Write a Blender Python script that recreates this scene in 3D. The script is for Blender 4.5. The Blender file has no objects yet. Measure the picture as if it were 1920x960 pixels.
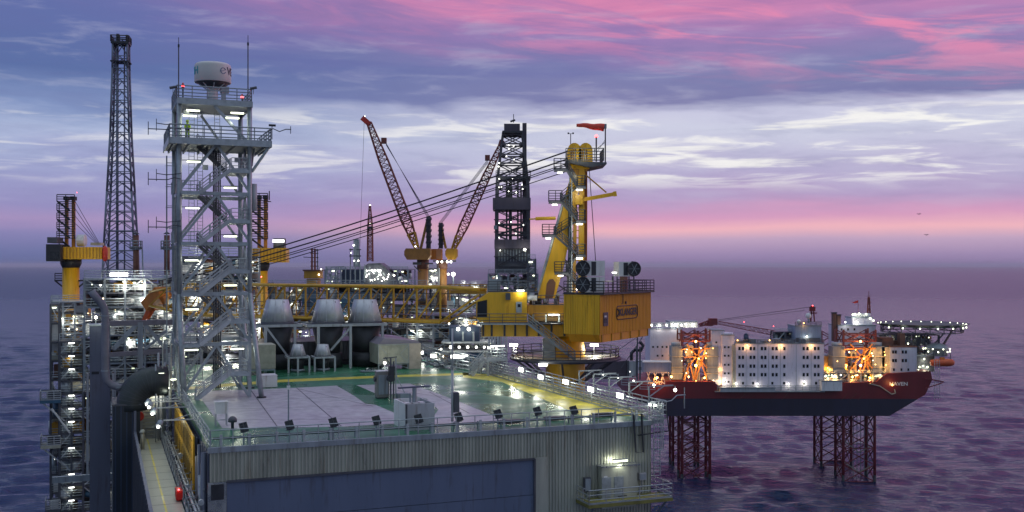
import bpy, math, random
from mathutils import Vector, Matrix
R = math.radians
random.seed(7)
S = bpy.context.scene
COL = S.collection

# ------------------------------------------------------------------ camera
FOC = 1950.0            # focal length in pixels of a 1920 wide frame
HZ = 497.0              # horizon row
CZ = 76.0               # camera height above the sea
cam_d = bpy.data.cameras.new("camera")
cam = bpy.data.objects.new("camera", cam_d); COL.objects.link(cam)
cam.location = (0, 0, CZ); cam.rotation_euler = (R(90), 0, 0)
cam_d.sensor_width = 36; cam_d.lens = 36 * FOC / 1920
cam_d.shift_y = (HZ - 480) / 1920
cam_d.clip_start = 0.5; cam_d.clip_end = 120000
S.camera = cam

# ------------------------------------------------------------------ world: dusk sky
def srgb(r, g, b):
    f = lambda c: (c / 255 / 12.92) if c / 255 <= .04045 else ((c / 255 + .055) / 1.055) ** 2.4
    return (f(r), f(g), f(b), 1)
W = bpy.data.worlds.new("World"); S.world = W; W.use_nodes = True
nt = W.node_tree; nt.nodes.clear()
N_ = nt.nodes.new; L_ = nt.links.new
def mth(op, a, b=None, c=None, clamp=False):
    n = N_('ShaderNodeMath'); n.operation = op; n.use_clamp = clamp
    for i, v in enumerate((a, b, c)):
        if v is None: continue
        if isinstance(v, (int, float)): n.inputs[i].default_value = v
        else: L_(v, n.inputs[i])
    return n.outputs[0]
def sstep(v, a, b, lo=0., hi=1.):
    n = N_('ShaderNodeMapRange'); n.interpolation_type = 'SMOOTHSTEP'
    L_(v, n.inputs[0]); n.inputs[1].default_value = a; n.inputs[2].default_value = b
    n.inputs[3].default_value = lo; n.inputs[4].default_value = hi
    return n.outputs[0]
def mixc(f, a, b):
    n = N_('ShaderNodeMix'); n.data_type = 'RGBA'
    if isinstance(f, (int, float)): n.inputs[0].default_value = f
    else: L_(f, n.inputs[0])
    for i, v in ((6, a), (7, b)):
        if isinstance(v, tuple): n.inputs[i].default_value = v
        else: L_(v, n.inputs[i])
    return n.outputs[2]
tc = N_('ShaderNodeTexCoord'); sx = N_('ShaderNodeSeparateXYZ'); L_(tc.outputs['Generated'], sx.inputs[0])
az = mth('ARCTAN2', sx.outputs[0], sx.outputs[1])
el = mth('ARCSINE', sx.outputs[2])
def coords(kx, ky, shear=0.0, seed=0.0):
    c = N_('ShaderNodeCombineXYZ')
    L_(mth('MULTIPLY', az, kx), c.inputs[0])
    L_(mth('ADD', mth('MULTIPLY', el, ky), mth('MULTIPLY', az, shear)), c.inputs[1])
    c.inputs[2].default_value = seed
    return c.outputs[0]
def noise(vec, scale=1.0, det=5.0, rough=.55, dist=0.0):
    n = N_('ShaderNodeTexNoise'); L_(vec, n.inputs['Vector'])
    n.inputs['Scale'].default_value = scale; n.inputs['Detail'].default_value = det
    n.inputs['Roughness'].default_value = rough; n.inputs['Distortion'].default_value = dist
    return n.outputs[0]
nA = noise(coords(5, 30, 0, 1.3), det=6, rough=.5, dist=.5)
nB = noise(coords(14, 90, 4, 7.7), det=6, rough=.6, dist=.8)
warp = mth('ADD', mth('MULTIPLY', mth('SUBTRACT', nA, .5), .050), mth('MULTIPLY', mth('SUBTRACT', nB, .5), .012))
amp = sstep(el, .015, .10, .12, 1.0)
ew = mth('ADD', el, mth('MULTIPLY', warp, amp))
def E(py): return math.atan((HZ - py) / FOC)
def ramp(v, stops, top):
    n = N_('ShaderNodeValToRGB'); cr = n.color_ramp
    L_(mth('DIVIDE', v, top, None, True), n.inputs[0])
    for i, (py, c) in enumerate(stops):
        p = max(0, min(1, (E(py) if py > -2000 else top) / top))
        e = cr.elements[i] if i < 2 else cr.elements.new(p)
        e.position = p; e.color = srgb(*c)
    return n.outputs[0]
TOP = .60
left = ramp(ew, [(497, (84, 98, 148)), (475, (104, 112, 160)), (440, (132, 128, 176)), (420, (162, 142, 186)), (395, (146, 140, 188)),
    (330, (152, 156, 198)), (275, (168, 180, 212)), (235, (126, 144, 188)), (150, (88, 108, 160)), (60, (96, 108, 164)),
    (0, (112, 112, 170)), (-300, (62, 92, 158)), (-800, (36, 70, 136))], TOP)
right = ramp(ew, [(497, (138, 118, 162)), (478, (154, 134, 174)), (450, (188, 160, 190)), (430, (236, 178, 188)), (408, (208, 152, 188)), (375, (176, 154, 194)),
    (330, (178, 170, 204)), (290, (190, 188, 214)), (240, (200, 202, 222)), (214, (196, 196, 220)), (188, (124, 124, 168)), (140, (124, 126, 172)),
    (70, (156, 124, 176)), (10, (200, 130, 176)), (-300, (182, 108, 196)), (-800, (144, 90, 184))], TOP)
side = sstep(az, -.42, .16)
back = sstep(sx.outputs[1], -.3, .3)
side = mth('MULTIPLY', side, back)
sky = mixc(side, left, right)
# bright streaks between the cloud decks
nS = noise(coords(9, 84, 1, 21.4), det=8, rough=.56, dist=.5)
band = mth('MULTIPLY', sstep(el, E(372), E(320)), sstep(el, E(196), E(232)))
stk = mth('MULTIPLY', mth('MULTIPLY', sstep(nS, .49, .64), band), sstep(az, -.5, .35, .45, 1.0))
sky = mixc(mth('MULTIPLY', stk, .9), sky, srgb(244, 242, 238))
# general cloud grain
nT = noise(coords(11, 66, .4, 41.0), det=8, rough=.58, dist=.35)
sky = mixc(mth('MULTIPLY', mth('MULTIPLY', sstep(nT, .46, .70), sstep(el, E(440), E(330))), .18), sky, srgb(96, 100, 152))
sky = mixc(mth('MULTIPLY', mth('MULTIPLY', sstep(nT, .50, .30), sstep(el, E(440), E(330))), .20), sky, srgb(206, 204, 222))
# pink lit undersides, high right
nP = noise(coords(6, 42, 5, 3.9), det=7, rough=.6, dist=.9)
bandp = sstep(mth('ADD', el, mth('MULTIPLY', az, .10)), E(150), E(10))
pk = mth('MULTIPLY', mth('MULTIPLY', sstep(nP, .44, .64), bandp), sstep(az, -.35, .12, .12, 1.0))
pk = mth('MULTIPLY', mth('MULTIPLY', pk, sstep(el, .9, .3)), .72)
sky = mixc(pk, sky, srgb(236, 138, 172))
# darker blue cloud underside
nD = noise(coords(4, 34, 0, 11.9), det=6, rough=.55, dist=.5)
bd = mth('MULTIPLY', sstep(el, E(225), E(170)), sstep(el, .9, .3))
sky = mixc(mth('MULTIPLY', mth('MULTIPLY', sstep(nD, .5, .68), bd), .28), sky, srgb(92, 96, 160))
nis = N_('ShaderNodeTexSky'); nis.sky_type = 'NISHITA'; nis.sun_disc = False
nis.sun_elevation = R(4); nis.sun_rotation = R(70)
nis_s = N_('ShaderNodeVectorMath'); nis_s.operation = 'SCALE'; L_(nis.outputs[0], nis_s.inputs[0]); nis_s.inputs[3].default_value = .08
sky = mixc(.04, sky, nis_s.outputs[0])
sky = mixc(sstep(el, .62, 1.15), sky, (.85, 1.0, 1.1, 1))  # unseen sky overhead, brightened as fill for the structures
sky = mixc(mth('MULTIPLY', sstep(sx.outputs[1], .12, -.25), .85), sky, srgb(150, 168, 184))  # unseen sky behind the camera, lightened and neutralised as fill
# below the horizon: dark
sky = mixc(sstep(sx.outputs[2], -.02, -.0005), srgb(60, 58, 100), sky)
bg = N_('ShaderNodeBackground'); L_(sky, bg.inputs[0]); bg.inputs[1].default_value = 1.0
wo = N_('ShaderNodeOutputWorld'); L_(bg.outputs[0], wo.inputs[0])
W.cycles.sampling_method = 'MANUAL'; W.cycles.sample_map_resolution = 1024

# ------------------------------------------------------------------ sun (afterglow), exposure
sd = bpy.data.lights.new("sun", 'SUN'); sd.energy = .30; sd.angle = R(22); sd.color = (1.0, .60, .62)
so = bpy.data.objects.new("sun", sd); COL.objects.link(so)
_az, _el = R(82), R(9)
so.rotation_euler = Vector((math.sin(_az) * math.cos(_el), math.cos(_az) * math.cos(_el), math.sin(_el))).to_track_quat('Z', 'Y').to_euler()
vs = S.view_settings
vs.view_transform = 'Standard'; vs.look = 'None'; vs.exposure = 0.14; vs.gamma = 1.0; vs.use_curve_mapping = False
S.cycles.sample_clamp_indirect = 2.5; S.cycles.sample_clamp_direct = 0
S.cycles.max_bounces = 5; S.cycles.diffuse_bounces = 2; S.cycles.glossy_bounces = 3; S.cycles.volume_bounces = 0
S.cycles.caustics_reflective = False; S.cycles.caustics_refractive = False
S.cycles.use_denoising = True

# ------------------------------------------------------------------ materials
MATS = {}
def mat(name, col, rough=.55, metal=0.0, var=.25, scale=1.2, bump=0.0, spec=.5, rvar=.15, streak=False):
    if name in MATS: return MATS[name]
    m = bpy.data.materials.new(name); m.use_nodes = True; t = m.node_tree
    b = t.nodes['Principled BSDF']
    b.inputs['Metallic'].default_value = metal; b.inputs['Specular IOR Level'].default_value = spec
    tcn = t.nodes.new('ShaderNodeTexCoord'); mp = t.nodes.new('ShaderNodeMapping')
    t.links.new(tcn.outputs['Object'], mp.inputs[0])
    if streak: mp.inputs['Scale'].default_value = (1, 1, .12)
    n = t.nodes.new('ShaderNodeTexNoise'); n.inputs['Scale'].default_value = scale; n.inputs['Detail'].default_value = 6
    n.inputs['Roughness'].default_value = .65
    t.links.new(mp.outputs[0], n.inputs['Vector'])
    r = t.nodes.new('ShaderNodeValToRGB'); t.links.new(n.outputs[0], r.inputs[0])
    c = Vector(col[:3])
    r.color_ramp.elements[0].position = .3; r.color_ramp.elements[1].position = .7
    r.color_ramp.elements[0].color = (*(c * (1 - var)), 1); r.color_ramp.elements[1].color = (*[min(1, x) for x in c * (1 + var * .6)], 1)
    if streak:
        mp2 = t.nodes.new('ShaderNodeMapping'); mp2.inputs['Scale'].default_value = (1.6, 1.6, .16); t.links.new(tcn.outputs['Object'], mp2.inputs[0])
        n2 = t.nodes.new('ShaderNodeTexNoise'); n2.inputs['Scale'].default_value = 1.3; n2.inputs['Detail'].default_value = 7; n2.inputs['Roughness'].default_value = .7
        t.links.new(mp2.outputs[0], n2.inputs['Vector'])
        m2 = t.nodes.new('ShaderNodeMapRange'); t.links.new(n2.outputs[0], m2.inputs[0]); m2.inputs[1].default_value = .54; m2.inputs[2].default_value = .68; m2.inputs[4].default_value = .65
        x2 = t.nodes.new('ShaderNodeMix'); x2.data_type = 'RGBA'; t.links.new(m2.outputs[0], x2.inputs[0]); t.links.new(r.outputs[0], x2.inputs[6])
        x2.inputs[7].default_value = (c[0] * .5 + .012, c[1] * .42 + .006, c[2] * .38, 1); t.links.new(x2.outputs[2], b.inputs['Base Color'])
    else: t.links.new(r.outputs[0], b.inputs['Base Color'])
    mr = t.nodes.new('ShaderNodeMapRange'); t.links.new(n.outputs[0], mr.inputs[0])
    mr.inputs[1].default_value = .3; mr.inputs[2].default_value = .7
    mr.inputs[3].default_value = max(.02, rough - rvar); mr.inputs[4].default_value = min(1, rough + rvar)
    t.links.new(mr.outputs[0], b.inputs['Roughness'])
    if bump:
        bn = t.nodes.new('ShaderNodeBump'); bn.inputs['Strength'].default_value = bump; bn.inputs['Distance'].default_value = .05
        t.links.new(n.outputs[0], bn.inputs['Height']); t.links.new(bn.outputs[0], b.inputs['Normal'])
    MATS[name] = m; return m
def emi(name, col, st):
    if name in MATS: return MATS[name]
    m = bpy.data.materials.new(name); m.use_nodes = True; t = m.node_tree
    b = t.nodes['Principled BSDF']; b.inputs['Base Color'].default_value = (.8, .8, .8, 1)
    b.inputs['Emission Color'].default_value = (*col, 1); b.inputs['Emission Strength'].default_value = st
    m.cycles.emission_sampling = 'NONE'
    MATS[name] = m; return m
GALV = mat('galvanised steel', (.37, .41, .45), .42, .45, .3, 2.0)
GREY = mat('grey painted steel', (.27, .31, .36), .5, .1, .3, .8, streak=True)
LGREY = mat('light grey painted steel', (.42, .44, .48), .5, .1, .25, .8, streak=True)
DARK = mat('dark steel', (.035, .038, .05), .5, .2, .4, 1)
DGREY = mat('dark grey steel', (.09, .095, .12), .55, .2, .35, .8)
MAUVE = mat('dark purple grey paint', (.085, .07, .10), .6, 0, .3, .3, streak=True)
WHITE = mat('white painted steel', (.72, .72, .74), .45, 0, .16, .25, streak=True)
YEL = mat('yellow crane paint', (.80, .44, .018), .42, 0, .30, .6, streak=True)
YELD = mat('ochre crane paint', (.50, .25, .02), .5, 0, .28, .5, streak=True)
ORG = mat('orange painted steel', (.55, .17, .02), .5, 0, .3, .6, streak=True)
REDB = mat('red painted lattice', (.22, .045, .03), .55, 0, .35, .6)
RED = mat('bright red paint', (.6, .03, .02), .5, 0, .2, 1)
NAVY = mat('navy blue cladding', (.035, .055, .11), .5, .1, .22, .25, streak=True)
BLUP = mat('slate blue painted steel', (.125, .14, .205), .5, .1, .18, .35, streak=True)
BLUE = mat('blue module cladding', (.05, .13, .22), .5, .1, .3, .4)
STEEL = mat('corrugated metal sheet', (.46, .47, .40), .34, .4, .3, .6, streak=True)  # olive tint puts yellowish lamp glow on the facade into the colour
SHINY = mat('brushed stainless sheet', (.55, .56, .56), .3, .85, .22, .7)
CONE = mat('exhaust cone sheet', (.56, .56, .62), .42, .4, .22, .5, streak=True)
SOOT = mat('sooty exhaust steel', (.06, .062, .07), .5, .5, .4, .5)
TARP = mat('insulated cover', (.44, .42, .35), .6, .1, .3, 1.2, bump=.5)
BRICK = mat('rust brown steel', (.16, .07, .05), .6, .1, .4, .6)
ROPE = mat('black wire rope', (.02, .02, .035), .6, .2, .2, 2)
LINE = mat('yellow walkway paint', (.62, .52, .06), .4, 0, .3, 1.2)
GLASS = mat('dark window glass', (.012, .015, .022), .12, 0, .2, .5)
HIVIS = mat('yellow high visibility cloth', (.55, .85, .02), .8, 0, .15, 6)
BLK = mat('black cloth', (.01, .01, .012), .8, 0, .2, 4)
SKIN = mat('skin', (.45, .26, .19), .6, 0, .1, 6)
WALKM = mat('pale steel walkway plate', (.40, .41, .36), .5, .1, .25, .9)
L_W = emi('cool white lamp', (1, 1, .9), 6)
L_G = emi('greenish white tube', (.93, 1, .70), 3.5)
L_WS = emi('small white lamp', (1, .98, .86), 8)
L_O = emi('sodium lamp', (1, .45, .08), 9)
L_DIM = emi('dim greenish lamp', (.8, .9, .55), 1.3)
L_WARM = emi('warm white lamp', (1, .78, .42), 3.5)
L_R = emi('red warning lamp', (1, .05, .05), 8)

# ------------------------------------------------------------------ mesh helpers
class MB:
    def __init__(s): s.v = []; s.f = []
    def add(s, vs, fs):
        k = len(s.v); s.v += [tuple(v) for v in vs]; s.f += [tuple(i + k for i in f) for f in fs]; return s
    def box(s, x0, x1, y0, y1, z0, z1):
        return s.add([(x0,y0,z0),(x1,y0,z0),(x1,y1,z0),(x0,y1,z0),(x0,y0,z1),(x1,y0,z1),(x1,y1,z1),(x0,y1,z1)],
            [(0,3,2,1),(4,5,6,7),(0,1,5,4),(1,2,6,5),(2,3,7,6),(3,0,4,7)])
    def cb(s, c, sz): 
        return s.box(c[0]-sz[0]/2, c[0]+sz[0]/2, c[1]-sz[1]/2, c[1]+sz[1]/2, c[2]-sz[2]/2, c[2]+sz[2]/2)
    def _ax(s, d):
        d = d.normalized(); up = Vector((0, 0, 1)) if abs(d.z) < .95 else Vector((0, 1, 0))
        a = d.cross(up).normalized(); return a, a.cross(d).normalized()
    def bar(s, p, q, w, h=None):
        p, q = Vector(p), Vector(q); h = h or w
        if (q - p).length < 1e-5: return s
        a, b = s._ax(q - p); a = a * w / 2; b = b * h / 2
        return s.add([p-a-b, p+a-b, p+a+b, p-a+b, q-a-b, q+a-b, q+a+b, q-a+b],
            [(3,2,1,0),(4,5,6,7),(0,1,5,4),(1,2,6,5),(2,3,7,6),(3,0,4,7)])
    def tube(s, p, q, r, n=7, r2=None):
        p, q = Vector(p), Vector(q); r2 = r if r2 is None else r2
        if (q - p).length < 1e-5: return s
        a, b = s._ax(q - p); vs = []
        for c, rr in ((p, r), (q, r2)):
            for i in range(n):
                t = 2 * math.pi * i / n; vs.append(c + (a * math.cos(t) + b * math.sin(t)) * rr)
        fs = [(i, (i+1) % n, n + (i+1) % n, n + i) for i in range(n)]
        fs += [tuple(range(n - 1, -1, -1)), tuple(range(n, 2 * n))]
        return s.add(vs, fs)
    def path(s, pts, r, n=8):
        pts = [Vector(p) for p in pts]; vs = []; m = len(pts)
        a0 = None
        for i, p in enumerate(pts):
            d = (pts[min(i+1, m-1)] - pts[max(i-1, 0)]).normalized()
            if a0 is None: a, b = s._ax(d)
            else:
                a = (a0 - d * a0.dot(d)).normalized(); b = a.cross(d).normalized()
            a0 = a; rr = r[i] if isinstance(r, (list, tuple)) else r
            for k in range(n):
                t = 2 * math.pi * k / n; vs.append(p + (a * math.cos(t) + b * math.sin(t)) * rr)
        fs = [(i*n+k, i*n+(k+1)%n, (i+1)*n+(k+1)%n, (i+1)*n+k) for i in range(m-1) for k in range(n)]
        fs += [tuple(range(n-1, -1, -1)), tuple(range((m-1)*n, m*n))]
        return s.add(vs, fs)
    def lathe(s, c, prof, n=24):
        vs = []; fs = []; c = Vector(c)
        for r, z in prof:
            for k in range(n):
                t = 2 * math.pi * k / n; vs.append((c.x + r * math.cos(t), c.y + r * math.sin(t), c.z + z))
        for i in range(len(prof) - 1):
            for k in range(n): fs.append((i*n+k, i*n+(k+1)%n, (i+1)*n+(k+1)%n, (i+1)*n+k))
        fs.append(tuple(range(n-1, -1, -1))); fs.append(tuple(range((len(prof)-1)*n, len(prof)*n)))
        return s.add(vs, fs)
    def prism(s, poly, ax, a, b):
        """poly: 2-D outline extruded along axis ax ('x','y','z') from a to b"""
        def P(u, v, w): return {'x': (w, u, v), 'y': (u, w, v), 'z': (u, v, w)}[ax]
        n = len(poly)
        vs = [P(u, v, a) for u, v in poly] + [P(u, v, b) for u, v in poly]
        return s.add(vs, [(i, (i+1) % n, n + (i+1) % n, n + i) for i in range(n)] + [tuple(range(n-1, -1, -1)), tuple(range(n, 2*n))])
    def rail(s, pts, h=1.1, sp=1.5, r=.03, mids=2, kick=True):
        pts = [Vector(p) for p in pts]
        for p, q in zip(pts, pts[1:]):
            L = (q - p).length; n = max(1, round(L / sp))
            for k in range(n + 1):
                a = p.lerp(q, k / n); s.tube(a, a + Vector((0, 0, h)), r, 5)
            for j in range(mids + 1):
                z = Vector((0, 0, h * (1 - j / (mids + 1)))); s.tube(p + z, q + z, r * (1 if j else 1.15), 5)
            if kick: s.bar(p + Vector((0, 0, .08)), q + Vector((0, 0, .08)), .02, .14)
        return s
    def lattice(s, p, q, w0, w1, n, rc, rb, x=None, d=1.0, cross=False):
        """four-chord lattice from p to q, width w0 -> w1 (depth = width*d)"""
        p, q = Vector(p), Vector(q); dr = (q - p).normalized()
        if x is None: a, b = s._ax(dr)
        else:
            a = Vector(x).normalized(); a = (a - dr * a.dot(dr)).normalized(); b = dr.cross(a)
        def C(i, t):
            w = (w0 + (w1 - w0) * t) / 2; sg = ((-1,-1),(1,-1),(1,1),(-1,1))[i % 4]
            return p.lerp(q, t) + a * sg[0] * w + b * sg[1] * w * d
        for i in range(4): s.tube(C(i, 0), C(i, 1), rc, 6)
        for k in range(n):
            t0, t1 = k / n, (k + 1) / n
            for i in range(4):
                s.tube(C(i, t1), C(i+1, t1), rb, 5)
                if (k + i) % 2 or cross: s.tube(C(i, t0), C(i+1, t1), rb, 5)
                if not (k + i) % 2 or cross: s.tube(C(i+1, t0), C(i, t1), rb, 5)
        return s
    def stair(s, p, q, w, rails=True, sw=.28, r=.03, side='both'):
        """flight from p to q (centre line), width w"""
        p, q = Vector(p), Vector(q); d = q - p; h = Vector((d.x, d.y, 0)).normalized(); a = Vector((h.y, -h.x, 0)) * w / 2
        for sg in (-1, 1):
            s.bar(p + a * sg, q + a * sg, .06, sw)
            if rails:
                for z in (1.05, .7, .38):
                    s.tube(p + a*sg + Vector((0,0,z)), q + a*sg + Vector((0,0,z)), r, 5)
                n = max(2, round(d.length / 1.1))
                for k in range(n + 1):
                    c = p.lerp(q, k / n) + a * sg; s.tube(c, c + Vector((0, 0, 1.05)), r, 5)
        n = max(3, int(abs(d.z) / .22))
        for k in range(1, n):
            c = p.lerp(q, k / n); s.bar(c - a, c + a, .24, .04)
        return s
    def build(s, name, m, parent=None, smooth=False, bevel=0):
        me = bpy.data.meshes.new(name); me.from_pydata(s.v, [], s.f); me.validate(); me.update()
        me.materials.append(m)
        if smooth:
            me.polygons.foreach_set('use_smooth', [len(p.vertices) == 4 for p in me.polygons])
        o = bpy.data.objects.new(name, me); COL.objects.link(o)
        if parent: o.parent = parent
        if bevel:
            bv = o.modifiers.new('bevel', 'BEVEL'); bv.width = bevel; bv.segments = 1
        return o
class Fr:
    """a local frame: origin o, turned rz about z; pixel look-ups return local points"""
    def __init__(s, o, rz=0.0): s.o = Vector(o); s.rz = rz; s.m = Matrix.Rotation(rz, 3, 'Z'); s.mi = s.m.transposed()
    def _ray(s, px, py):
        return s.mi @ (Vector((0, 0, CZ)) - s.o), s.mi @ Vector(((px - 960) / FOC, 1, -(py - HZ) / FOC))
    def front(s, px, py, y=0.0):
        c, d = s._ray(px, py); return c + d * ((y - c.y) / d.y)
    def ground(s, px, py, z=0.0):
        c, d = s._ray(px, py); return c + d * ((z - c.z) / d.z)
    def side(s, px, py, x=0.0):
        c, d = s._ray(px, py); return c + d * ((x - c.x) / d.x)
    def w(s, p): return s.m @ Vector(p) + s.o
    def sub(s, p): return Fr(s.w(p), s.rz)
def PX(px, py, Y): return Vector(((px - 960) / FOC * Y, Y, CZ - (py - HZ) / FOC * Y))
def props(o, label, cat, group=None, kind=None):
    if label: o['label'] = label
    if cat: o['category'] = cat
    if group: o['group'] = group
    if kind: o['kind'] = kind
    return o
def thing(name, label, cat, fr, group=None):
    o = bpy.data.objects.new(name, None); COL.objects.link(o); o.empty_display_size = .5
    o.location = fr.o; o.rotation_euler = (0, 0, fr.rz)
    return props(o, label, cat, group)
def single(mb, name, m, label, cat, fr, group=None, smooth=False):
    o = mb.build(name, m, None, smooth); o.location = fr.o; o.rotation_euler = (0, 0, fr.rz)
    return props(o, label, cat, group)
def light(parent, p, power, col=(.95, 1, .78), r=.25, name='light'):
    d = bpy.data.lights.new(name, 'POINT'); d.energy = power * LGAIN; d.color = col; d.shadow_soft_size = r
    o = bpy.data.objects.new(name, d); COL.objects.link(o); o.location = p
    if parent: o.parent = parent
    return o
def text(s, size, m, parent, loc, rot, depth=.02, name='lettering', align='CENTER', bold=0.0, sx=1.0):
    c = bpy.data.curves.new(name, 'FONT'); c.body = s; c.size = size; c.extrude = depth; c.align_x = align; c.align_y = 'CENTER'; c.offset = bold
    t = bpy.data.objects.new('tmp', c); COL.objects.link(t)
    dg = bpy.context.evaluated_depsgraph_get(); me = bpy.data.meshes.new_from_object(t.evaluated_get(dg))
    bpy.data.objects.remove(t)
    me.materials.clear(); me.materials.append(m)
    o = bpy.data.objects.new(name, me); COL.objects.link(o); o.parent = parent; o.location = loc; o.rotation_euler = rot; o.scale = (sx, 1, 1)
    return o
def tube_lamp(parent, c, L=1.25, ax=0, power=60, name='tube_lamp', m=None):
    """fluorescent fitting: housing with a glowing diffuser under it"""
    c = Vector(c); d = Vector((L / 2, 0, 0)) if ax == 0 else Vector((0, L / 2, 0))
    h = MB().bar(c - d * 1.05 + Vector((0, 0, .09)), c + d * 1.05 + Vector((0, 0, .09)), .2, .08).build(name, LGREY, parent)
    MB().bar(c - d, c + d, .17, .14).build('diffuser', m or L_G, h)
    if power: light(h, c + Vector((0, 0, -.35)), power, (.95, 1, .80), .3)
    return h
def bulb(parent, c, r=.16, m=None, power=0, name='lamp', col=(.95, 1, .78), off=(0, -.5, 0)):
    r *= .66
    o = MB().lathe(Vector(c) - Vector((0, 0, r)), [(r*.3, 0), (r*.85, r*.35), (r, r), (r*.85, r*1.65), (r*.3, r*2)], 8).build(name, m or L_WS, parent, True)
    if power: light(o, Vector(c) + Vector(off), power, col, .2)
    return o
LGAIN = .5
ORD = ['first', 'second', 'third', 'fourth', 'fifth', 'sixth', 'seventh', 'eighth', 'ninth', 'tenth', 'eleventh', 'twelfth']
TH = math.atan2(770, FOC)          # heading of the near platform

# ================================================================== SEA
def make_sea():
    m = bpy.data.materials.new('sea water'); m.use_nodes = True; t = m.node_tree; b = t.nodes['Principled BSDF']
    b.inputs['Base Color'].default_value = (.008, .026, .085, 1); b.inputs['IOR'].default_value = 1.33
    b.inputs['Roughness'].default_value = .16
    g = t.nodes.new('ShaderNodeNewGeometry')
    def nz(scale, sx_, rot, det, rough=.55):
        mp = t.nodes.new('ShaderNodeMapping'); mp.inputs['Scale'].default_value = (scale * sx_, scale, scale); mp.inputs['Rotation'].default_value = (0, 0, rot)
        n = t.nodes.new('ShaderNodeTexNoise'); n.inputs['Detail'].default_value = det; n.inputs['Roughness'].default_value = rough; n.inputs['Scale'].default_value = 1
        n.inputs['Distortion'].default_value = .4
        t.links.new(g.outputs['Position'], mp.inputs[0]); t.links.new(mp.outputs[0], n.inputs['Vector']); return n.outputs[0]
    prev = None
    for (sc, sx_, rot, det, dist, st) in ((1 / 55, .35, .1, 3, 2.2, 1), (1 / 10, .45, -.3, 5, 1.4, 1), (1 / 3.8, .45, -.1, 6, 2.4, 1), (1 / 1.2, .55, .15, 4, .6, 1)):
        bn = t.nodes.new('ShaderNodeBump'); bn.inputs['Strength'].default_value = st; bn.inputs['Distance'].default_value = dist
        t.links.new(nz(sc, sx_, rot, det), bn.inputs['Height'])
        if prev: t.links.new(prev, bn.inputs['Normal'])
        prev = bn.outputs[0]
    t.links.new(prev, b.inputs['Normal'])
    vl = t.nodes.new('ShaderNodeVectorMath'); vl.operation = 'LENGTH'; t.links.new(g.outputs['Position'], vl.inputs[0])
    rg_ = t.nodes.new('ShaderNodeMapRange'); t.links.new(vl.outputs['Value'], rg_.inputs[0]); rg_.inputs[1].default_value = 400; rg_.inputs[2].default_value = 3000
    rg_.inputs[3].default_value = .14; rg_.inputs[4].default_value = .30; t.links.new(rg_.outputs[0], b.inputs['Roughness'])
    # foam flecks on the crests
    f1 = nz(1 / 9, .4, .2, 6, .7); f2 = nz(1 / 90, .6, 0, 2)
    r1 = t.nodes.new('ShaderNodeMapRange'); t.links.new(f1, r1.inputs[0]); r1.inputs[1].default_value = .70; r1.inputs[2].default_value = .78
    r2 = t.nodes.new('ShaderNodeMapRange'); t.links.new(f2, r2.inputs[0]); r2.inputs[1].default_value = .48; r2.inputs[2].default_value = .62
    mu = t.nodes.new('ShaderNodeMath'); mu.operation = 'MULTIPLY'; t.links.new(r1.outputs[0], mu.inputs[0]); t.links.new(r2.outputs[0], mu.inputs[1])
    mx = t.nodes.new('ShaderNodeMix'); mx.data_type = 'RGBA'; t.links.new(mu.outputs[0], mx.inputs[0])
    mx.inputs[6].default_value = (.008, .026, .085, 1); mx.inputs[7].default_value = (.30, .29, .36, 1)
    t.links.new(mx.outputs[2], b.inputs['Base Color'])
    # choppy surface: rings of growing size, displaced by a sum of directional waves
    import numpy as np
    rs = np.random.RandomState(3); NA = 1500
    r = [60.0]
    while r[-1] < 3500: r.append(r[-1] * 1.0043 + .22)
    r = np.array(r + [5000, 9000, 20000, 60000]); NR = len(r)
    A = np.arange(NA) * 2 * np.pi / NA
    RR, AA = np.meshgrid(r, A, indexing='ij'); X = RR * np.cos(AA); Y = RR * np.sin(AA); Z = np.zeros_like(X); DX = np.zeros_like(X); DY = np.zeros_like(X)
    step = np.maximum(np.gradient(r)[:, None], RR * 2 * np.pi / NA)
    for k in range(80):
        lam = 3.6 * (26 / 3.6) ** rs.rand(); th = 1.72 + rs.randn() * .5; a = .0150 * lam ** .50 * (.6 + .8 * rs.rand()); kk = 2 * np.pi / lam
        fade = np.clip((lam / step - 2.2) / 2.5, 0, 1) * np.clip((3500 - RR) / 1200, 0, 1)
        ph = kk * (X * np.cos(th) + Y * np.sin(th)) + rs.rand() * 6.283 + 1.2 * np.sin(kk * .13 * (Y * np.cos(th) - X * np.sin(th)) + k)
        Z += a * fade * np.cos(ph); DX -= a * .8 * fade * np.cos(th) * np.sin(ph); DY -= a * .8 * fade * np.sin(th) * np.sin(ph)
    co = np.stack([X + DX, Y + DY, Z], -1).reshape(-1, 3); co = np.vstack([co, [[0, 0, 0]]])
    I, J = np.meshgrid(np.arange(NR - 1), np.arange(NA), indexing='ij'); J2 = (J + 1) % NA
    q = np.stack([I * NA + J, (I + 1) * NA + J, (I + 1) * NA + J2, I * NA + J2], -1).reshape(-1)
    jj = np.arange(NA); tri = np.stack([np.full(NA, NR * NA), jj, (jj + 1) % NA], -1).reshape(-1)
    nq = len(q) // 4; me = bpy.data.meshes.new('sea'); me.vertices.add(len(co)); me.vertices.foreach_set('co', co.ravel())
    me.loops.add(len(q) + len(tri)); me.loops.foreach_set('vertex_index', np.concatenate([q, tri]))
    me.polygons.add(nq + NA); me.polygons.foreach_set('loop_start', np.concatenate([np.arange(nq) * 4, nq * 4 + np.arange(NA) * 3])); me.polygons.foreach_set('loop_total', np.concatenate([np.full(nq, 4), np.full(NA, 3)]))
    me.polygons.foreach_set('use_smooth', [True] * (nq + NA)); me.update(calc_edges=True); me.materials.append(m)
    o = bpy.data.objects.new('sea', me); COL.objects.link(o); props(o, 'dark choppy sea under a purple dusk sky', 'sea', kind='structure')
make_sea()

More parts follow.
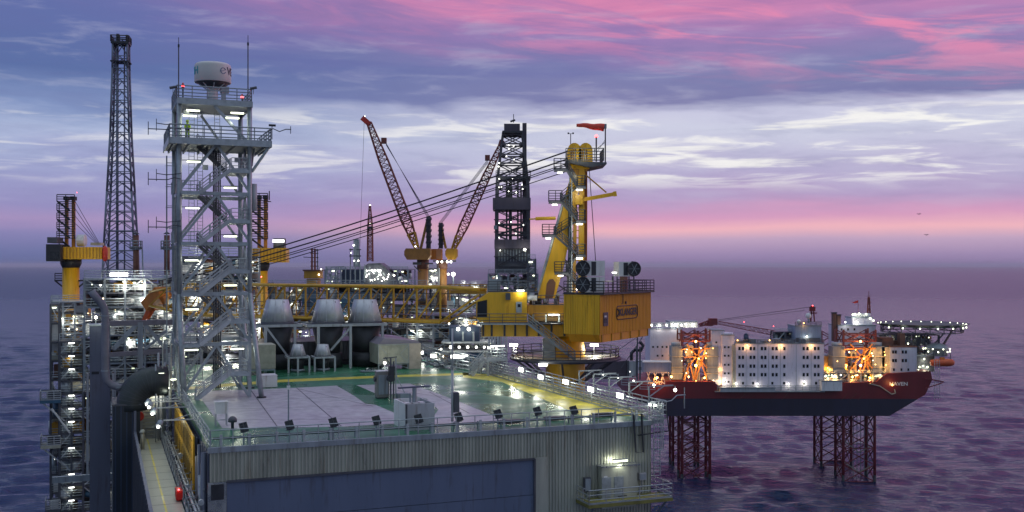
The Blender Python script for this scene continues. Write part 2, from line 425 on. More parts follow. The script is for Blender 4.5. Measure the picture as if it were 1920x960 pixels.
# ================================================================== NEAR PLATFORM: BUILDING WITH GREEN ROOF DECK
ZD = CZ - 12.5
_g = Fr((0, 0, ZD), 0).ground(393, 840)
B = Fr((_g.x, _g.y, ZD), TH)                # x along the front edge, y away from the camera, z up from the deck
WD = B.ground(1225, 790).x                  # deck width
LD = 62.0
def deck_mat(name, c1, c2, r0, r1, sc=.5):
    """painted steel deck with worn patches, seams and wet areas"""
    m = bpy.data.materials.new(name); m.use_nodes = True; t = m.node_tree; b = t.nodes['Principled BSDF']
    tcn = t.nodes.new('ShaderNodeTexCoord')
    def nz(s, d, dist=0):
        n = t.nodes.new('ShaderNodeTexNoise'); n.inputs['Scale'].default_value = s; n.inputs['Detail'].default_value = d; n.inputs['Distortion'].default_value = dist
        t.links.new(tcn.outputs['Object'], n.inputs['Vector']); return n.outputs[0]
    n1 = nz(sc, 8); n2 = nz(.13, 5, .5); n3 = nz(6, 4)
    mx = t.nodes.new('ShaderNodeMix'); mx.data_type = 'RGBA'; mx.inputs[6].default_value = (*c1, 1); mx.inputs[7].default_value = (*c2, 1)
    rr = t.nodes.new('ShaderNodeMapRange'); t.links.new(n1, rr.inputs[0]); rr.inputs[1].default_value = .35; rr.inputs[2].default_value = .65
    t.links.new(rr.outputs[0], mx.inputs[0]); t.links.new(mx.outputs[2], b.inputs['Base Color'])
    r = t.nodes.new('ShaderNodeMapRange'); t.links.new(n2, r.inputs[0]); r.inputs[1].default_value = .42; r.inputs[2].default_value = .58
    r.inputs[3].default_value = r0; r.inputs[4].default_value = r1; t.links.new(r.outputs[0], b.inputs['Roughness'])
    bn = t.nodes.new('ShaderNodeBump'); bn.inputs['Strength'].default_value = .25; bn.inputs['Distance'].default_value = .05
    t.links.new(n3, bn.inputs['Height'])
    bn2 = t.nodes.new('ShaderNodeBump'); bn2.inputs['Strength'].default_value = .5; bn2.inputs['Distance'].default_value = .05
    t.links.new(n1, bn2.inputs['Height']); t.links.new(bn.outputs[0], bn2.inputs['Normal']); t.links.new(bn2.outputs[0], b.inputs['Normal'])
    return m
GREEN = deck_mat('wet green deck paint', (.026, .14, .07), (.042, .20, .11), .18, .46)
TILE = deck_mat('grey deck plates', (.36, .35, .39), (.50, .49, .53), .32, .55, 1.1)
roof = thing('platform_building', 'large corrugated metal platform building with green roof deck and blue shutter door', 'building', B)
MB().box(0, WD, 0, LD, -.35, 0).build('roof_deck', GREEN, roof)
def sheet(name, px, z, m):
    pts = [B.ground(x, y, z) for x, y in px]
    mb = MB(); mb.v = [(p.x, p.y, z) for p in pts]; mb.f = [tuple(range(len(pts)))]
    return mb.build(name, m, roof)
def clampy(a): return a
sheet('plate_area', [(417, 803), (374, 743), (390, 733), (556, 727), (631, 723), (664, 742), (685, 757), (704, 759), (782, 792), (640, 800)], .004, TILE)
sheet('plate_area', [(668, 722), (768, 719), (851, 749), (946, 788), (802, 796), (822, 768), (800, 748), (756, 737), (712, 741)], .004, TILE)
# plate seams
mb = MB()
for (a, b_) in (((392, 768), (704, 760)), ((380, 752), (668, 744)), ((408, 788), (770, 784)), ((470, 731), (520, 800)), ((556, 727), (640, 799)), ((560, 729), (700, 762)), ((720, 728), (850, 748)), ((805, 735), (880, 775))):
    p, q = B.ground(*a, .008), B.ground(*b_, .008); d = (q - p).normalized(); nrm = Vector((-d.y, d.x, 0)) * .05
    mb.add([p - nrm, q - nrm, q + nrm, p + nrm], [(0, 1, 2, 3)])
mb.build('plate_seam', DGREY, roof)
sheet('yellow_line', [(345, 726), (520, 712), (720, 704), (880, 699), (880, 703), (720, 708), (520, 717), (345, 731)], .006, LINE)
rx = WD
sheet('yellow_line', [(868, 699), (940, 703), (1000, 711), (1175, 760), (1212, 780), (1090, 779), (1010, 745), (940, 716), (868, 708)], .006, LINE)
# facade: corrugated sheets
def corr(mb, x0, x1, z0, z1, y=0.0, pitch=.26, dep=.075):
    n = max(1, int((x1 - x0) / pitch)); p = (x1 - x0) / n
    for k in range(n):
        a = x0 + k * p; pts = [(a, y - dep), (a + p * .42, y - dep), (a + p * .52, y), (a + p * .9, y), (a + p, y - dep)]
        for (u0, v0), (u1, v1) in zip(pts, pts[1:]):
            mb.add([(u0, v0, z0), (u1, v1, z0), (u1, v1, z1), (u0, v0, z1)], [(0, 1, 2, 3)])
    return mb
ZB = -34.0
dl = B.front(425, 900); dr = B.front(1001, 862); DZ = (dl.z + dr.z) / 2
MB().box(0, WD, .12, LD, ZB, -.352).build('wall', NAVY, roof)
MB().box(-.12, WD + .1, -.18, .1, -.35, .02).build('roof_edge_beam', GREY, roof)
corr(MB(), 0, WD, DZ, -.36).build('wall_cladding', STEEL, roof)
corr(MB(), dr.x, WD, ZB, DZ).build('wall_cladding', STEEL, roof)
MB().box(dl.x - 1.25, dl.x - .02, -.1, .1, ZB, DZ - .01).build('corner_column', SHINY, roof)
door = MB()
zz = DZ
k = 0
while zz > ZB:
    door.box(dl.x, dr.x, -.03 - .02 * (k % 2), .11, max(ZB, zz - 2.75), zz - .04); zz -= 2.75; k += 1
door.build('shutter_door', NAVY if False else mat('blue shutter paint', (.115, .15, .245), .5, .05, .12, .3, streak=True), roof)
fr_ = MB().bar((dl.x, -.12, DZ), (dr.x, -.12, DZ), .12, .16).bar((dr.x + .02, -.12, DZ), (dr.x + .02, -.12, ZB), .14, .12)
fr_.build('door_frame', DGREY, roof)
MB().box(dr.x + .1, dr.x + 1.15, -.125, -.105, ZB, DZ + .1).build('corner_column', STEEL, roof)
# ventilation hatch above the shiny column
MB().box(dl.x - 1.05, dl.x - .2, -.16, -.1, DZ - 1.2, DZ - .15).build('vent_hatch', DARK, roof)
# lower walls / hull of the platform below the roof building, down to the jacket
MB().box(-.4, WD + .3, .4, LD, ZB - 8, ZB - .004).build('lower_deck_structure', DGREY, roof)
for (a, b_) in ((2, 3), (WD - 2, 3), (2, LD - 3), (WD - 2, LD - 3)):
    MB().tube((a, b_, ZB - 8), (a, b_, -ZD - 5), 1.4, 14).build('leg', YELD, roof, True)

# door hut, lamp, switch boxes and balcony low on the facade
f = B.front(1120, 950); f2 = B.front(1186, 868); zt = f2.z
hut = thing('entrance_door', 'grey metal entrance door with canopy lit by a tube lamp on corrugated wall', 'door', B.sub((f.x, 0, B.front(1150, 948).z)))
w_ = f2.x - f.x; h_ = zt - B.front(1150, 948).z
MB().box(0, w_, -.75, -.11, 0, h_).build('door_box', STEEL, hut)
MB().box(-.1, w_ + .15, -1.0, -.1, h_ + .003, h_ + .1).build('canopy', SHINY, hut)
for i, c in enumerate(((.42, .9), (1.5, .9), (.42, 2.0), (1.5, 2.0))):
    MB().box(c[0] - .4, c[0] + .4, -.79, -.752, c[1] - .45, c[1] + .45).build('panel', GALV, hut)
MB().bar((w_ * .45, -.8, .9), (w_ * .7, -.8, .9), .05).build('handle', DARK, hut)
MB().box(.2, .5, -.765, -.752, h_ - .9, h_ - .7).build('sign', WHITE, hut)
bx = B.front(1153, 860)
lp = thing('wall_lamp', 'bright tube lamp above the entrance door of the corrugated wall', 'lamp', B.sub((bx.x, -.9, bx.z)))
tube_lamp(lp, (0, 0, 0), 1.25, 0, 200)
for (px, py, w, h, lb) in ((1098, 907, .55, 1.1, 'dark grey switch box fixed to wall beside entrance door'), (1201, 892, .6, .55, 'pale square junction box on wall between door and caged ladder')):
    c = B.front(px, py); bxx = thing('switch_box', lb, 'switch box', B.sub((c.x, -.12, c.z)))
    MB().box(-w/2, w/2, -.3, 0, -h/2, h/2).build('cabinet', LGREY if w > .58 else DGREY, bxx)
    MB().box(-w/2+.06, w/2-.06, -.33, -.303, -h/2+.08, h/2-.08).build('cover', GREY, bxx)
    MB().tube((0, -.1, -h/2), (0, -.1, -h/2-1.2), .04).build('conduit', GALV, bxx)
g0 = B.front(1104, 948, -2.4); g1 = B.front(1262, 941, -2.4)
bal = thing('wall_balcony', 'railed steel balcony with yellow deck below the entrance door', 'balcony', B.sub((g0.x, 0, g0.z)))
wb = g1.x - g0.x
MB().box(0, wb, -2.4, -.11, -.25, 0).build('deck', mat('yellow green grating', (.20, .19, .05), .6, .1, .4, 1), bal)
MB().rail([(0.05, -.2, 0), (.05, -2.35, 0), (wb - .05, -2.35, 0), (wb - .05, 2.0, 0)], 1.1, 1.4, .035).build('railing', GALV, bal)
MB().bar((.5, -2.2, -.25), (.5, -.2, -2.2), .12).bar((wb - .5, -2.2, -.25), (wb - .5, -.2, -2.2), .12).build('bracket', GREY, bal)
# dark pipe running down the facade
pt = [B.front(x, y, -.3) for x, y in ((1188, 778), (1192, 848), (1206, 848), (1203, 775))]
single(MB().path(pt, .09, 6), 'drain_pipe', DARK, 'dark looped drain pipe hanging down the corrugated wall near the caged ladder', 'pipe', B)
pt = [B.front(x, y, -.28) for x, y in ((1250, 770), (1254, 808), (1196, 816))]
single(MB().path(pt, .06, 6), 'cable_conduit', DARK, 'thin black conduit crossing the top corner of the corrugated wall', 'pipe', B)
# caged ladder at the corner
l0 = B.front(1233, 892, -.4); l1 = B.front(1233, 756, -.4)
ld = thing('caged_ladder', 'galvanised ladder with safety cage at the corner of the corrugated wall', 'ladder', B.sub((l0.x, 0, l0.z)))
H_ = l1.z - l0.z
MB().bar((-.28, -.3, 0), (-.28, -.3, H_), .06).bar((.28, -.3, 0), (.28, -.3, H_), .06).build('stile', GALV, ld)
r_ = MB(); [r_.tube((-.28, -.3, z * .3), (.28, -.3, z * .3), .025, 5) for z in range(int(H_ / .3))]; r_.build('rung', GALV, ld)
cg = MB()
for z in [2.2 + i * .9 for i in range(int((H_ - 2.2) / .9) + 1)]:
    cg.path([(.4 * math.cos(a), -.55 + .45 * math.sin(a), z) for a in [R(150 + i * 24) for i in range(11)]], .03, 5)
for a in (R(180), R(225), R(270), R(315), R(360)): cg.bar((.4 * math.cos(a), -.55 + .45 * math.sin(a), 2.2), (.4 * math.cos(a), -.55 + .45 * math.sin(a), H_), .04)
cg.build('safety_cage', GALV, ld)

# ------------------------------------------------------------------ roof edge rail and floodlights
ra = thing('roof_railing', 'grey steel railing along the front edge of the green roof deck', 'railing', B)
MB().rail([(.1, .25, 0), (WD - .1, .25, 0)], 1.15, 1.5, .035, 1, False).build('rail', GALV, ra)
MB().tube((.3, 1.0, .45), (WD - 1, 1.0, .45), .09, 7).build('service_pipe', DARK, ra)
pb = MB(); x = .8
while x < WD - 1: MB().box(x - .05, x + .05, .95, 1.05, 0, .62).build('pipe_support', GREY, ra); MB().box(x - .09, x + .09, .3, .42, 0, .8).build('rail_post', LGREY, ra); x += 1.9
for i, (px, py) in enumerate(((457, 801), (543, 797), (625, 792), (706, 788), (785, 785), (860, 782), (934, 776), (1008, 771), (1076, 769))):
    c = B.front(px, py, .45)
    f_ = thing('floodlight', f'black floodlight with square lenses on the roof edge railing, {ORD[i]} from the sign corner', 'floodlight', B.sub((c.x, .45, c.z)), 'floodlights along the roof edge railing')
    hd = MB(); hd.v = [Matrix.Rotation(R(-25), 3, 'X') @ Matrix.Rotation(R(-12), 3, 'Y') @ Vector(v) for v in MB().box(-.27, .27, -.1, .1, -.32, .32).v]; hd.f = MB().box(0,1,0,1,0,1).f
    hd.build('lamp_head', DARK, f_)
    ln = MB()
    for a in (-.13, .13):
        for b_ in (-.2, 0, .2):
            q = MB().box(a - .1, a + .1, -.13, -.102, b_ - .08, b_ + .08); k = len(ln.v)
            ln.add([Matrix.Rotation(R(-25), 3, 'X') @ Matrix.Rotation(R(-12), 3, 'Y') @ Vector(v) for v in q.v], q.f)
    ln.build('lens', GLASS, f_)
    MB().bar((0, .1, -.3), (0, .1, -c.z), .09).bar((-.3, .1, -.36), (.3, .1, -.36), .06).build('bracket', GREY, f_)
# long low drip trays lying behind the rail
for i, px in enumerate((955, 1040, 1130)):
    c = B.front(px, 793 - (px - 955) * .07, 1.6); c = B.ground(px, 795 - (px - 955) * .075)
    tr = thing('floor_box', f'low black cable box lying behind the roof railing, {ORD[i]} towards the caged ladder', 'cable box', B.sub((c.x, c.y, 0)))
    MB().box(-.9, .9, -.2, .2, .05, .3).build('box_body', DARK, tr); MB().box(-.95, .95, -.24, .24, .303, .34).build('lid', DGREY, tr)

# side rail at the sign side, with lamp brackets reaching outwards
lf = thing('side_railing', 'galvanised railing along the roof deck edge above the yellow sign', 'railing', B)
MB().rail([(.05, .3, 0), (.05, LD - 22, 0)], 1.15, 1.6, .04, 2).build('rail', GALV, lf)
for i, (ex, ey, bx_, by_) in enumerate(((306, 786, 366, 780), (301, 775, 352, 769), (289, 750, 345, 751), (284, 741, 342, 741))):
    p = B.side(bx_, by_, 0.0); L = 2.4 + .1 * i; p.z = min(p.z, .9); 
    a_ = thing('lamp_bracket', f'lamp on a steel arm reaching out above the walkway, {ORD[i]} from the front corner', 'lamp', B.sub((0, p.y, .35)), 'lamps on arms above the walkway')
    MB().bar((0, 0, 0), (-L, 0, .05), .1).bar((0, 0, .55), (-L * .65, 0, .08), .06).build('arm', GALV, a_)
    MB().tube((-L - .15, 0, 0), (-L - .35, -.25, -.35), .2, 9, .26).build('lamp_head', GREY, a_, True)
    bulb(a_, (-L - .38, -.3, -.4), .17, L_WS, 60 if i in (1, 3) else 0)

# far side railing (crane side): mesh fence, deck lamps, gallows lamps
fy = B.side(1203, 790, WD).y
FY0, FY1 = .4, 50
fn = thing('deck_fence', 'galvanised railing with horizontal bars along the crane side of the green deck', 'fence', B)
MB().rail([(WD - .05, FY0, 0), (WD - .05, FY1, 0)], 1.5, 1.7, .045, 4).build('rail', GALV, fn)
MB().rail([(WD + 1.3, FY0, 0), (WD + 1.3, FY1, 0)], 1.5, 1.7, .045, 4).build('outer_rail', GALV, fn)
MB().box(WD, WD + 1.4, FY0, FY1, -.3, -.06).build('outer_walkway', GREY, fn)
for i, (px, py) in enumerate(((1163, 742), (1108, 730), (1061, 716), (1014, 707), (977, 693))):
    p = B.side(px, py, WD - .25)
    o = thing('deck_lamp', f'bright square deck lamp on the crane side railing, {ORD[i]} from the front edge', 'lamp', B.sub((WD - .15, p.y, p.z)), 'deck lamps on the crane side railing')
    MB().box(-.1, .08, -.58, .58, -.22, .22).build('housing', LGREY, o)
    MB().box(-.16, -.102, -.56, .56, -.2, .2).build('diffuser', L_W, o)
    light(o, (-.6, 0, 0), 110, (.96, 1, .86), .25)
for i, (bx_, by_, ex) in enumerate(((1217, 745, 1266), (1180, 736, 1226), (1142, 727, 1188), (1113, 718, 1159), (1086, 714, 1131))):
    p = B.side(bx_, by_, WD + 1.3); q = B.front(ex, by_ - 8, p.y); L = q.x - p.x
    o = thing('gallows_lamp', f'lamp hanging from an angled steel arm outside the deck fence, {ORD[i]} from the caged ladder', 'lamp', B.sub((WD + 1.3, p.y, 1.45)), 'lamps on arms outside the deck fence')
    MB().bar((0, 0, -.4), (0, 0, .95), .11).bar((0, 0, .95), (L - .2, 0, .95), .11).bar((0.05, 0, .1), (L * .55, 0, .9), .08).build('arm', GALV, o)
    bulb(o, (L, 0, .55), .2 if i < 2 else .12, L_WS, 90 if i < 3 else 30, off=(0, 0, -.3))
    MB().bar((L, 0, .9), (L, 0, .7), .06).build('hanger', GREY, o)
# corner lamp by the ladder top
c = B.front(1222, 757, .2); o = thing('corner_lamp', 'small bright double lamp at the top of the caged ladder', 'lamp', B.sub(c))
MB().box(-.35, .35, -.1, .1, -.02, .1).build('housing', GREY, o); bulb(o, (-.25, -.15, -.05), .14, L_WS, 60); bulb(o, (.25, -.15, -.1), .14, L_WS)
c0 = B.front(1222, 765, .1)
ant = thing('corner_handrail', 'tangle of small galvanised handrails around the ladder top', 'railing', B.sub((WD + .1, .1, 0)))
MB().rail([(0, 0, 0), (1.4, 0, 0), (1.4, 1.6, 0)], 1.5, .6, .035, 3).build('rail', GALV, ant)
MB().path([(1.2, 0, 1.4), (1.9, 0, 1.5), (2.4, 0, 1.9), (3.2, 0, 1.9)], .045, 6).bar((3.1, 0, 2.5), (3.1, 0, .8), .06).build('antenna_arm', GALV, ant)

# ------------------------------------------------------------------ roof equipment
def deckthing(name, label, cat, px, py, group=None):
    p = B.ground(px, py); return thing(name, label, cat, B.sub((p.x, p.y, 0)), group), B.sub((p.x, p.y, 0))
# T-topped container
o, fr = deckthing('open_container', 'grey steel container with open top and T-shaped pipe post on the roof deck', 'container', 762, 808)
a = fr.front(815, 800); w = a.x; h = fr.front(790, 757).z; d = 3.6
MB().box(0, w, 0, .12, 0, h).build('front_panel', LGREY, o); MB().box(0, .12, .123, d, 0, h).build('side_panel', WHITE, o)
MB().box(w - .12, w, .123, d, 0, h).build('side_panel', LGREY, o); MB().box(.123, w - .123, d - .12, d, 0, h).build('back_panel', WHITE, o)
MB().box(.123, w - .123, .123, d - .123, 0, h - .5).build('inner_floor', GALV, o)
MB().box(-.06, .06, -.06, .1, 0, h + .02).build('corner_post', DGREY, o)
for i in range(3): MB().box(.4 + i * .55, .8 + i * .55, 1.4, 2.2, h - .497, h - .1).build('inner_box', WHITE, o)
o2 = thing('pipe_post', 'T-shaped grey post with a flat bar standing in the open container', 'post', fr.sub((w * .52, d * .5, h - .5)))
MB().tube((0, 0, 0), (0, 0, 1.5), .18, 10).tube((-.35, 0, 0), (-.35, 0, 1.1), .08, 8).build('post', GREY, o2)
MB().bar((-1.3, 0, 1.55), (1.2, 0, 1.6), .3, .12).build('crossbar', BLUP, o2)
# cabinet + winch post
o, fr = deckthing('control_cabinet', 'tall grey metal control cabinet standing on the green deck', 'cabinet', 707, 748)
a = fr.front(728, 747); w = a.x + .1; h = fr.front(717, 697).z
MB().box(0, w, 0, .9, .12, h).build('cabinet_body', mat('warm grey cabinet paint', (.22, .21, .20), .5, .1, .2, 1), o)
MB().box(-.02, w + .02, -.02, .92, h + .002, h + .06).build('cabinet_top', WHITE, o)
MB().box(0.05, w - .05, .05, .85, 0, .118).build('plinth', DARK, o)
MB().box(.15, w - .1, -.03, -.003, .4, h - .3).build('door', GREY, o); MB().tube((-.05, .4, h - .7), (-.2, .4, h - .7), .25, 10).build('hose_reel', DGREY, o)
o, fr = deckthing('winch_mast', 'dark winch frame with braced pole and counterweight beside the control cabinet', 'winch', 734, 749)
hh = fr.front(735, 672).z
MB().bar((0, .3, 0), (0, .3, hh), .14).bar((.28, .3, 0), (.28, .3, hh - .3), .12).build('mast', DGREY, o)
MB().box(-.15, .35, .1, .6, hh * .45, hh * .8).build('motor', DARK, o); MB().tube((-.05, 0, hh * .5), (-.05, .6, hh * .5), .3, 12).build('drum', DARK, o)
MB().bar((.5, .3, 0), (.5, .3, hh), .1).bar((.5, .3, hh * .6), (1.35, .3, .5), .08).build('brace', LGREY, o)
MB().box(.6, 1.7, -.1, .7, 0, .5).build('counterweight', GREY, o)
MB().bar((-.7, .3, hh), (.6, .3, hh + .1), .1).bar((-.1, .3, hh - .5), (-.5, .3, hh + .1), .08).build('head_frame', DGREY, o)
# tray with hoses
o, fr = deckthing('equipment_tray', 'low tray of hoses and fittings lying near the insulated box', 'tray', 706, 697)
MB().box(-1.9, 1.9, -.5, .5, .05, .2).build('tray', GREY, o)
rn = random.Random(4)
for i in range(9):
    c = Vector((rn.uniform(-1.6, 1.6), rn.uniform(-.3, .3), .25)); MB().path([c, c + Vector((rn.uniform(-.5, .5), .2, .2)), c + Vector((rn.uniform(-.6, .6), 0, .1))], .06, 6).build('hose', (GALV, DARK)[i % 2], o)
bulb(o, (1.0, 0, 1.0), .25, L_WS, 90, name='work_lamp'); MB().bar((1.0, .1, .2), (1.0, .1, .9), .06).build('lamp_stand', GREY, o)
# masts
o, fr = deckthing('flag_mast', 'tall pale steel mast with box at its foot near the front railing', 'mast', 848, 790)
t_ = fr.front(848, 616).z
MB().tube((0, 0, 0), (0, 0, t_ * .55), .11, 9).tube((0, 0, t_ * .55), (0, 0, t_), .08, 8).build('pole', LGREY, o, True)
MB().box(.1, .55, -.15, .25, .7, 2.3).build('hinge_box', DGREY, o)
o, fr = deckthing('thin_pole', 'thin grey pole with small light standing behind the front railing', 'pole', 541, 800)
t_ = fr.front(540, 716).z
MB().tube((0, 0, 0), (0, 0, t_), .06, 7).build('pole', GREY, o); MB().tube((0, 0, t_), (0, 0, t_ + .2), .03, 6).build('tip', LGREY, o); MB().box(-.12, .12, -.1, .1, t_ - .6, t_ - .3).build('sensor', WHITE, o)
o, fr = deckthing('weather_hut', 'small white cabinet on four legs at the deck corner', 'cabinet', 404, 800)
a = fr.front(427, 800); w = a.x; h = fr.front(415, 755).z; hb = fr.front(415, 776).z
MB().box(0, w, 0, .8, hb, h).build('cabinet_body', WHITE, o); MB().box(-.06, w + .06, -.06, .86, h + .002, h + .07).build('lid', WHITE, o)
for a_, b_ in ((.05, .05), (w - .05, .05), (.05, .75), (w - .05, .75)): MB().bar((a_, b_, 0), (a_, b_, hb - .002), .07).build('leg', LGREY, o)
MB().bar((.05, .05, .5), (w - .05, .05, .5), .05).build('stretcher', LGREY, o)
o, fr = deckthing('dome_vent', 'dark rounded vent cowl beside the small white cabinet', 'vent', 436, 806)
MB().lathe((0, 0, 0), [(.12, 0), (.12, .55), (.34, .6), (.32, .85), (.18, 1.0), (.03, 1.05)], 14).build('cowl', DGREY, o, True); MB().box(-.2, .2, -.2, .2, 0, .08).build('base', GREY, o)
# white box and tan covered box near the tower foot
o, fr = deckthing('white_box', 'plain pale grey storage box on the deck beside the tower foot', 'box', 485, 728)
a = fr.front(520, 728); w = a.x; h = fr.front(500, 705).z
MB().box(0, w, 0, 1.9, .03, h).build('box_body', WHITE, o, bevel=.03); MB().box(-.03, w + .03, -.03, 1.93, h + .002, h + .05).build('lid', WHITE, o)
o, fr = deckthing('covered_crate', 'tan fabric covered crate on a steel frame beside the exhaust stacks', 'crate', 482, 703)
a = fr.front(517, 702); w = a.x; h = fr.front(500, 646).z; hb = fr.front(500, 692).z
MB().box(-1.2, w, 0, 3.0, hb, h).build('cover', TARP, o, bevel=.06)
MB().bar((-1.1, .1, hb - .1), (w - .1, .1, hb - .1), .18).bar((w - .1, .1, 0), (w - .1, .1, hb - .1), .15).bar((-1.1, .1, 0), (-1.1, .1, hb - .1), .15).build('support_frame', GREY, o)
# insulated box (big)
o, fr = deckthing('insulated_box', 'large metal clad equipment box with cross braced panels at the end of the deck', 'equipment box', 709, 694)
a = fr.front(767, 694); w = a.x; h = fr.front(735, 645).z; hb = .7; d = 5.2
MB().box(0, w, 0, d, hb, h).build('box_body', TARP, o)
SIDE = mat('scuffed pale sheet', (.45, .38, .34), .4, .4, .3, .8)
MB().box(w + .003, w + 1.5, -.05, 3.2, 0, h).build('side_duct', SIDE, o)
MB().prism([(0, h), (w + 1.5, h), (w + 1.2, h + .25), (.8, h + .7)], 'y', .2, d + 6).build('sloping_top', mat('mauve roof sheet', (.30, .26, .33), .5, .2, .2, .6), o)
xb = MB()
for (p, q) in (((.1, .8), (w * .28, h * .45)), ((.1, h - .2), (w * .28, h * .62)), ((w - .1, h - .2), (w * .72, h * .6)), ((w - .1, hb + .2), (w * .72, hb + 1)), ((0, hb + .1), (w, hb + .1)), ((0, h - .1), (w, h - .1)), ((.05, hb), (.05, h)), ((w - .05, hb), (w - .05, h))):
    xb.bar((p[0], -.03, p[1]), (q[0], -.03, q[1]), .06)
xb.build('stiffener', LGREY, o); MB().box(w * .3, w * .7, -.08, -.004, h * .35, h * .85).build('access_panel', TARP, o)
fm = MB()
for x in (.1, w * .5, w - .1): fm.bar((x, .2, 0), (x, .2, hb), .14)
fm.bar((0, .2, hb - .1), (w, .2, hb - .1), .12).bar((w * .6, .2, hb - .1), (w - .1, .2, .1), .08); fm.build('support_frame', GREY, o)

# ------------------------------------------------------------------ exhaust stacks
VST = B.ground(520, 694).y + 1.5
def stack(px0, px1, tx0, tx1, ytop, yb, i, small=False, base=690, group=None, label=''):
    vv = VST if not small else VST - 4; c0 = B.front((px0 + px1) / 2, 690, vv); fr = B.sub((c0.x, vv, 0))
    r = (fr.front(px1, yb).x - fr.front(px0, yb).x) / 2 * .96; rt = (fr.front(tx1, ytop).x - fr.front(tx0, ytop).x) / 2 * .96
    xc = (fr.front(px0, yb).x + fr.front(px1, yb).x) / 2; zt = fr.front(px0, ytop).z; zb = fr.front(px0, yb).z
    fr = fr.sub((xc, 0, 0))
    o = thing('exhaust_stack', label, 'exhaust stack', fr, group)
    MB().lathe((0, 0, 0), [(r, zb), (rt, zt), (rt - .12, zt), (rt - .15, zb + .3), (.05, zb + .25)], 32).build('cone', CONE, o, True)
    k = .35 if small else .55
    MB().lathe((0, 0, 0), [(r * 1.005, zb - k), (r * 1.005, zb - .02)], 32).build('collar', DGREY, o, True)
    MB().lathe((0, 0, 0), [(r * .72, .3 if small else zb * .32), (r * .74, zb * .5), (r * .96, zb - k - .01)], 32).build('funnel', SOOT, o, True)
    MB().lathe((0, 0, 0), [(r * .86, 0.05), (r * .86, (.3 if small else zb * .32))], 24).build('drum', GALV if small else SOOT, o, True)
    mbb = MB()
    n = 10
    for j in range(n):
        a = 2 * math.pi * j / n; mbb.bar((math.cos(a) * r * 1.0, math.sin(a) * r * 1.0, zb + .02), (math.cos(a) * rt * 1.005, math.sin(a) * rt * 1.005, zt), .035)
    mbb.build('seam', CONE, o)
    MB().bar((rt * .45, -rt * .92, zt - .55), (rt * .45, -rt * .92, zt - .2), .1, .1).build('lifting_lug', DARK, o)
    return fr, r, zb
st = [stack(488, 552, 499, 541, 562, 603, 0, label='large tapered steel exhaust cone next to the lattice tower', group='large exhaust cones'),
      stack(583, 647, 594, 637, 562, 603, 1, label='large tapered steel exhaust cone in the middle of the row of three', group='large exhaust cones'),
      stack(652, 716, 662, 705, 562, 603, 2, label='large tapered steel exhaust cone nearest the insulated box', group='large exhaust cones')]
sm = [stack(543, 574, 549, 568, 646, 667, 3, True, 697, 'small exhaust cones', 'small steel exhaust cone on a table frame, the one nearer the tower'),
      stack(589, 621, 594, 615, 646, 667, 4, True, 697, 'small exhaust cones', 'small steel exhaust cone on a table frame, the one nearer the insulated box')]
def hframe(px0, px1, py, legs, diags, label, y, base):
    vv = VST - 2.3; fr = B.sub((B.front(px0, 690, vv).x, vv, 0))
    zt = fr.front(px0, py).z; x0 = 0; x1 = fr.front(px1, py).x
    o = thing('support_frame', label, 'steel frame', fr)
    fb = MB().bar((x0, 0, zt), (x1, 0, zt), .28, .3).bar((x0, 4, zt), (x1, 4, zt), .28, .3)
    for x in (x0, x1): fb.bar((x, 0, zt), (x, 4, zt), .26)
    fb.build('top_frame', LGREY, o)
    for lx in legs:
        x = fr.front(lx, py).x; MB().bar((x, 0, 0), (x, 0, zt - .15), .3).build('leg', LGREY, o)
    for (a, b_, c, d_) in diags:
        p, q = fr.front(a, b_), fr.front(c, d_); MB().bar(p, q, .22).build('brace', LGREY, o)
hframe(478, 566, 612, (498, 553), ((500, 615, 541, 670),), 'grey steel frame carrying the exhaust cone by the tower', 0, 695)
hframe(577, 725, 611, (597, 657, 717), ((656, 615, 620, 657),), 'grey steel frame carrying the two farther exhaust cones', 0, 695)
for i, (a, b_) in enumerate(((541, 580), (590, 628))):
    vv = VST - 5.2; p = B.front(a, 698, vv); fr = B.sub((p.x, vv, 0)); w = fr.front(b_, 695).x; zt = fr.front(a, 671).z
    o = thing('table_frame', f'low table frame under the small exhaust cone nearer the {("tower", "insulated box")[i]}', 'steel frame', fr)
    MB().bar((0, 0, zt), (w, 0, zt), .2).bar((0, 2.2, zt), (w, 2.2, zt), .2).bar((0, 0, zt), (0, 2.2, zt), .2).bar((w, 0, zt), (w, 2.2, zt), .2).build('top_frame', LGREY, o)
    for x in (0, w * .45, w): MB().bar((x, 0, 0), (x, 0, zt - .1), .2).build('leg', LGREY, o)
p0 = B.ground(480, 686); p1x = B.sub((p0.x, p0.y, 0)).front(709, 680).x
p0 = B.front(480, 680, VST + 2.6); p1x = B.front(709, 680, VST + 2.6).x - p0.x
o = thing('cladding_wall', 'dark ribbed metal wall behind the exhaust cones', 'wall', B.sub((p0.x, VST + 2.6, 0)))
hwall = 3.0
corr(MB(), 0, p1x + .5, .7, hwall, 0, .8, .12).build('ribbed_sheet', mat('weathered ribbed sheet', (.17, .17, .19), .45, .5, .35, .5, streak=True), o)
MB().box(0, p1x + .5, .02, 8, 0.35, hwall - .02).build('housing', SOOT, o); MB().box(-.1, p1x + .6, -.25, 8, 0.05, .345).build('skid', DARK, o)
MB().box(p1x * .86, p1x * .93, -.2, -.13, 1.2, 2.1).build('hatch', GREY, o)

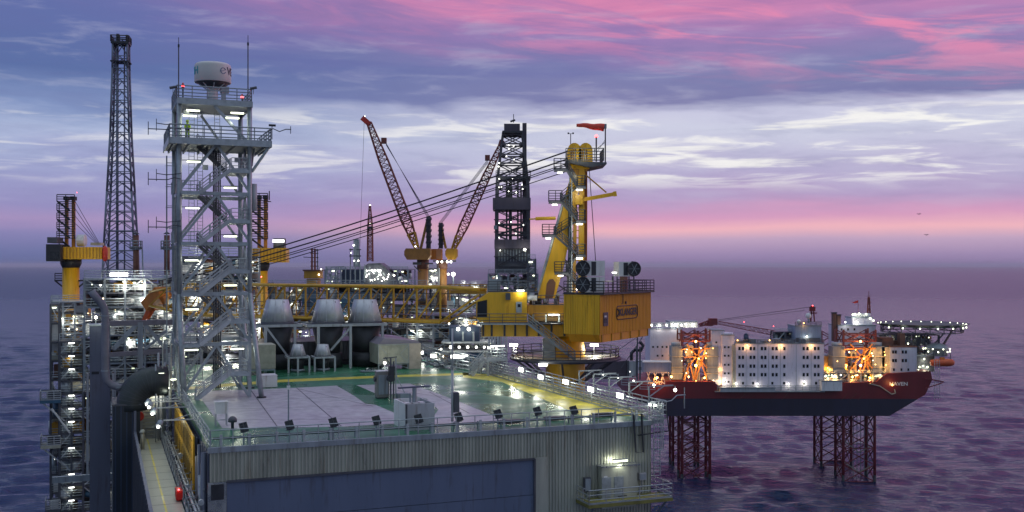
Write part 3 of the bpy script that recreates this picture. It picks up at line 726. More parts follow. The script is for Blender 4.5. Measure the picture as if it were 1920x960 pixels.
# ------------------------------------------------------------------ deck stair with landing, by the crane
p = B.ground(885, 706); fr = B.sub((p.x, p.y, 0)); zt = fr.front(915, 674).z; x1 = fr.front(912, 674).x
o = thing('deck_stair', 'galvanised stair with landing and lamps at the crane end of the green deck', 'stair', fr)
MB().stair((0, .5, 0), (x1, .5, zt), 1.0, True, .25, .045).build('stairs', LGREY, o)
MB().box(x1, x1 + 2.6, -.1, 2.6, zt - .25, zt).build('landing', LGREY, o)
MB().rail([(x1 + .1, 0, zt), (x1 + 2.5, 0, zt), (x1 + 2.5, 2.5, zt)], 1.1, 1.2, .045).build('railing', GALV, o)
for a_, b_ in ((x1 + .2, 0), (x1 + 2.4, 0), (x1 + .2, 2.4), (x1 + 2.4, 2.4)): MB().bar((a_, b_, 0), (a_, b_, zt - .25), .16).build('leg', LGREY, o)
tube_lamp(o, (x1 + 1.3, -.1, zt + 1.5), 1.6, 0, 120, m=L_W); MB().bar((x1 + .6, 0, zt), (x1 + .6, 0, zt + 1.6), .08).build('lamp_post', LGREY, o)
tube_lamp(o, (-.5, 1.5, zt + .4), 1.0, 0, 60, m=L_W)
o = thing('pipe_heap', 'tangle of grey pipes and hoses piled along the far edge of the deck', 'pipes', B.sub((B.ground(800, 694).x, B.ground(800, 694).y, 0)))
rn = random.Random(11)
for i in range(26):
    x = rn.uniform(0, 6.5); y = rn.uniform(0, 1.5) ; z = rn.uniform(.1, 1.1)
    MB().path([(x, y, z), (x + rn.uniform(.3, 1.6), y + rn.uniform(-.2, .3), z + rn.uniform(-.1, .5)), (x + rn.uniform(.8, 2.2), y, rn.uniform(.05, .6))], rn.uniform(.05, .12), 6).build('pipe', (GALV, LGREY, DGREY)[i % 3], o)
# curved far railing with lamps
pts = [B.ground(x, y) for x, y in ((786, 676), (812, 686), (845, 694), (880, 700))]
o = thing('far_railing', 'galvanised railing with lamps curving along the far edge of the deck', 'railing', B)
MB().rail([(q.x, q.y, 0) for q in pts], 2.2, 1.5, .05, 4).build('rail', GALV, o)
for i, (px, py, s) in enumerate(((789, 661, .5), (811, 667, .6), (857, 668, 1.6))):
    q = B.ground(px, 690); q = pts[min(i, 2)] if i < 2 else (pts[2] + pts[3]) / 2
    c = B.front(px, py, q.y); bb = MB().box(c.x - s / 2, c.x + s / 2, c.y - .3, c.y - .12, c.z - .2, c.z + .2).build('lamp', L_W, o)
    light(o, (c.x, c.y - .7, c.z + .1), 130, (.97, 1, .86), .3)

# ================================================================== TELECOM TOWER
p = B.ground(487, 743); q = B.ground(343, 749)
T = B.sub((q.x, p.y, 0))                     # origin: foot of the front leg at the deck edge
TWX = lambda px, py, y=0: T.front(px, py, y)
tw = thing('lattice_tower', 'tall galvanised lattice tower with zigzag stairs and tube lamps on the green deck', 'tower', T)
xl, xr = TWX(336, 400).x, TWX(468, 400).x; DP = 7.0
ZT = TWX(400, 192).z; ZBAL = TWX(400, 268).z; ZK = TWX(400, 551).z
levels = [TWX(400, y).z for y in (645, 551, 457, 363)]
# legs: front pair slightly bent outwards low down
for (sx_, y) in ((0, 0), (1, 0), (0, DP), (1, DP)):
    x = xl if sx_ == 0 else xr
    xf = (TWX(344, 749).x if sx_ == 0 else TWX(487, 743).x)
    m = MB().tube((x, y, ZK), (x, y, ZT), .23, 10)
    ymid = y - (1.2 if y == 0 else 0)
    m.tube((xf, ymid, 0), (x, y, ZK), .24, 10)
    m.build('leg', GALV, tw, True)
    MB().tube((xf, ymid, 0), (xf, ymid, .12), .45, 10).build('foot', DARK, tw)
for y in (0, DP):
    MB().bar((xr, y, 0), (xr, y, ZK), .3).build('inner_column', GALV, tw)
bm_ = MB()
for z in levels + [ZBAL, ZT]:
    k = .34
    bm_ = MB()
    for y in (0, DP): bm_.bar((xl, y, z), (xr, y, z), k, k)
    for x in (xl, xr): bm_.bar((x, 0, z), (x, DP, z), k * .8, k * .8)
    bm_.build('ring_beam', GALV, tw)
dg_ = MB(); xc = (xl + xr) / 2 + .15
seq = [ZT] + [ZBAL] + levels[::-1] + [0]
for i in range(1, len(seq) - 1):
    z1, z0 = seq[i], seq[i + 1]
    for y in (0, DP):
        dg_.bar((xc, y, z1 - .1), (xl + .1, y, z0 + .35 if z0 > 0 else .1), .23, .23).bar((xc, y, z1 - .1), (xr - .1, y, z0 + .35 if z0 > 0 else .1), .23, .23)
    for x in (xl, xr):
        dg_.bar((x, DP / 2, z1 - .1), (x, .1, z0 + .3), .2, .2).bar((x, DP / 2, z1 - .1), (x, DP - .1, z0 + .3), .2, .2)
dg_.bar((xc - .2, 0, ZT - .3), (xr - .2, 0, ZBAL + .2), .26).bar((xc - .8, DP, ZT - .3), (xr - 1.5, DP, ZBAL + .2), .22)
dg_.build('brace', GALV, tw)
# stairs
ll = [0] + levels + [ZBAL]
xa, xb_ = TWX(374, 400).x, TWX(430, 400).x
for i in range(len(ll) - 1):
    z0, z1 = ll[i], ll[i + 1]; zm = z0 + (z1 - z0) * .47
    s0 = xa if i else TWX(366, 740).x
    MB().stair((s0, -.5, z0), (xb_, -.5, zm), .9, True, .34, .045).build('stairs', LGREY, tw)
    MB().stair((xb_, 2.6, zm), (xa, 2.6, z1), .85, True, .26, .035).build('stairs', DGREY, tw)
    MB().box(xb_, xr - .1, -1, 3.2, zm - .3, zm).build('landing', GALV, tw)
    MB().rail([(xb_ + .1, -.95, zm), (xr - .3, -.95, zm), (xr - .3, 3.1, zm)], 1.1, .8, .035).build('railing', GALV, tw)
    if i:
        MB().box(xl + .1, xa, -1, 3.2, z0 - .2, z0 + .05).build('landing', GALV, tw)
        MB().rail([(xa - .1, -.95, z0), (xl + .2, -.95, z0)], 1.1, .8, .035).build('railing', GALV, tw)
        MB().rail([(xl - .5, -.2, z0), (xl - .5, 3.2, z0)], 1.1, .8, .035).build('railing', GALV, tw)
# cable riser and ladders
cr_ = MB()
for k in range(5): cr_.bar((xc + .1 + k * .16, DP * .55, .5), (xc + .1 + k * .16, DP * .55, ZBAL - .2), .11)
cr_.build('cable_riser', ROPE, tw)
la = MB()
for (x, y) in ((TWX(366, 300).x, DP * .6), (TWX(390, 400).x - .3, DP * .7), (TWX(418, 400).x, DP * .75)):
    la.bar((x - .25, y, 1), (x - .25, y, ZT), .05).bar((x + .25, y, 1), (x + .25, y, ZT), .05)
    for k in range(int(ZT / .35)): la.bar((x - .25, y, 1 + k * .35), (x + .25, y, 1 + k * .35), .04)
la.build('ladder', GALV, tw)
# outer cable ladders on the sign side
oc = MB()
for k, dx in enumerate((.5, .9)):
    oc.bar((xl - dx, .6 + k * 3, 3), (xl - dx, .6 + k * 3, ZBAL - (3 - 2 * k)), .12)
for z in range(4, int(ZBAL), 2): oc.bar((xl, .6, z), (xl - 1.0, .6, z), .06).bar((xl, 3.6, z), (xl - 1.0, 3.6, z), .06)
oc.build('cable_ladder', GREY, tw)
MB().tube((xr + .45, .5, TWX(470, 395).z), (xr + .45, .5, TWX(470, 344).z), .32, 12).build('antenna_drum', LGREY, tw, True)
# small boxes hung inside
for (px, py) in ((340, 188), (349, 211), (385, 314), (445, 300)):
    c = TWX(px, py, 1); MB().cb(c, (.5, .3, .45)).build('junction_box', LGREY, tw)
# balcony
bx0, bx1 = TWX(336, 268).x - .9, TWX(505, 268).x
MB().box(bx0, bx1, -1.0, DP + 1, ZBAL - .1, ZBAL + .12).build('balcony_deck', GREY, tw)
MB().bar((bx0, -1.05, ZBAL), (bx1, -1.05, ZBAL), .12, .6).bar((bx1 + .05, -1, ZBAL), (bx1 + .05, DP + 1, ZBAL), .12, .6).bar((bx0 - .05, -1, ZBAL), (bx0 - .05, DP + 1, ZBAL), .12, .6).build('edge_beam', GALV, tw)
MB().rail([(bx0, DP + .9, ZBAL + .12), (bx0, -1, ZBAL + .12), (bx1, -1, ZBAL + .12), (bx1, DP + .9, ZBAL + .12)], 1.35, 1.5, .055, 3).build('railing', GREY, tw)
MB().rail([(bx0, DP + .9, ZBAL + .12), (bx1, DP + .9, ZBAL + .12)], 1.2, .7, .04, 3).build('railing', GALV, tw)
MB().bar((xr + .2, 0, ZBAL - 2.6), (bx1 - .1, -.8, ZBAL - .2), .22).bar((xr + .2, 0, ZBAL - 2.0), (bx1 - 1.2, 2, ZBAL - .2), .18).build('balcony_brace', GALV, tw)
ub = MB()
for k in range(7): x = bx0 + .4 + k * (bx1 - bx0 - .8) / 6; ub.bar((x, -.9, ZBAL - .22), (x, DP + .9, ZBAL - .22), .14, .24)
ub.build('floor_beam', GREY, tw)
# top platform
tx0, tx1 = TWX(338, 195).x - .3, TWX(471, 195).x
MB().box(tx0, tx1, -.3, DP + .3, ZT - .1, ZT + .12).build('top_deck', GREY, tw)
MB().bar((tx0, -.35, ZT - .05), (tx1, -.35, ZT - .05), .12, .55).bar((tx1 + .05, -.3, ZT - .05), (tx1 + .05, DP + .3, ZT - .05), .12, .55).build('edge_beam', GALV, tw)
MB().rail([(tx0, DP + .2, ZT + .12), (tx0, -.3, ZT + .12), (tx1, -.3, ZT + .12), (tx1, DP + .2, ZT + .12), (tx0, DP + .2, ZT + .12)], 1.25, 1.3, .05, 3).build('railing', GREY, tw)
for (px, py) in ((362, 207), (356, 217), (445, 212), (436, 221)):
    c = TWX(px, py, .8 if py in (207, 212) else -.2); tube_lamp(tw, c, 1.2, 0, 45)
for (px, py, y, pw) in ((363, 303, .5, 40), (432, 352, 1.8, 45), (361, 390, .5, 40), (432, 443, 1.8, 45), (359, 488, .5, 45), (432, 535, 1.8, 45), (360, 580, .5, 45), (359, 656, .5, 60), (445, 654, -.2, 90)):
    tube_lamp(tw, TWX(px, py, y), 1.2, 0, pw)
lr = MB()
for py in (300, 388, 485, 577): a, b_ = TWX(338, py, .5), TWX(385, py, .5); lr.bar(a, b_, .07)
for py in (349, 440, 532): a, b_ = TWX(408, py, 1.8), TWX(458, py, 1.8); lr.bar(a, b_, .07)
lr.build('lamp_rail', GREY, tw)
# whips
for i, (px, y0_, y1_) in enumerate(((335, 172, 70), (465, 172, 66))):
    c = TWX(px, y0_, -.3); z1 = TWX(px, y1_, -.3).z
    o = thing('whip_antenna', ('thin whip antenna on the tower top corner beside the red beacon', 'thin whip antenna on the tower top corner beside the camera')[i], 'antenna', T.sub(c))
    MB().tube((0, 0, -1), (0, 0, (z1 - c.z) * .85), .055, 7).build('rod', DGREY, o); MB().tube((0, 0, (z1 - c.z) * .85), (0, 0, z1 - c.z), .03, 6).box(-.08, .08, -.08, .08, (z1 - c.z) * .82, (z1 - c.z) * .87).build('tip', DARK, o)
    o2 = thing('tower_camera', ('small camera bracket on the tower top corner beside the red beacon', 'small camera on the tower top corner away from the red beacon')[i], 'camera', T.sub(c + Vector(((-.5, .5)[i], 0, .1))))
    MB().bar((0, 0, -.3), (0, 0, .2), .06).build('bracket', GREY, o2); MB().tube((-.3, 0, .2), (.3, 0, .35), .13, 8).build('camera_body', DGREY, o2)
for i, (px, py) in enumerate(((343, 160), (454, 181))):
    c = TWX(px, py, .3); o = thing('warning_beacon', ('red warning beacon on a post at the tower top corner', 'red warning beacon low behind the tower top railing')[i], 'beacon', T.sub(c))
    MB().tube((0, 0, -1.4 if i == 0 else -.8), (0, 0, -.25), .07, 6).build('post', DGREY, o)
    MB().lathe((0, 0, -.25), [(.12, 0), (.13, .15), (.1, .4), (.04, .5)], 10).build('lens', RED, o, True)
    MB().lathe((0, 0, -.12), [(.14, 0), (.145, .05), (.14, .12)], 10).build('lit_ring', L_R, o, True)
# radome
c = TWX(399, 190, 2.8); rad = T.sub((c.x, 2.8, ZT + .12))
o = thing('radome', 'white drum-shaped radome with lettering on top of the lattice tower', 'radome', rad)
r = (rad.front(434, 150).x - rad.front(365, 150).x) / 2; z0, z1 = rad.front(400, 156).z, rad.front(400, 119).z
RADM = mat('radome white gelcoat', (.62, .60, .60), .4, 0, .06, .5)
MB().lathe((0, 0, 0), [(r * .985, z0), (r, z0 + .05), (r, z1 - .35), (r * .97, z1 - .18), (r * .88, z1 - .06), (r * .5, z1), (.02, z1 + .02)], 48).build('drum', RADM, o, True)
MB().lathe((0, 0, 0), [(.5, z0 - .5), (r * .97, z0 - .01)], 32).build('underside', DARK, o, True)
MB().tube((0, 0, 0), (0, 0, z0 - .45), .48, 16).build('column', WHITE, o, True)
MB().bar((1.0, 0, .4), (1.0, 0, z0 - .1), .4).box(.7, 1.5, -.3, .3, z0 - .9, z0 - .3).build('drive_box', LGREY, o)
brc = MB(); [brc.bar((math.cos(R(a)) * .5, math.sin(R(a)) * .5, z0 - .7), (math.cos(R(a)) * r * .8, math.sin(R(a)) * r * .8, z0 - .12), .08) for a in range(0, 360, 45)]; brc.build('strut', WHITE, o)
CYT = mat('turquoise lettering', (.02, .35, .42), .5, 0, .05, 1); DKT = mat('dark lettering', (.03, .04, .07), .5, 0, .05, 1)
zc = (z0 + z1) / 2 + .05
def wrap(s, ang, size, m, dz=0):
    a = R(ang); text(s, size, m, o, (math.sin(a) * (r + .004), -math.cos(a) * (r + .004), zc + dz), (R(90), 0, a), .012, 'letter', bold=.02)
base = math.degrees(math.atan2(-rad.o.x, rad.o.y)) - math.degrees(TH)   # towards the camera
vdir = -(math.degrees(math.atan2(rad.o.x, rad.o.y)) + math.degrees(TH))
wrap('H', vdir - 62, 1.0, CYT); wrap('T', vdir - 80, 1.0, CYT)
wrap('V', vdir + 60, 1.0, DKT); wrap('E', vdir + 78, 1.0, DKT)
a = R(vdir + 34)
lg = MB(); lg.path([(math.cos(R(t)) * .28, 0, math.sin(R(t)) * .28) for t in range(20, 350, 20)], .035, 5); lg.bar((-.2, 0, -.06), (.2, 0, .1), .04)
lo = lg.build('logo', mat('slate blue lettering', (.08, .14, .28), .5, 0, .05, 1), o); lo.location = (math.sin(a) * (r + .0), -math.cos(a) * (r + .0), zc); lo.rotation_euler = (0, 0, a)
# dipole antennas reaching out over the walkway side
for i, (px, py, L) in enumerate(((318, 241, 40), (318, 335, 40), (318, 424, 40))):
    c = TWX(px, py, -.5); x1 = TWX(px - L, py, -.5).x - c.x
    o = thing('dipole_antenna', ('dipole antenna arm at balcony height of the lattice tower', 'dipole antenna arm halfway up the lattice tower', 'lowest dipole antenna arm on the lattice tower')[i], 'antenna', T.sub(c), 'dipole antennas on the tower side')
    MB().path([(1.0, 0, 0), (.4, 0, .1), (-.2, 0, -.1), (x1, 0, -.1)], .05, 6).path([(1, 0, .5), (-.3, 0, .35), (x1 * .62, 0, .45)], .045, 6).build('arm', DGREY, o)
    MB().bar((x1, 0, -.65), (x1, 0, .55), .07).bar((x1 * .62, 0, -.25), (x1 * .62, 0, .85), .06).build('element', DGREY, o)
c = TWX(508, 243, -1); o = thing('dipole_antenna', 'curved antenna arm at the far corner of the tower balcony', 'antenna', T.sub(c))
MB().path([(-.4, 0, -.3), (.2, 0, .1), (.8, 0, -.15), (1.4, 0, .1), (1.9, 0, .1)], .05, 6).build('arm', DGREY, o); MB().bar((1.85, 0, -.3), (1.85, 0, .4), .06).build('element', DGREY, o)
c = TWX(510, 236, .5); o = thing('wind_gauge', 'small wind gauge on a post at the tower balcony corner', 'wind gauge', T.sub(c))
MB().bar((0, 0, -1.3), (0, 0, 0), .07).build('post', DGREY, o); MB().tube((-.3, 0, .05), (.35, 0, .05), .11, 8).build('sensor', DARK, o)

# ------------------------------------------------------------------ worker on the balcony
def worker(fr, label):
    o = thing('person', label, 'person', fr)
    J = [(0,0,.98),(0,0,1.2),(0,.02,1.42),(0,.0,1.53),(-.02,-.02,1.62),            # pelvis spine chest neck head base
         (-.19,0,1.40),(-.24,-.08,1.15),(-.1,-.28,1.12),(.19,0,1.40),(.25,-.08,1.15),(.12,-.28,1.1),  # arms, hands on the rail
         (-.1,0,.92),(-.12,-.02,.5),(-.12,.03,.1),(-.12,-.12,.04),(.1,0,.92),(.12,-.02,.5),(.12,.03,.1),(.12,-.12,.04),(0,-.01,1.72)]
    Eg = [(0,1),(1,2),(2,3),(3,4),(2,5),(5,6),(6,7),(2,8),(8,9),(9,10),(0,11),(11,12),(12,13),(13,14),(0,15),(15,16),(16,17),(17,18),(4,19)]
    rd = [.17,.16,.17,.07,.09,.085,.065,.045,.085,.065,.045,.11,.085,.06,.05,.11,.085,.06,.05,.095]
    me = bpy.data.meshes.new('body'); me.from_pydata(J, Eg, []); b = bpy.data.objects.new('body', me); COL.objects.link(b); b.parent = o
    sk = b.modifiers.new('skin', 'SKIN'); sb = b.modifiers.new('sub', 'SUBSURF'); sb.levels = sb.render_levels = 2
    for i, d in enumerate(me.skin_vertices[0].data): d.radius = (rd[i], rd[i])
    me.skin_vertices[0].data[0].use_root = True
    me.materials.append(HIVIS)
    MB().lathe((-.01, -.02, 1.6), [(.05, 0), (.125, .05), (.14, .14), (.11, .24), (.04, .29)], 12).build('hood', HIVIS, o, True)
    MB().lathe((-.03, -.1, 1.63), [(.03, 0), (.07, .05), (.075, .1), (.05, .16)], 10).build('face', SKIN, o, True)
    MB().lathe((0, 0, .88), [(.2, 0), (.21, .12), (.2, .26)], 14).build('dark_jacket_band', BLK, o, True)
    for s in (-1, 1):
        MB().lathe((s * .12, .02, 0), [(.1, 0), (.1, .2), (.085, .36)], 10).build('boot', BLK, o, True)
    return o
c = TWX(351, 262, -.2)
worker(T.sub((c.x, -.45, ZBAL + .12)), 'worker in hooded yellow high visibility suit leaning on the tower balcony rail')

# ================================================================== WALKWAY, SIGN AND PIPEWORK BESIDE THE BUILDING
camU = (B.mi @ (Vector((0, 0, CZ)) - B.o)).x
def U(off): return camU + off * math.cos(TH)     # lateral position from the slope of lines to the vanishing point
zw = -(17 - 12.5)                                 # walkway level relative to the roof deck
u0, u1 = U(3.33), U(5.76)
v0, v1 = -35, B.ground(260, 822, zw).y
o = thing('side_walkway', 'pale steel walkway with yellow centre line running beside the building below the sign', 'walkway', B)
MB().box(u0, u1, v0, v1, zw - .3, zw).build('deck', WALKM, o)
MB().box((u0 + u1) / 2 - .12, (u0 + u1) / 2 + .02, v0, v1, zw + .003, zw + .006).build('yellow_line', LINE, o)
sm_ = MB(); y = v0
while y < v1: sm_.box(u0, u1, y, y + .06, zw + .007, zw + .010); y += 3.0
sm_.build('plate_seam', DGREY, o)
MB().box(u0 - .25, u0 - .02, v0, v1 - 4, zw - 16, zw + 1.3).build('side_panel', BLUP, o)
MB().box(u0 - .25, u0 - .02, v1 - 4, v1 + .5, zw - 16, zw + 3.2).build('side_panel', BLUP, o)
rs = MB(); y = v0
while y < v1: rs.bar((u0 - .3, y, zw - 16), (u0 - .3, y, zw + 1.3), .1); y += 1.6
rs.build('panel_rib', DGREY, o)
for i, y in enumerate((20, 34)):
    light(o, ((u0 + u1) / 2 + .8, y, zw + 4), 130, (1, .98, .78), .5)
light(o, ((u0 + u1) / 2 + .8, 7, zw + 4), 130, (1, .98, .78), .5)
# end wall with louvre door
ew_ = thing('end_wall', 'lit louvred wall with dark red hose reel at the end of the walkway', 'wall', B.sub((u0, v1, zw)))
MB().box(-.2, u1 - u0 + .6, 0, .2, 0, 4.6).build('wall', LGREY, ew_)
lv = MB(); [lv.box(.7, 1.9, -.08, -.01, .3 + k * .32, .5 + k * .32) for k in range(12)]; lv.build('louvre', WALKM, ew_)
MB().tube((.35, -.45, 2.2), (.35, -.1, 2.2), .45, 14).build('hose_reel', RED, ew_, True)
MB().rail([(1.0, -.6, 0), (u1 - u0, -.6, 0)], 1.1, .6, .04).build('railing', GALV, ew_)
o = thing('walkway_bollard', 'pale round topped post standing at the far end of the walkway', 'post', B.sub((u0 + .45, v1 - 6.5, zw)))
MB().tube((0, 0, 0), (0, 0, 1.5), .16, 10).build('post', TARP, o, True); MB().lathe((0, 0, 1.5), [(.26, 0), (.28, .1), (.15, .3), (.03, .34)], 12).build('cap', WALKM, o, True)
# pipe rack between walkway and wall
pr = thing('pipe_rack', 'long rack of galvanised pipes between the walkway and the building wall', 'pipe rack', B)
for k in range(5):
    x = u1 + .12 + k * .16; MB().tube((x, v0, zw + .2 + .28 * (k % 3)), (x, v1 - 1, zw + .2 + .28 * (k % 3)), (.09, .06, .11, .05, .07)[k], 8).build('pipe', (GALV, DGREY, GALV, DARK, LGREY)[k], pr, True)
sp = MB(); y = v0 + 1
while y < v1: sp.bar((u1 + .05, y, zw - .1), (u1 + .05, y, zw + 1.2), .08).bar((u1, y, zw + .15), (u1 + 1, y, zw + .15), .08).bar((u1, y, zw + .95), (u1 + .9, y, zw + .95), .06); y += 2.2
sp.build('rack_support', GALV, pr)
rn = random.Random(5)
for k in range(30):
    y = rn.uniform(-12, v1 - 2); x = u1 + rn.uniform(.1, .9); z = zw + rn.uniform(.3, 1.6)
    if k % 3 == 0: MB().tube((x, y, z), (x, y + .3, z), rn.uniform(.1, .2), 8).build('flange', GALV, pr)
    elif k % 3 == 1: MB().bar((x, y, z - .5), (x, y, z + .7), .07).build('valve', LGREY, pr)
    else: MB().path([(x, y, z), (x + .2, y + .3, z + .3), (x + .3, y + 1, z - .2)], .05, 6).build('hose', DARK, pr)
MB().box(u1 - .35, u1 + .1, 4.6, 6.2, zw + .1, zw + .75).build('fire_box', RED, pr)
bulb(pr, (u1 - .2, 4.4, zw + .9), .1, L_R, 8, 'red_lamp', (1, .1, .08), (0, -.3, .2))
# tall vertical pipes rising at the far end of the rack
vp = thing('riser_pipe', 'cluster of bright vertical riser pipes rising past the far end of the walkway', 'pipes', B.sub((u1 - .2, v1 - 3, zw)))
for k, (dx, dy, rr) in enumerate(((-.3, 0, .07), (0, 1, .1), (.35, .3, .06), (.6, 1.5, .12), (.95, .5, .07), (1.2, 2, .1))):
    MB().tube((dx, dy, 0), (dx, dy, 7.5 + (k % 3)), rr, 8).build('pipe', (GALV, LGREY, WALKM)[k % 3], vp, True)
cl = MB()
for z in (1.5, 3.2, 5, 6.8): cl.bar((-.5, .4, z), (1.4, .4, z), .08)
cl.build('clamp', GREY, vp)
for k, (dx, z) in enumerate(((.2, 6.6), (.7, 5.2), (1.3, 6.0))): tube_lamp(vp, (dx, -.2, z), .5, 0, 50)
# wall pipes on the building side
wp = thing('wall_pipework', 'dark blue green vertical pipes fixed to the building wall below the sign', 'pipes', B)
for k in range(9):
    y = 1.2 + k * 1.15; MB().tube((-.28, y, -20), (-.28, y, -.5 - (k % 3)), .13 if k % 2 else .2, 8).build('pipe', (BLUP, DGREY, GALV)[k % 3], wp, True)
cl = MB(); [cl.bar((-.3, .8, z), (-.3, 11, z), .1) for z in (-3, -6, -9.5, -13)]; cl.build('clamp', GREY, wp)
# yellow sign
s0 = B.side(365, 800, U(6.9)); s1 = B.side(330, 755, U(6.9)); 
sz1 = -(12.7 - 12.5); sz0 = -(16.9 - 12.5)
sg = thing('yellow_sign', 'big yellow sign board with two rows of black lettering on the building wall', 'sign', B.sub((U(6.9), s0.y, 0)))
Ls = s1.y - s0.y
MB().box(-.12, 0, 0, Ls, sz0, sz1).build('board', YEL, sg)
rn = random.Random(2)
for row, (a_, b_) in enumerate(((.56, .92), (.1, .46))):
    y = .7
    while y < Ls - .9:
        h0 = sz0 + (sz1 - sz0) * a_; h1 = sz0 + (sz1 - sz0) * b_
        g = MB().box(-.14, -.122, y, y + .1, h0, h1)
        kk = rn.randint(0, 3)
        if kk in (0, 1): g.box(-.138, -.124, y + .102, y + .4, h1 - .14, h1 - .02)
        if kk in (0, 2): g.box(-.138, -.124, y + .102, y + .4, (h0 + h1) / 2 - .08, (h0 + h1) / 2 + .04)
        if kk in (1, 3): g.box(-.14, -.122, y + .41, y + .5, h0, h1 - .22)
        if kk in (2, 3): g.box(-.138, -.124, y + .102, y + .4, h0 + .02, h0 + .14)
        g.build('letter', BLK, sg); y += 1.12
fb = MB(); [fb.bar((.05, y, sz0 - .2), (.05, y, sz1 + .1), .12) for y in (.3, Ls * .33, Ls * .66, Ls - .3)]; fb.build('mounting_frame', DGREY, sg)
o = thing('inner_cladding', 'navy blue clad wall facing the walkway behind the yellow sign', 'wall', B)
MB().box(-.06, -.003, 0, 40, ZB, -.4).build('cladding', NAVY, o)
rb = MB(); [rb.box(-.11, -.062, y, y + .12, -20, -.4) for y in [.5 + 1.3 * k for k in range(28)]]; rb.build('rib', BLUP, o)

# ------------------------------------------------------------------ blue column, exhaust pipe, duct, gantry
K = Fr(PX(168, 960, 104), TH)
a = K.front(207, 960); zt = K.front(168, 612).z
o = thing('clad_column', 'tall plain slate blue clad column rising beside the walkway', 'column', K)
MB().box(0, a.x, 0, 2.4, -12, zt).build('column_body', BLUP, o); MB().box(-.06, a.x + .06, -.06, 2.46, zt + .002, zt + .18).build('cap', GREY, o)
MB().box(a.x * .1, a.x * .45, -.05, -.004, K.front(168, 702).z, K.front(168, 697).z).build('nameplate', DARK, o)
bulb(o, (a.x * .3, -.3, zt + .9), .22, L_WS, 80); MB().bar((a.x * .3, 0, zt), (a.x * .3, 0, zt + .8), .07).build('lamp_post', GREY, o)
V = Fr(PX(197, 700, 99), TH)
pp = [V.front(x, y) for x, y in ((171, 545), (176, 553), (188, 566), (195, 577), (197.5, 592), (197.5, 640), (197.5, 695), (200, 713), (208, 722), (222, 726), (236, 727))]
o = thing('exhaust_pipe', 'thick grey bent vent pipe with slanted mouth standing before the blue column', 'pipe', V)
MB().path(pp, .34, 16).build('pipe', mat('mauve grey pipe paint', (.20, .20, .25), .5, .1, .2, 1), o, True)
c = pp[0]; d_ = (pp[0] - pp[1]).normalized()
MB().tube(c - d_ * .02, c + d_ * .06, .27, 14).build('mouth', DARK, o)
for q in (pp[4], pp[6], pp[9]): MB().lathe(q - Vector((0, 0, .06)), [(.4, 0), (.4, .12)], 14).build('flange', GREY, o)
V2 = Fr(PX(290, 757, 100.5), TH)
q = lambda a_, rr: V2.front(290 + math.cos(R(a_)) * rr * -1, 757 - math.sin(R(a_)) * rr)
o = thing('duct_elbow', 'big ribbed dark grey duct elbow curving down beside the exhaust pipe', 'duct', V2)
DUCT = mat('dark green grey duct', (.05, .062, .068), .5, .2, .3, 1)
cen = [q(a_, 42) for a_ in range(0, 91, 6)]
MB().path([cen[0] + Vector((0, 0, -.6))] + cen + [cen[-1] + Vector((1.2, 0, 0))], 1.42, 24).build('duct', DUCT, o, True)
rb = MB()
for a_, c in zip(range(0, 91, 9), [q(a_, 42) for a_ in range(0, 91, 9)]):
    c2 = q(a_ + 3, 42); rb.path([c, c + (c2 - c) * .25], 1.46, 24)
rb.build('rib', DGREY, o, True)
K2 = Fr(PX(212, 960, 98), TH); w2_ = K2.front(263, 960).x; t2_ = K2.front(212, 762).z
o = thing('navy_enclosure', 'dark navy clad enclosure under the duct elbow beside the walkway', 'enclosure', K2)
MB().box(0, w2_, 0, 6, -8, t2_).build('wall', mat('dark teal cladding', (.02, .032, .05), .55, .1, .3, .3, streak=True), o); r2_ = MB(); [r2_.box(.15 + .5 * k, .27 + .5 * k, -.06, -.003, -8, t2_) for k in range(int(w2_ / .5))]; r2_.build('rib', NAVY, o); MB().box(-.1, w2_ + .1, -.1, 6, t2_ + .003, t2_ + .15).build('coping', DGREY, o)
G = Fr(PX(200, 660, 104), TH)
gp = lambda x, y, yy=0: G.front(x, y, yy)
o = thing('pipe_gantry', 'heavy grey braced steel gantry between the blue column and the lattice tower', 'steel frame', G)
g_ = MB()
for yy in (0, 5):
    g_.bar(gp(205, 607, yy), gp(336, 603, yy), .45, .5)
for yy in (0, 5):
    g_.bar(gp(190, 666, yy), gp(336, 657, yy), .4, .45)
g_.build('chord', mat('mauve grey beam paint', (.19, .18, .22), .55, .1, .25, 1), o)
MB().bar(gp(263, 604), gp(263, 690), .5).build('column', GREY, o)
MB().bar(gp(330, 520), gp(332, 700, 0), .4).build('column', GREY, o)
MB().bar(gp(212, 655), gp(258, 606), .42).build('brace', GREY, o); MB().bar(gp(270, 606), gp(312, 655), .34).bar(gp(312, 620), gp(272, 655), .26).build('brace', GREY, o)
o = thing('bracing_beam', 'long horizontal steel beam tying the stair tower to the blue column', 'beam', Fr(PX(98, 900, 112), TH))
F_ = Fr(PX(98, 900, 112), TH); MB().bar((0, 0, 0), F_.front(226, 891), .5, .65).build('beam', GREY, o)
MB().bar(F_.front(164, 700), F_.front(164, 893), .24).bar(F_.front(212, 700), F_.front(212, 960), .24).bar(F_.front(216, 690), F_.front(216, 900), .16).build('downpipe', LGREY, o)

# ================================================================== BIG YELLOW PEDESTAL CRANE
CY = 130.0
CR = Fr(PX(1060, 668, CY), 0)                # centre of the round platform
root_p = PX(905, 572, 126); tip_p = PX(292, 560, 147)
pedz = -CR.o.z
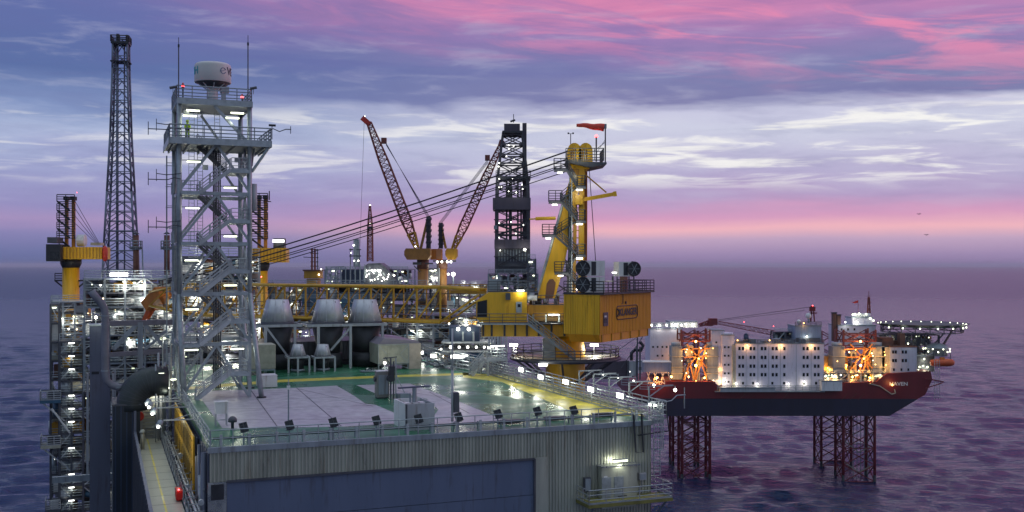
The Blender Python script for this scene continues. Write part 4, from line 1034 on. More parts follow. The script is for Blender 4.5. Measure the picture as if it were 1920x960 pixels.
# pedestal + ring platform (own thing: the fixed part)
o = thing('crane_pedestal', 'yellow crane pedestal with round railed platform rising beside the deck', 'crane pedestal', CR)
MB().lathe((0, 0, 0), [(2.1, -24), (2.1, -7), (2.45, -4), (2.45, 1.0), (2.3, 1.6), (2.3, 3.3)], 32).build('pedestal', YEL, o, True)
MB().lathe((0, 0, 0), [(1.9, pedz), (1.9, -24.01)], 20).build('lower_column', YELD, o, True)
RP = (PX(1160, 668, CY).x - PX(957, 668, CY).x) / 2
pl = MB(); n = 48
for k in range(n):
    a0, a1 = 2*math.pi*k/n, 2*math.pi*(k+1)/n
    P_ = lambda r, a, z: (r*math.cos(a), r*math.sin(a), z)
    pl.add([P_(2.5,a0,-.3),P_(RP,a0,-.3),P_(RP,a1,-.3),P_(2.5,a1,-.3),P_(2.5,a0,0),P_(RP,a0,0),P_(RP,a1,0),P_(2.5,a1,0)], [(0,3,2,1),(4,5,6,7),(1,2,6,5),(0,4,7,3)])
pl.build('ring_platform', WALKM, o)
MB().path([(RP * math.cos(a), RP * math.sin(a), -.15) for a in [2*math.pi*k/48 for k in range(49)]], .22, 8).build('rim', DGREY, o, True)
MB().rail([((RP - .1) * math.cos(a), (RP - .1) * math.sin(a), 0) for a in [2*math.pi*k/28 for k in range(29)]], 1.15, 2.0, .05, 2).build('railing', DGREY, o)
bk = MB()
for k in range(10):
    a = 2 * math.pi * k / 10 + .2; bk.bar((2.3 * math.cos(a), 2.3 * math.sin(a), -3.2), ((RP - .5) * math.cos(a), (RP - .5) * math.sin(a), -.4), .22)
bk.build('platform_brace', DGREY, o)
for (px, py, yy) in ((963, 647, -1), (1114, 647, 1), (1018, 684, -6.4)):
    c = CR.front(px, py, yy); bulb_ = MB().cb(c, (1.0, .25, .3)).build('lamp', L_W, o); light(o, c + Vector((0, -.7, -.3)), 620 if py < 660 else 160, (1, .98, .8), .3)
    MB().bar((c.x, c.y + .2, c.z), (c.x, c.y + .2, max(0, c.z - 3)), .07).build('lamp_post', DGREY, o)
MB().box(-2.9, -1.4, -2.75, -1.9, .05, 2.4).build('cabinet', GALV, o)
MB().box(-1.3, -.2, -2.7, -2.3, .05, 2.3).build('door', YEL, o)
# slewing crane
cr = thing('pedestal_crane', 'big yellow offshore crane with leaning mast, zigzag stairs and long horizontal lattice boom', 'crane', CR)
C_ = lambda px, py, y: CR.front(px, py, y)
# deck frame
z0, z1 = C_(960, 640, -4).z, C_(960, 607, -4).z
MB().lathe((0, 0, 3.2), [(2.9, 0), (3.0, .5), (3.0, 1.2)], 28).build('slewing_ring', DGREY, cr, True)
MB().box(C_(903, 640, -5).x, C_(1080, 640, -5).x, -5, 4, C_(960, 631, -5).z, C_(960, 609, -5).z).build('under_frame', YEL, cr)
rb = MB()
for px in (906, 922, 946, 966, 988, 1010, 1034, 1058): c = C_(px, 600, -5); rb.box(c.x - .12, c.x + .12, -5.2, -5.003, C_(960, 630, -5).z, C_(960, 609, -5).z)
rb.build('frame_rib', DARK, cr)
wz = C_(960, 606, -5.6).z
MB().box(C_(893, 606, -6.2).x, C_(992, 606, -6.2).x, -6.3, -5.0, wz - .15, wz).build('walkway', GALV, cr)
MB().rail([(C_(893, 606, -6.2).x, -6.25, wz), (C_(992, 606, -6.2).x, -6.25, wz)], 1.15, 1.5, .04, 2).build('railing', DGREY, cr)
MB().box(C_(992, 606, -4).x, C_(1080, 606, -4).x, -5.8, 3, wz - .13, wz - .01).build('walkway', DGREY, cr)
MB().rail([(C_(1000, 606, -5.6).x, -5.7, wz), (C_(1076, 606, -5.6).x, -5.7, wz)], 1.15, 1.4, .035, 2).build('railing', DGREY, cr)
# operator cabin block
ax, bxx_ = C_(893, 600, -5).x, C_(988, 600, -5).x; tz = C_(940, 548, -5).z
MB().prism([(ax + .35, wz + .1), (bxx_, wz + .1), (bxx_, tz), (ax + 1.5, tz), (ax, tz - 1.1), (ax, tz - 2.9)], 'y', -5, 0).build('cabin_block', YEL, cr)
MB().prism([(ax + .1, tz - 2.95), (ax + 1.3, tz - 3.0), (ax + 1.3, tz - .9), (ax + .15, tz - 1.15)], 'y', -5.06, -5.003).build('cabin_window', GLASS, cr)
MB().box(ax - .05, ax - .003, -4.6, -.4, tz - 2.7, tz - 1.2).build('cabin_window', GLASS, cr)
dx_ = C_(973, 580, -5).x
d0 = MB().box(dx_ - .35, dx_ + .35, -5.08, -5.003, C_(970, 586, -5).z, C_(970, 566, -5).z).build('door', GALV, cr); MB().box(dx_ - .15, dx_ + .2, -5.12, -5.083, C_(970, 576, -5).z, C_(970, 570, -5).z).build('door_window', GLASS, d0)
MB().box(C_(948, 560, -5).x, C_(957, 560, -5).x, -5.5, -5.003, tz - .9, tz - .1).build('air_unit', DGREY, cr)
tube_lamp(cr, C_(976, 547, -5.4) + Vector((0, 0, .15)), .9, 0, 90, m=L_W)
MB().rail([(ax + 1.4, -4.9, tz), (bxx_ + 1.2, -4.9, tz)], 1.3, 1.3, .04, 3).build('railing', DGREY, cr)
MB().box(ax + 1.6, ax + 2.9, -4.5, -3.5, tz + .01, tz + 1.6).build('vent_box', GREY, cr)
# centre: machinery deck between cabin and container
mz = C_(1030, 572, -4).z
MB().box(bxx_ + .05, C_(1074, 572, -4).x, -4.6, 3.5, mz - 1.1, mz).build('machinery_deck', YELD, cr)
MB().rail([(C_(1000, 570, -4.6).x, -4.5, mz), (C_(1072, 570, -4.6).x, -4.5, mz)], 1.2, 1.0, .04, 2).build('railing', DGREY, cr)
rn = random.Random(3)
for k in range(12):
    x = rn.uniform(bxx_ + .5, C_(1068, 572, -4).x); MB().tube((x, rn.uniform(-4, 0), mz + .02), (x, rn.uniform(-4, 0), mz + rn.uniform(.5, 1.4)), rn.uniform(.12, .35), 9).build('machinery', (DGREY, GALV, LGREY, DARK)[k % 4], cr)
cc = C_(996, 559, -4.6); MB().tube(cc + Vector((-.7, 0, 0)), cc + Vector((.7, 0, 0)), .33, 14).build('air_tank', WHITE, cr, True)
wl = MB()
for k, px in enumerate((1000, 1024, 1048, 1072)): c = C_(px, 590, -3.5); wl.box(c.x - .1, c.x + .1, -3.6, -3.4, wz, mz - 1.1)
wl.build('post', GALV, cr)
MB().box(C_(990, 590, 0).x, C_(1078, 590, 0).x, -.4, -.1, wz, mz - 1.11).build('back_wall', YELD, cr)
tube_lamp(cr, C_(1038, 590, -4.8), 1.3, 0, 420, m=L_W); tube_lamp(cr, C_(1050, 616, -3), .8, 0, 40)
# machinery house (container)
far = PX(1220, 585, 130) - CR.o; near = PX(1125, 590, 117.5) - CR.o; lft = PX(1077, 590, 118.5) - CR.o
u_ = Vector((far.x - near.x, far.y - near.y, 0)); Lh = u_.length; ang = math.atan2(u_.y, u_.x)
HF = Fr((CR.o.x + near.x, CR.o.y + near.y, CR.o.z), ang)     # x along the wide face
zb_, zt_ = HF.front(1125, 628, 0).z, HF.front(1125, 553, 0).z
hs = thing('machinery_house', 'ribbed ochre machinery house with oval logo, hung on the big yellow crane', 'crane house', HF)
vw = Vector((lft.x - near.x, lft.y - near.y, 0)); wd = vw.length
MB().box(.03, Lh - .03, .03, wd + 1.6, zb_, zt_).build('house_body', YEL, hs)
corr(MB(), 0, Lh, zb_, zt_, .03, .42, .06).build('ribbed_side', mat('orange ochre ribbed paint', (.74, .31, .012), .5, 0, .12, .4, streak=True), hs)
sd_ = MB(); n = 15; W2 = wd + 1.6
for k in range(n): y = k * W2 / n; sd_.box(-.04, .028, y + .07, y + W2 / n, zb_, zt_)
sd_.build('ribbed_end', YEL, hs)
MB().prism([(0, zb_ - .02), (Lh - .5, zb_ - .02), (Lh - .7, zb_ - .9), (.3, zb_ - .9)], 'y', .1, wd + 1).build('floor_frame', mat('orange ochre ribbed paint', (1, 1, 1)), hs)
rb = MB()
for k in range(6): x = .6 + k * (Lh - 1.4) / 5; rb.bar((x, .05, zb_ - .04), (x, .05, zb_ - .88), .12)
rb.build('floor_rib', YELD, hs)
win = HF.front(1131, 600, 0); wnd = MB().box(win.x - .1, win.x + 1.1, -.12, -.063, win.z - .7, win.z + .85).build('window', MAUVE, hs)
MB().box(win.x + .05, win.x + .8, -.15, -.123, win.z - .3, win.z + .15).build('pane', GLASS, wnd); MB().box(win.x + .05, win.x + .6, -.16, -.124, win.z + .3, win.z + .5).build('upper_pane', WHITE, wnd)
lc = HF.front(1175, 585, 0)
text('KLANGER', 1.15, DARK, hs, (lc.x + .3, -.085, lc.z), (R(90), 0, 0), .01, 'logo_lettering', bold=.03, sx=1.0)
bd = MB(); hw, hh = 3.0, .78; pts = []
for (sx_, sz_, a0) in ((1, 1, 0), (-1, 1, 90), (-1, -1, 180), (1, -1, 270)):
    for t in range(0, 91, 15): a = R(a0 + t); pts.append((lc.x + sx_ * (hw - .45) + .45 * math.cos(a), -.08, lc.z + sz_ * (hh - .45) + .45 * math.sin(a)))
bd.path(pts + [pts[0]], .05, 5).build('logo_border', DARK, hs)
MB().bar((lc.x - 2.75, -.09, lc.z + .45), (lc.x - 2.2, -.09, lc.z + .1), .12).bar((lc.x - 2.75, -.09, lc.z - .4), (lc.x - 2.2, -.09, lc.z + .1), .1).build('logo_mark', DARK, hs)
MB().path([HF.front(1168, 552, -.15), HF.front(1168, 568, -.15), HF.front(1166, 570, -.15)], .05, 5).box(lc.x - .6, lc.x - .4, -.2, -.07, lc.z + 1.0, lc.z + 1.3).build('hanging_cable', DARK, hs)
MB().box(-.1, Lh + .1, -.5, wd + 1.7, zt_ + .002, zt_ + .12).build('roof_grating', DARK, hs)
MB().rail([(0, wd + 1.6, zt_ + .12), (0, -.45, zt_ + .12), (Lh, -.45, zt_ + .12), (Lh, wd + 1.6, zt_ + .12)], 1.4, 1.2, .05, 3).build('railing', DARK, hs)
# air coolers on top
for i, (px, hgt, fside) in enumerate(((1112, 4.1, -1), (1172, 3.9, 1))):
    c = HF.front(px, 552, 1.0); a_ = HF.sub((c.x, 1.0, zt_ + .12))
    ac = thing('air_cooler', ('pair of stacked white air coolers with round fans on the crane house roof', 'white air cooler with round fan at the far end of the crane house roof')[i], 'air cooler', Fr(a_.o, R(18) if i == 0 else R(18)))
    W3 = 2.9 if i == 0 else 2.6; hb_ = .2 if i == 0 else 1.9
    for j, zz in enumerate((.15, 2.0) if i == 0 else (1.9,)):
        MB().box(-W3 / 2 + .5, W3 / 2, 0, 1.6, zz, zz + 1.75).build('casing', WHITE, ac)
        MB().box(-.2, .35, -.05, -.003, zz + .1, zz + 1.65).build('intake_grille', DARK, ac)
        s = fside; xf = -W3 / 2 + .45 if s < 0 else W3 / 2 + .05
        f_ = MB().path([(xf + s * 0, .8 + .88 * math.cos(a), zz + .88 + .88 * math.sin(a)) for a in [R(t) for t in range(0, 361, 20)]], .1, 6)
        f_.tube((xf - .25 * s, .8, zz + .88), (xf + .1 * s, .8, zz + .88), .8, 20).build('fan_ring', DARK, ac, True)
        # front facing fan shroud
        sx2 = -W3 / 2 + .1 if s < 0 else W3 / 2 - .2
        f_ = MB(); f_.path([(sx2 + .82 * math.cos(a), -.25, zz + .9 + .82 * math.sin(a)) for a in [R(t) for t in range(0, 361, 20)]], .09, 6)
        f_.tube((sx2, -.2, zz + .9), (sx2, .0, zz + .9), .78, 20)
        sh = f_.build('fan', DARK, ac, True)
        bl = MB()
        for t in range(0, 360, 60): a = R(t); bl.bar((sx2, -.24, zz + .9), (sx2 + .7 * math.cos(a), -.24, zz + .9 + .7 * math.sin(a)), .16, .04)
        bl.build('fan_blade', GREY, sh)
    if i: MB().bar((-1, .1, 0), (-1, .1, 1.88), .12).bar((1.2, .1, 0), (1.2, .1, 1.88), .12).bar((-1, 1.5, 0), (-1, 1.5, 1.88), .12).bar((1.2, 1.5, 0), (1.2, 1.5, 1.88), .12).build('stand', DGREY, ac)
c = HF.front(1152, 511, -.4); tube_lamp(hs, c, .9, 0, 110, m=L_W); MB().bar(c + Vector((0, .1, 0)), (c.x, -.3, zt_ + .1), .06).build('lamp_post', DARK, hs)
MB().box(HF.front(1171, 530, 1).x - .5, HF.front(1171, 530, 1).x + .5, .8, 1.4, zt_ + .12, zt_ + 2.0).build('electric_box', BRICK, hs)
# A-frame mast
def legbox(pts, w, m, name, y):
    """box girder through pixel points: (px, py, half width in px)"""
    L = [C_(a, b_, y) for a, b_, h in pts]; sc = FOC / (CY + y)
    mb = MB()
    for (p, q), (s, t) in zip(zip(L, L[1:]), zip(pts, pts[1:])):
        hw0, hw1 = s[2] / sc, t[2] / sc
        v = [(p.x-hw0, y-w, p.z), (p.x+hw0, y-w, p.z), (p.x+hw0, y+w, p.z), (p.x-hw0, y+w, p.z), (q.x-hw1, y-w, q.z), (q.x+hw1, y-w, q.z), (q.x+hw1, y+w, q.z), (q.x-hw1, y+w, q.z)]
        mb.add(v, [(0,3,2,1),(4,5,6,7),(0,1,5,4),(1,2,6,5),(2,3,7,6),(3,0,4,7)])
    return mb.build(name, m, cr)
legbox([(1024, 560, 16), (1038, 500, 19), (1058, 420, 15), (1080, 330, 10)], .35, YEL, 'mast_leg', -3.0)
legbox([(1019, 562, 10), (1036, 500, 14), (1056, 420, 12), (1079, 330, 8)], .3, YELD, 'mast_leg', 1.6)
MB().path([C_(x, y, -3.45) for x, y in ((1009, 545), (1025, 490), (1046, 415), (1060, 365))], .16, 6).build('cable_tray', GALV, cr)
# arched cut-out plate on the leg foot
ar = [C_(x, y, -3.38) for x, y in ((1022, 560), (1025, 532), (1030, 524), (1037, 523), (1042, 530), (1040, 545), (1036, 560))]
mb = MB(); mb.v = [tuple(v) for v in ar]; mb.f = [tuple(range(len(ar)))]; mb.build('arched_opening', BRICK, cr)
legbox([(1089, 562, 5), (1090, 430, 5), (1091, 312, 5)], .35, YEL, 'mast_post', -2.6)
legbox([(1076, 562, 3), (1078, 430, 3), (1080, 312, 3)], .35, YELD, 'mast_post', -2.6)
legbox([(1096, 562, 4), (1097, 430, 4), (1097, 318, 4)], .3, ORG, 'mast_post', 1.6)
rg = MB()
for py in range(320, 560, 14): rg.bar(C_(1080, py, -2.6), C_(1088, py, -2.6), .12)
rg.build('mast_rung', YELD, cr)
# head with sheaves
hz0, hz1 = C_(1085, 312, -2).z, C_(1085, 270, -2).z
for i, px in enumerate((1076, 1097)):
    c = C_(px, 285, -2)
    MB().prism([(math.cos(R(t)) * .85, math.sin(R(t)) * 1.0) for t in range(0, 181, 20)] + [(-.85, -1.6), (.85, -1.6)], 'y', -3.2, 1.8).build('sheave_head', YEL, cr).location = (c.x, 0, c.z)
MB().box(C_(1068, 300, -2).x, C_(1104, 300, -2).x, -3.1, 1.7, C_(1085, 318, -2).z, C_(1085, 296, -2).z).build('head_block', YEL, cr)
MB().prism([(C_(1070, 318, -2).x, C_(1070, 318, -2).z), (C_(1100, 318, -2).x, C_(1100, 318, -2).z), (C_(1092, 335, -2).x, C_(1092, 335, -2).z), (C_(1078, 335, -2).x, C_(1078, 335, -2).z)], 'y', -2.8, 1.4).build('head_taper', YELD, cr)
pz = C_(1100, 303, -3).z
MB().prism([(C_(1060, 303, -3).x, pz), (C_(1136, 307, -3).x, pz - .2), (C_(1136, 310, -3).x, pz - .4), (C_(1108, 316, -3).x, pz - .8), (C_(1066, 306, -3).x, pz - .25)], 'y', -4.2, 1.5).build('head_platform', DGREY, cr)
MB().rail([(C_(1061, 303, -4).x, -4.1, pz), (C_(1132, 303, -4).x, -4.1, pz), (C_(1132, 303, -4).x, 1.4, pz)], 1.5, 1.1, .05, 3).build('railing', DGREY, cr)
for (px, py) in ((1078, 292), (1097, 292), (1080, 330)): light(cr, C_(px, py, -4.6), 60, (1, .95, .6), .3)
# zigzag stairs on the near side of the mast
fl = [((1042, 318), (1083, 350)), ((1032, 378), (1083, 414)), ((1020, 441), (1083, 478)), ((1043, 511), (1083, 536))]
for i, (a_, b_) in enumerate(fl):
    p, q = C_(*a_, -4.6), C_(*b_, -4.6)
    MB().stair(q, (p.x + 1.3, p.y, p.z), .8, True, .26, .04).build('stairs', DGREY, cr)
    MB().box(p.x - .2, p.x + 1.5, -5.1, -4.1, p.z - .25, p.z).build('landing', DGREY, cr); MB().rail([(p.x + 1.4, -5.1, p.z), (p.x - .2, -5.1, p.z), (p.x - .2, -4.1, p.z)], 1.3, .7, .045, 3).build('railing', DARK, cr)
    MB().box(q.x - .2, q.x + 1.0, -5.1, -3.4, q.z - .25, q.z).build('landing', DGREY, cr); MB().rail([(q.x - .1, -5.1, q.z), (q.x + .9, -5.1, q.z), (q.x + .9, -3.5, q.z)], 1.3, .7, .045, 3).build('railing', DARK, cr)
    if i < 3:
        nx = C_(*fl[i + 1][0], -3.7); MB().stair((nx.x + 1.2, -3.7, nx.z), (q.x, -3.7, q.z), .7, True, .2, .035).build('stairs', DARK, cr)
    c = q + Vector((.2, -.3, -.42)); MB().cb(c, (.75, .2, .14)).build('lamp', L_W, cr); light(cr, c + Vector((-.2, -.7, -.4)), 150, (1, .98, .75), .3)
    c = p + Vector((.5, -.3, -.4)); MB().cb(c, (.6, .2, .14)).build('lamp', L_W, cr); light(cr, c + Vector((.3, -.7, -.4)), 100, (1, .98, .75), .3)
lb = MB(); lb.bar(C_(1072, 560, -4.3), C_(1072, 320, -4.3), .14); lb.bar(C_(1068, 560, -3.9), C_(1068, 330, -3.9), .12)
for py in range(325, 560, 9): lb.bar(C_(1068, py, -3.9), C_(1072, py, -4.3), .05)
lb.build('stair_column', GREY, cr)
xg = MB()
for k in range(9):
    ya, yb_ = 330 + k * 25, 355 + k * 25
    lx = lambda y: 1080 - (y - 330) * .245 + 6
    xg.bar(C_(lx(ya) + 3, ya, -1.5), C_(1078, yb_, -1.5), .16).bar(C_(1078, ya, -1.5), C_(lx(yb_), yb_, -1.5), .12)
xg.build('mast_bracing', DGREY, cr)
pg = MB()
for k in range(5): pg.path([C_(1066 + k * 1.6, 345 + k * 4, -3.9), C_(1066 + k * 1.6, 470, -3.9), C_(1062 + k * 2, 560, -3.9)], .06, 5)
pg.build('mast_conduit', DARK, cr)
for i, px in enumerate((1071, 1075, 1079, 1092, 1096, 1100)):
    c = C_(px, 286, -3.25); MB().box(c.x - .07, c.x + .07, -3.25, -3.203, c.z - 1.0, c.z + .55 - (.25 if i % 3 != 1 else 0)).build('sheave_slot', BRICK, cr)
# side jib on the mast and hydraulic arm
MB().bar(C_(1084, 376, -3), C_(1156, 363, -3), .3, .45).bar(C_(1150, 364, -3), C_(1156, 363, -3), .32, .6).build('side_jib', YEL, cr)
MB().bar(C_(1096, 326, -3), C_(1137, 361, -3), .16).build('jib_stay', YELD, cr)
MB().box(C_(1078, 370, -3).x, C_(1092, 370, -3).x, -3.6, -2.6, C_(1085, 384, -3).z, C_(1085, 366, -3).z).build('jib_seat', YEL, cr)
MB().tube(C_(1042, 409, -3.4), C_(1004, 410, -3.4), .22, 10).tube(C_(1010, 410, -3.4), C_(993, 411, -3.4), .09, 8).build('hydraulic_arm', YEL, cr)
MB().tube(C_(1105, 318, -3), C_(1117, 492, -3), .045, 6).build('hoist_wire', ROPE, cr)
# boom
bmv = tip_p - root_p; L = bmv.length; bd_ = bmv.normalized()
pL = root_p - CR.o; tL = tip_p - CR.o
bm = MB()
side_v = Vector((-bd_.y, bd_.x, 0)).normalized() * 1.25
hh0, hh1 = 2.12, 2.0
def BP(t, s, v): 
    h = (hh0 if t < .86 else hh0 * (1 - (t - .86) / .14 * .55)); w = 1 if t > .10 else .45 + t * 5.5
    return pL.lerp(tL, t) + side_v * s * 1.0 + Vector((0, 0, h * v))
for s in (-1, 1):
    for v in (-1, 1):
        bm.tube(pL + side_v * s * .8 + Vector((0, 0, 1.55 + .3 * v)), BP(.10, s, v), .2 if v > 0 else .13, 8).tube(BP(.10, s, v), BP(.86, s, v), .2, 8).tube(BP(.86, s, v), BP(1, s, v), .17, 8)
BOOMY = mat('ochre yellow boom paint', (.60, .33, .02), .45, 0, .3, .5, streak=True)
bm.build('boom_chord', BOOMY, cr, True)
bl = MB(); N = 14
for k in range(N):
    t0 = .10 + .90 * k / N; t1 = .10 + .90 * (k + 1) / N
    for s in (-1, 1):
        bl.tube(BP(t0, s, -1), BP(t0, s, 1), .13 if s > 0 else .09, 6)
        bl.tube(BP(t0, s, 1), BP(t1, s, -1), .11 if s > 0 else .06, 6)
    for v in (-1, 1):
        bl.tube(BP(t0, -1, v), BP(t0, 1, v), .09, 6); bl.tube(BP(t0, -1, v), BP(t1, 1, v), .07, 5)
bl.build('boom_lacing', BOOMY, cr)
MB().bar(BP(.02, 0, -.7), BP(.98, 0, -.75), 1.2, .06).build('boom_walkway', DGREY, cr)
br = MB()
for s in (-1,):
    for v in (.62, -.1, -.4): br.tube(BP(.05, s * .9, v), BP(.95, s * .9, v), .04, 5)
br.build('boom_rope', ROPE, cr)
MB().bar(BP(.97, 0, .9), BP(1.02, 0, -1.4), 2.6, 1.6).build('boom_head', ORG, cr)
hk = BP(1.01, 0, -1.4); MB().tube(hk, hk - Vector((.8, 0, 1.6)), .5, 8, .3).bar(hk - Vector((.6, 0, .4)), hk - Vector((1.5, 0, 2.4)), .5).build('hook_block', mat('orange red paint', (.6, .10, .02), .5, 0, .2, 1), cr)
for k in range(6): light(cr, BP(.12 + k * .1, -2.2, -.2), 28, (1, .9, .6), .3)
MB().box(BP(.1, -1.1, .2).x - .4, BP(.1, -1.1, .2).x + .4, BP(.1, -1.1, .2).y - .2, BP(.1, -1.1, .2).y, BP(.1, 0, 0).z - .6, BP(.1, 0, 0).z + .4).build('notice_board', WHITE, cr)
# pendants from the mast head to the boom tip
for k, (dz, ddz, y) in enumerate(((0, .9, -2.6), (.95, .2, -2.6), (1.5, -.5, -.6), (1.75, -.9, .4), (2.5, -1.3, 1.2))):
    a_ = C_(1066, 283, y) - Vector((0, 0, dz)); b_ = tL + Vector((0, 0, 1.6 + ddz)) + side_v * (-.8 + k * .4)
    pts = [a_.lerp(b_, t / 12) - Vector((0, 0, math.sin(math.pi * t / 12) * .55)) for t in range(13)]
    MB().path(pts, .095 if k < 2 else .06, 6).build('pendant_cable', ROPE, cr)
# stairs from walkway down to ring platform
p, q = C_(990, 606, -5.6), C_(1078, 672, -5.9)
MB().stair((q.x, -5.9, .1), (p.x, -5.9, wz), 1.0, True, .3, .045).build('stairs', GREY, cr)
# windsock, red light and wind gauge on the head platform
c = C_(1135, 306, -3); ztop = C_(1135, 234, -3).z - c.z; fr = CR.sub(c)
o = thing('windsock', 'faded red windsock blowing from a mast on the crane head platform', 'windsock', fr)
MB().tube((0, 0, 0), (0, 0, ztop), .08, 8).bar((0, 0, ztop * .55), (C_(1112, 290, -3).x - c.x, 0, 1.4), .07).bar((0, 0, ztop * .62), (C_(1118, 284, -3).x - c.x, 0, 1.2), .05).build('mast', DARK, o)
MB().box(-.15, .15, -.15, .15, ztop - .45, ztop + .1).build('swivel', GREY, o)
e = C_(1081, 234, -3) - c; s_ = Vector((-.15, 0, ztop - .35))
pts = [s_.lerp(Vector((e.x, 0, e.z)), t / 8) + Vector((0, .1 * math.sin(t), .05 * math.sin(t * 1.4))) for t in range(9)]
MB().path(pts, [.48 - .29 * t / 8 for t in range(9)], 14).build('sock', mat('faded red windsock cloth', (.75, .09, .06), .85, 0, .25, 2), o, True)
c = C_(1070, 272, -2); o = thing('wind_gauge', 'small cup wind gauge on a thin post beside the crane head', 'wind gauge', CR.sub(c))
MB().tube((0, 0, 0), (0, 0, 1.4), .05, 6).bar((-.25, 0, 1.4), (.3, 0, 1.4), .05).build('post', DARK, o); MB().cb((-.28, 0, 1.45), (.2, .2, .18)).cb((.3, 0, 1.45), (.2, .2, .18)).build('cup', DARK, o)
c = C_(1118, 303, -3); o = thing('warning_beacon', 'red warning beacon on a thin post on the crane head platform', 'beacon', CR.sub(c))
MB().tube((0, 0, 0), (0, 0, 3.0), .09, 6).build('post', DARK, o); MB().lathe((0, 0, 3.0), [(.2, 0), (.2, .15), (.05, .3)], 10).build('lens', L_R, o, True)

# ================================================================== generic process module
def module(name, label, cat, px0, px1, yt, yb, Y, depth, nlev, seed, rz=TH, clutter=60, lamps=10, lpow=0, cladc=None, ncol=None, msteel=GREY, lm=None, lr=.16, zb=None, part=.72, lcol=(1, .98, .82)):
    fr = Fr(PX(px0, yb, Y), rz); w = fr.front(px1, yb).x; h = fr.front(px0, yt).z; o = thing(name, label, cat, fr)
    rn = random.Random(seed); ncol = ncol or max(2, int(w / 6) + 1); sc = Y / FOC
    for k in range(nlev + 1):
        z = h * k / nlev; MB().box(0, w, 0, depth, z - .25, z).build('deck', (msteel, DGREY)[k % 2], o)
    cb = []
    for k in range(ncol):
        x = w * k / (ncol - 1) if ncol > 1 else 0
        MB().bar((x, 0, zb if zb is not None else 0), (x, 0, h), max(.3, sc * 3.2)).build('column', msteel, o); MB().bar((x, depth, 0), (x, depth, h), .4).build('column', msteel, o)
    bx_ = MB()
    for k in range(nlev):
        for j in range(ncol - 1):
            if rn.random() < .6:
                x0, x1 = w * j / (ncol - 1), w * (j + 1) / (ncol - 1); z0, z1 = h * k / nlev, h * (k + 1) / nlev
                if rn.random() < .5: x0, x1 = x1, x0
                bx_.bar((x0, -.05, z0), (x1, -.05, z1), max(.14, sc * 1.6))
    bx_.build('brace', LGREY, o)
    pm = (GREY, LGREY, DGREY, TARP)
    for k in range(nlev):
        for j in range(ncol - 1):
            if rn.random() < part:
                x0, x1 = w * j / (ncol - 1), w * (j + 1) / (ncol - 1); z0, z1 = h * k / nlev, h * (k + 1) / nlev
                y_ = depth * rn.uniform(.45, .7); MB().box(x0 + .1, x1 - .1, y_, y_ + .3, z0 + .02, z1 - .4 - rn.choice((0, 0, .3)) * (z1 - z0)).build('partition', pm[rn.randrange(4)], o)
    rl = MB()
    for k in range(nlev + 1): rl.rail([(0, -.1, h * k / nlev), (w, -.1, h * k / nlev)], 1.1, 2.2, max(.05, sc * .35), 2, False)
    rl.build('railing', GALV, o)
    groups = [GALV, LGREY, DGREY, WHITE, BLUE, GREY, YELD, TARP, BRICK]
    for k in range(clutter):
        z0 = h * rn.randrange(nlev) / nlev; hl = h / nlev; x = rn.uniform(0, w); y = rn.uniform(.4, depth * .7); m = groups[rn.choice((0, 0, 1, 1, 2, 2, 3, 4, 5, 6, 7, 8))]
        t = rn.random()
        if t < .25: MB().tube((x, y, z0), (x, y, z0 + hl * rn.uniform(.4, .95)), rn.uniform(.2, .9), 12).build('vessel', m, o, True)
        elif t < .5: MB().tube((x, y, z0 + rn.uniform(.5, hl * .8)), (min(w, x + rn.uniform(1, 5)), y, z0 + rn.uniform(.6, hl * .8)), rn.uniform(.12, .5), 8).build('pipe', m, o, True)
        elif t < .75:
            s = rn.uniform(.5, 2.2); MB().box(x, min(w, x + s), y, y + 1.5, z0, z0 + hl * rn.uniform(.25, .8)).build('cabinet', m, o)
        else:
            zz = z0 + rn.uniform(.3, hl * .8)
            MB().path([(x, y, z0), (x, y, zz), (min(w, x + rn.uniform(.5, 3)), y - .2, zz), (min(w, x + rn.uniform(.5, 3)), y - .2, zz + rn.uniform(-.6, hl * .3))], rn.uniform(.07, .22), 6).build('pipe', m, o)
    if cladc:
        for (a_, b_, c_, d_) in cladc:      # pixel boxes of clad walls
            p, q = fr.front(a_, b_, -.1), fr.front(c_, d_, -.1)
            MB().box(p.x, q.x, -.1, .3, q.z, p.z).build('cladding', BLUE, o)
    lr *= .6
    for k in range(int(lamps * .75)):
        lev = rn.randrange(1, nlev + 1); x = rn.uniform(.3, w - .3); z = h * lev / nlev - rn.uniform(.5, 1.0)
        if rn.random() < .5: MB().cb((x, -.2, z), (sc * rn.choice((3.5, 5, 7)), .15, sc * 1.8)).build('lamp', lm or rn.choice((L_G, L_DIM)), o)
        else:
            q_ = lr * rn.choice((.45, .6, .8, 1.25)); MB().lathe((x, -.25, z - q_), [(q_ * .4, 0), (q_, q_), (q_ * .4, q_ * 2)], 8).build('lamp', lm or rn.choice((L_WS, L_G, L_DIM, L_WARM)), o, True)
        if lpow and k % 2 == 0: light(o, (x, rn.uniform(-.8, 2.2), z - .5), lpow * 1.8, lcol, .4)
    return o, fr, w, h

# ================================================================== LEFT SIDE OF THE PLATFORM
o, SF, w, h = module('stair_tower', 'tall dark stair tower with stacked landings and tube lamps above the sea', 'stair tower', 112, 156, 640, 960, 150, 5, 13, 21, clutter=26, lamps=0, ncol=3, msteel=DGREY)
for k in range(13):
    z0, z1 = h * k / 13, h * (k + 1) / 13; a_, b_ = (.3, w * .5) if k % 2 == 0 else (w * .5, .3)
    MB().stair((a_, .6, z0), (b_, .6, z1 - .1), .8, True, .22, .05).build('stairs', GREY, o)
    c = SF.front(134 + (k % 2) * 2, 640 + 24.6 * k + 3, -.2)
    if k % 2 == 0 or k in (1, 5, 11): tube_lamp(o, (w * .5, -.2, c.z), .75, 0, 45, m=L_W)
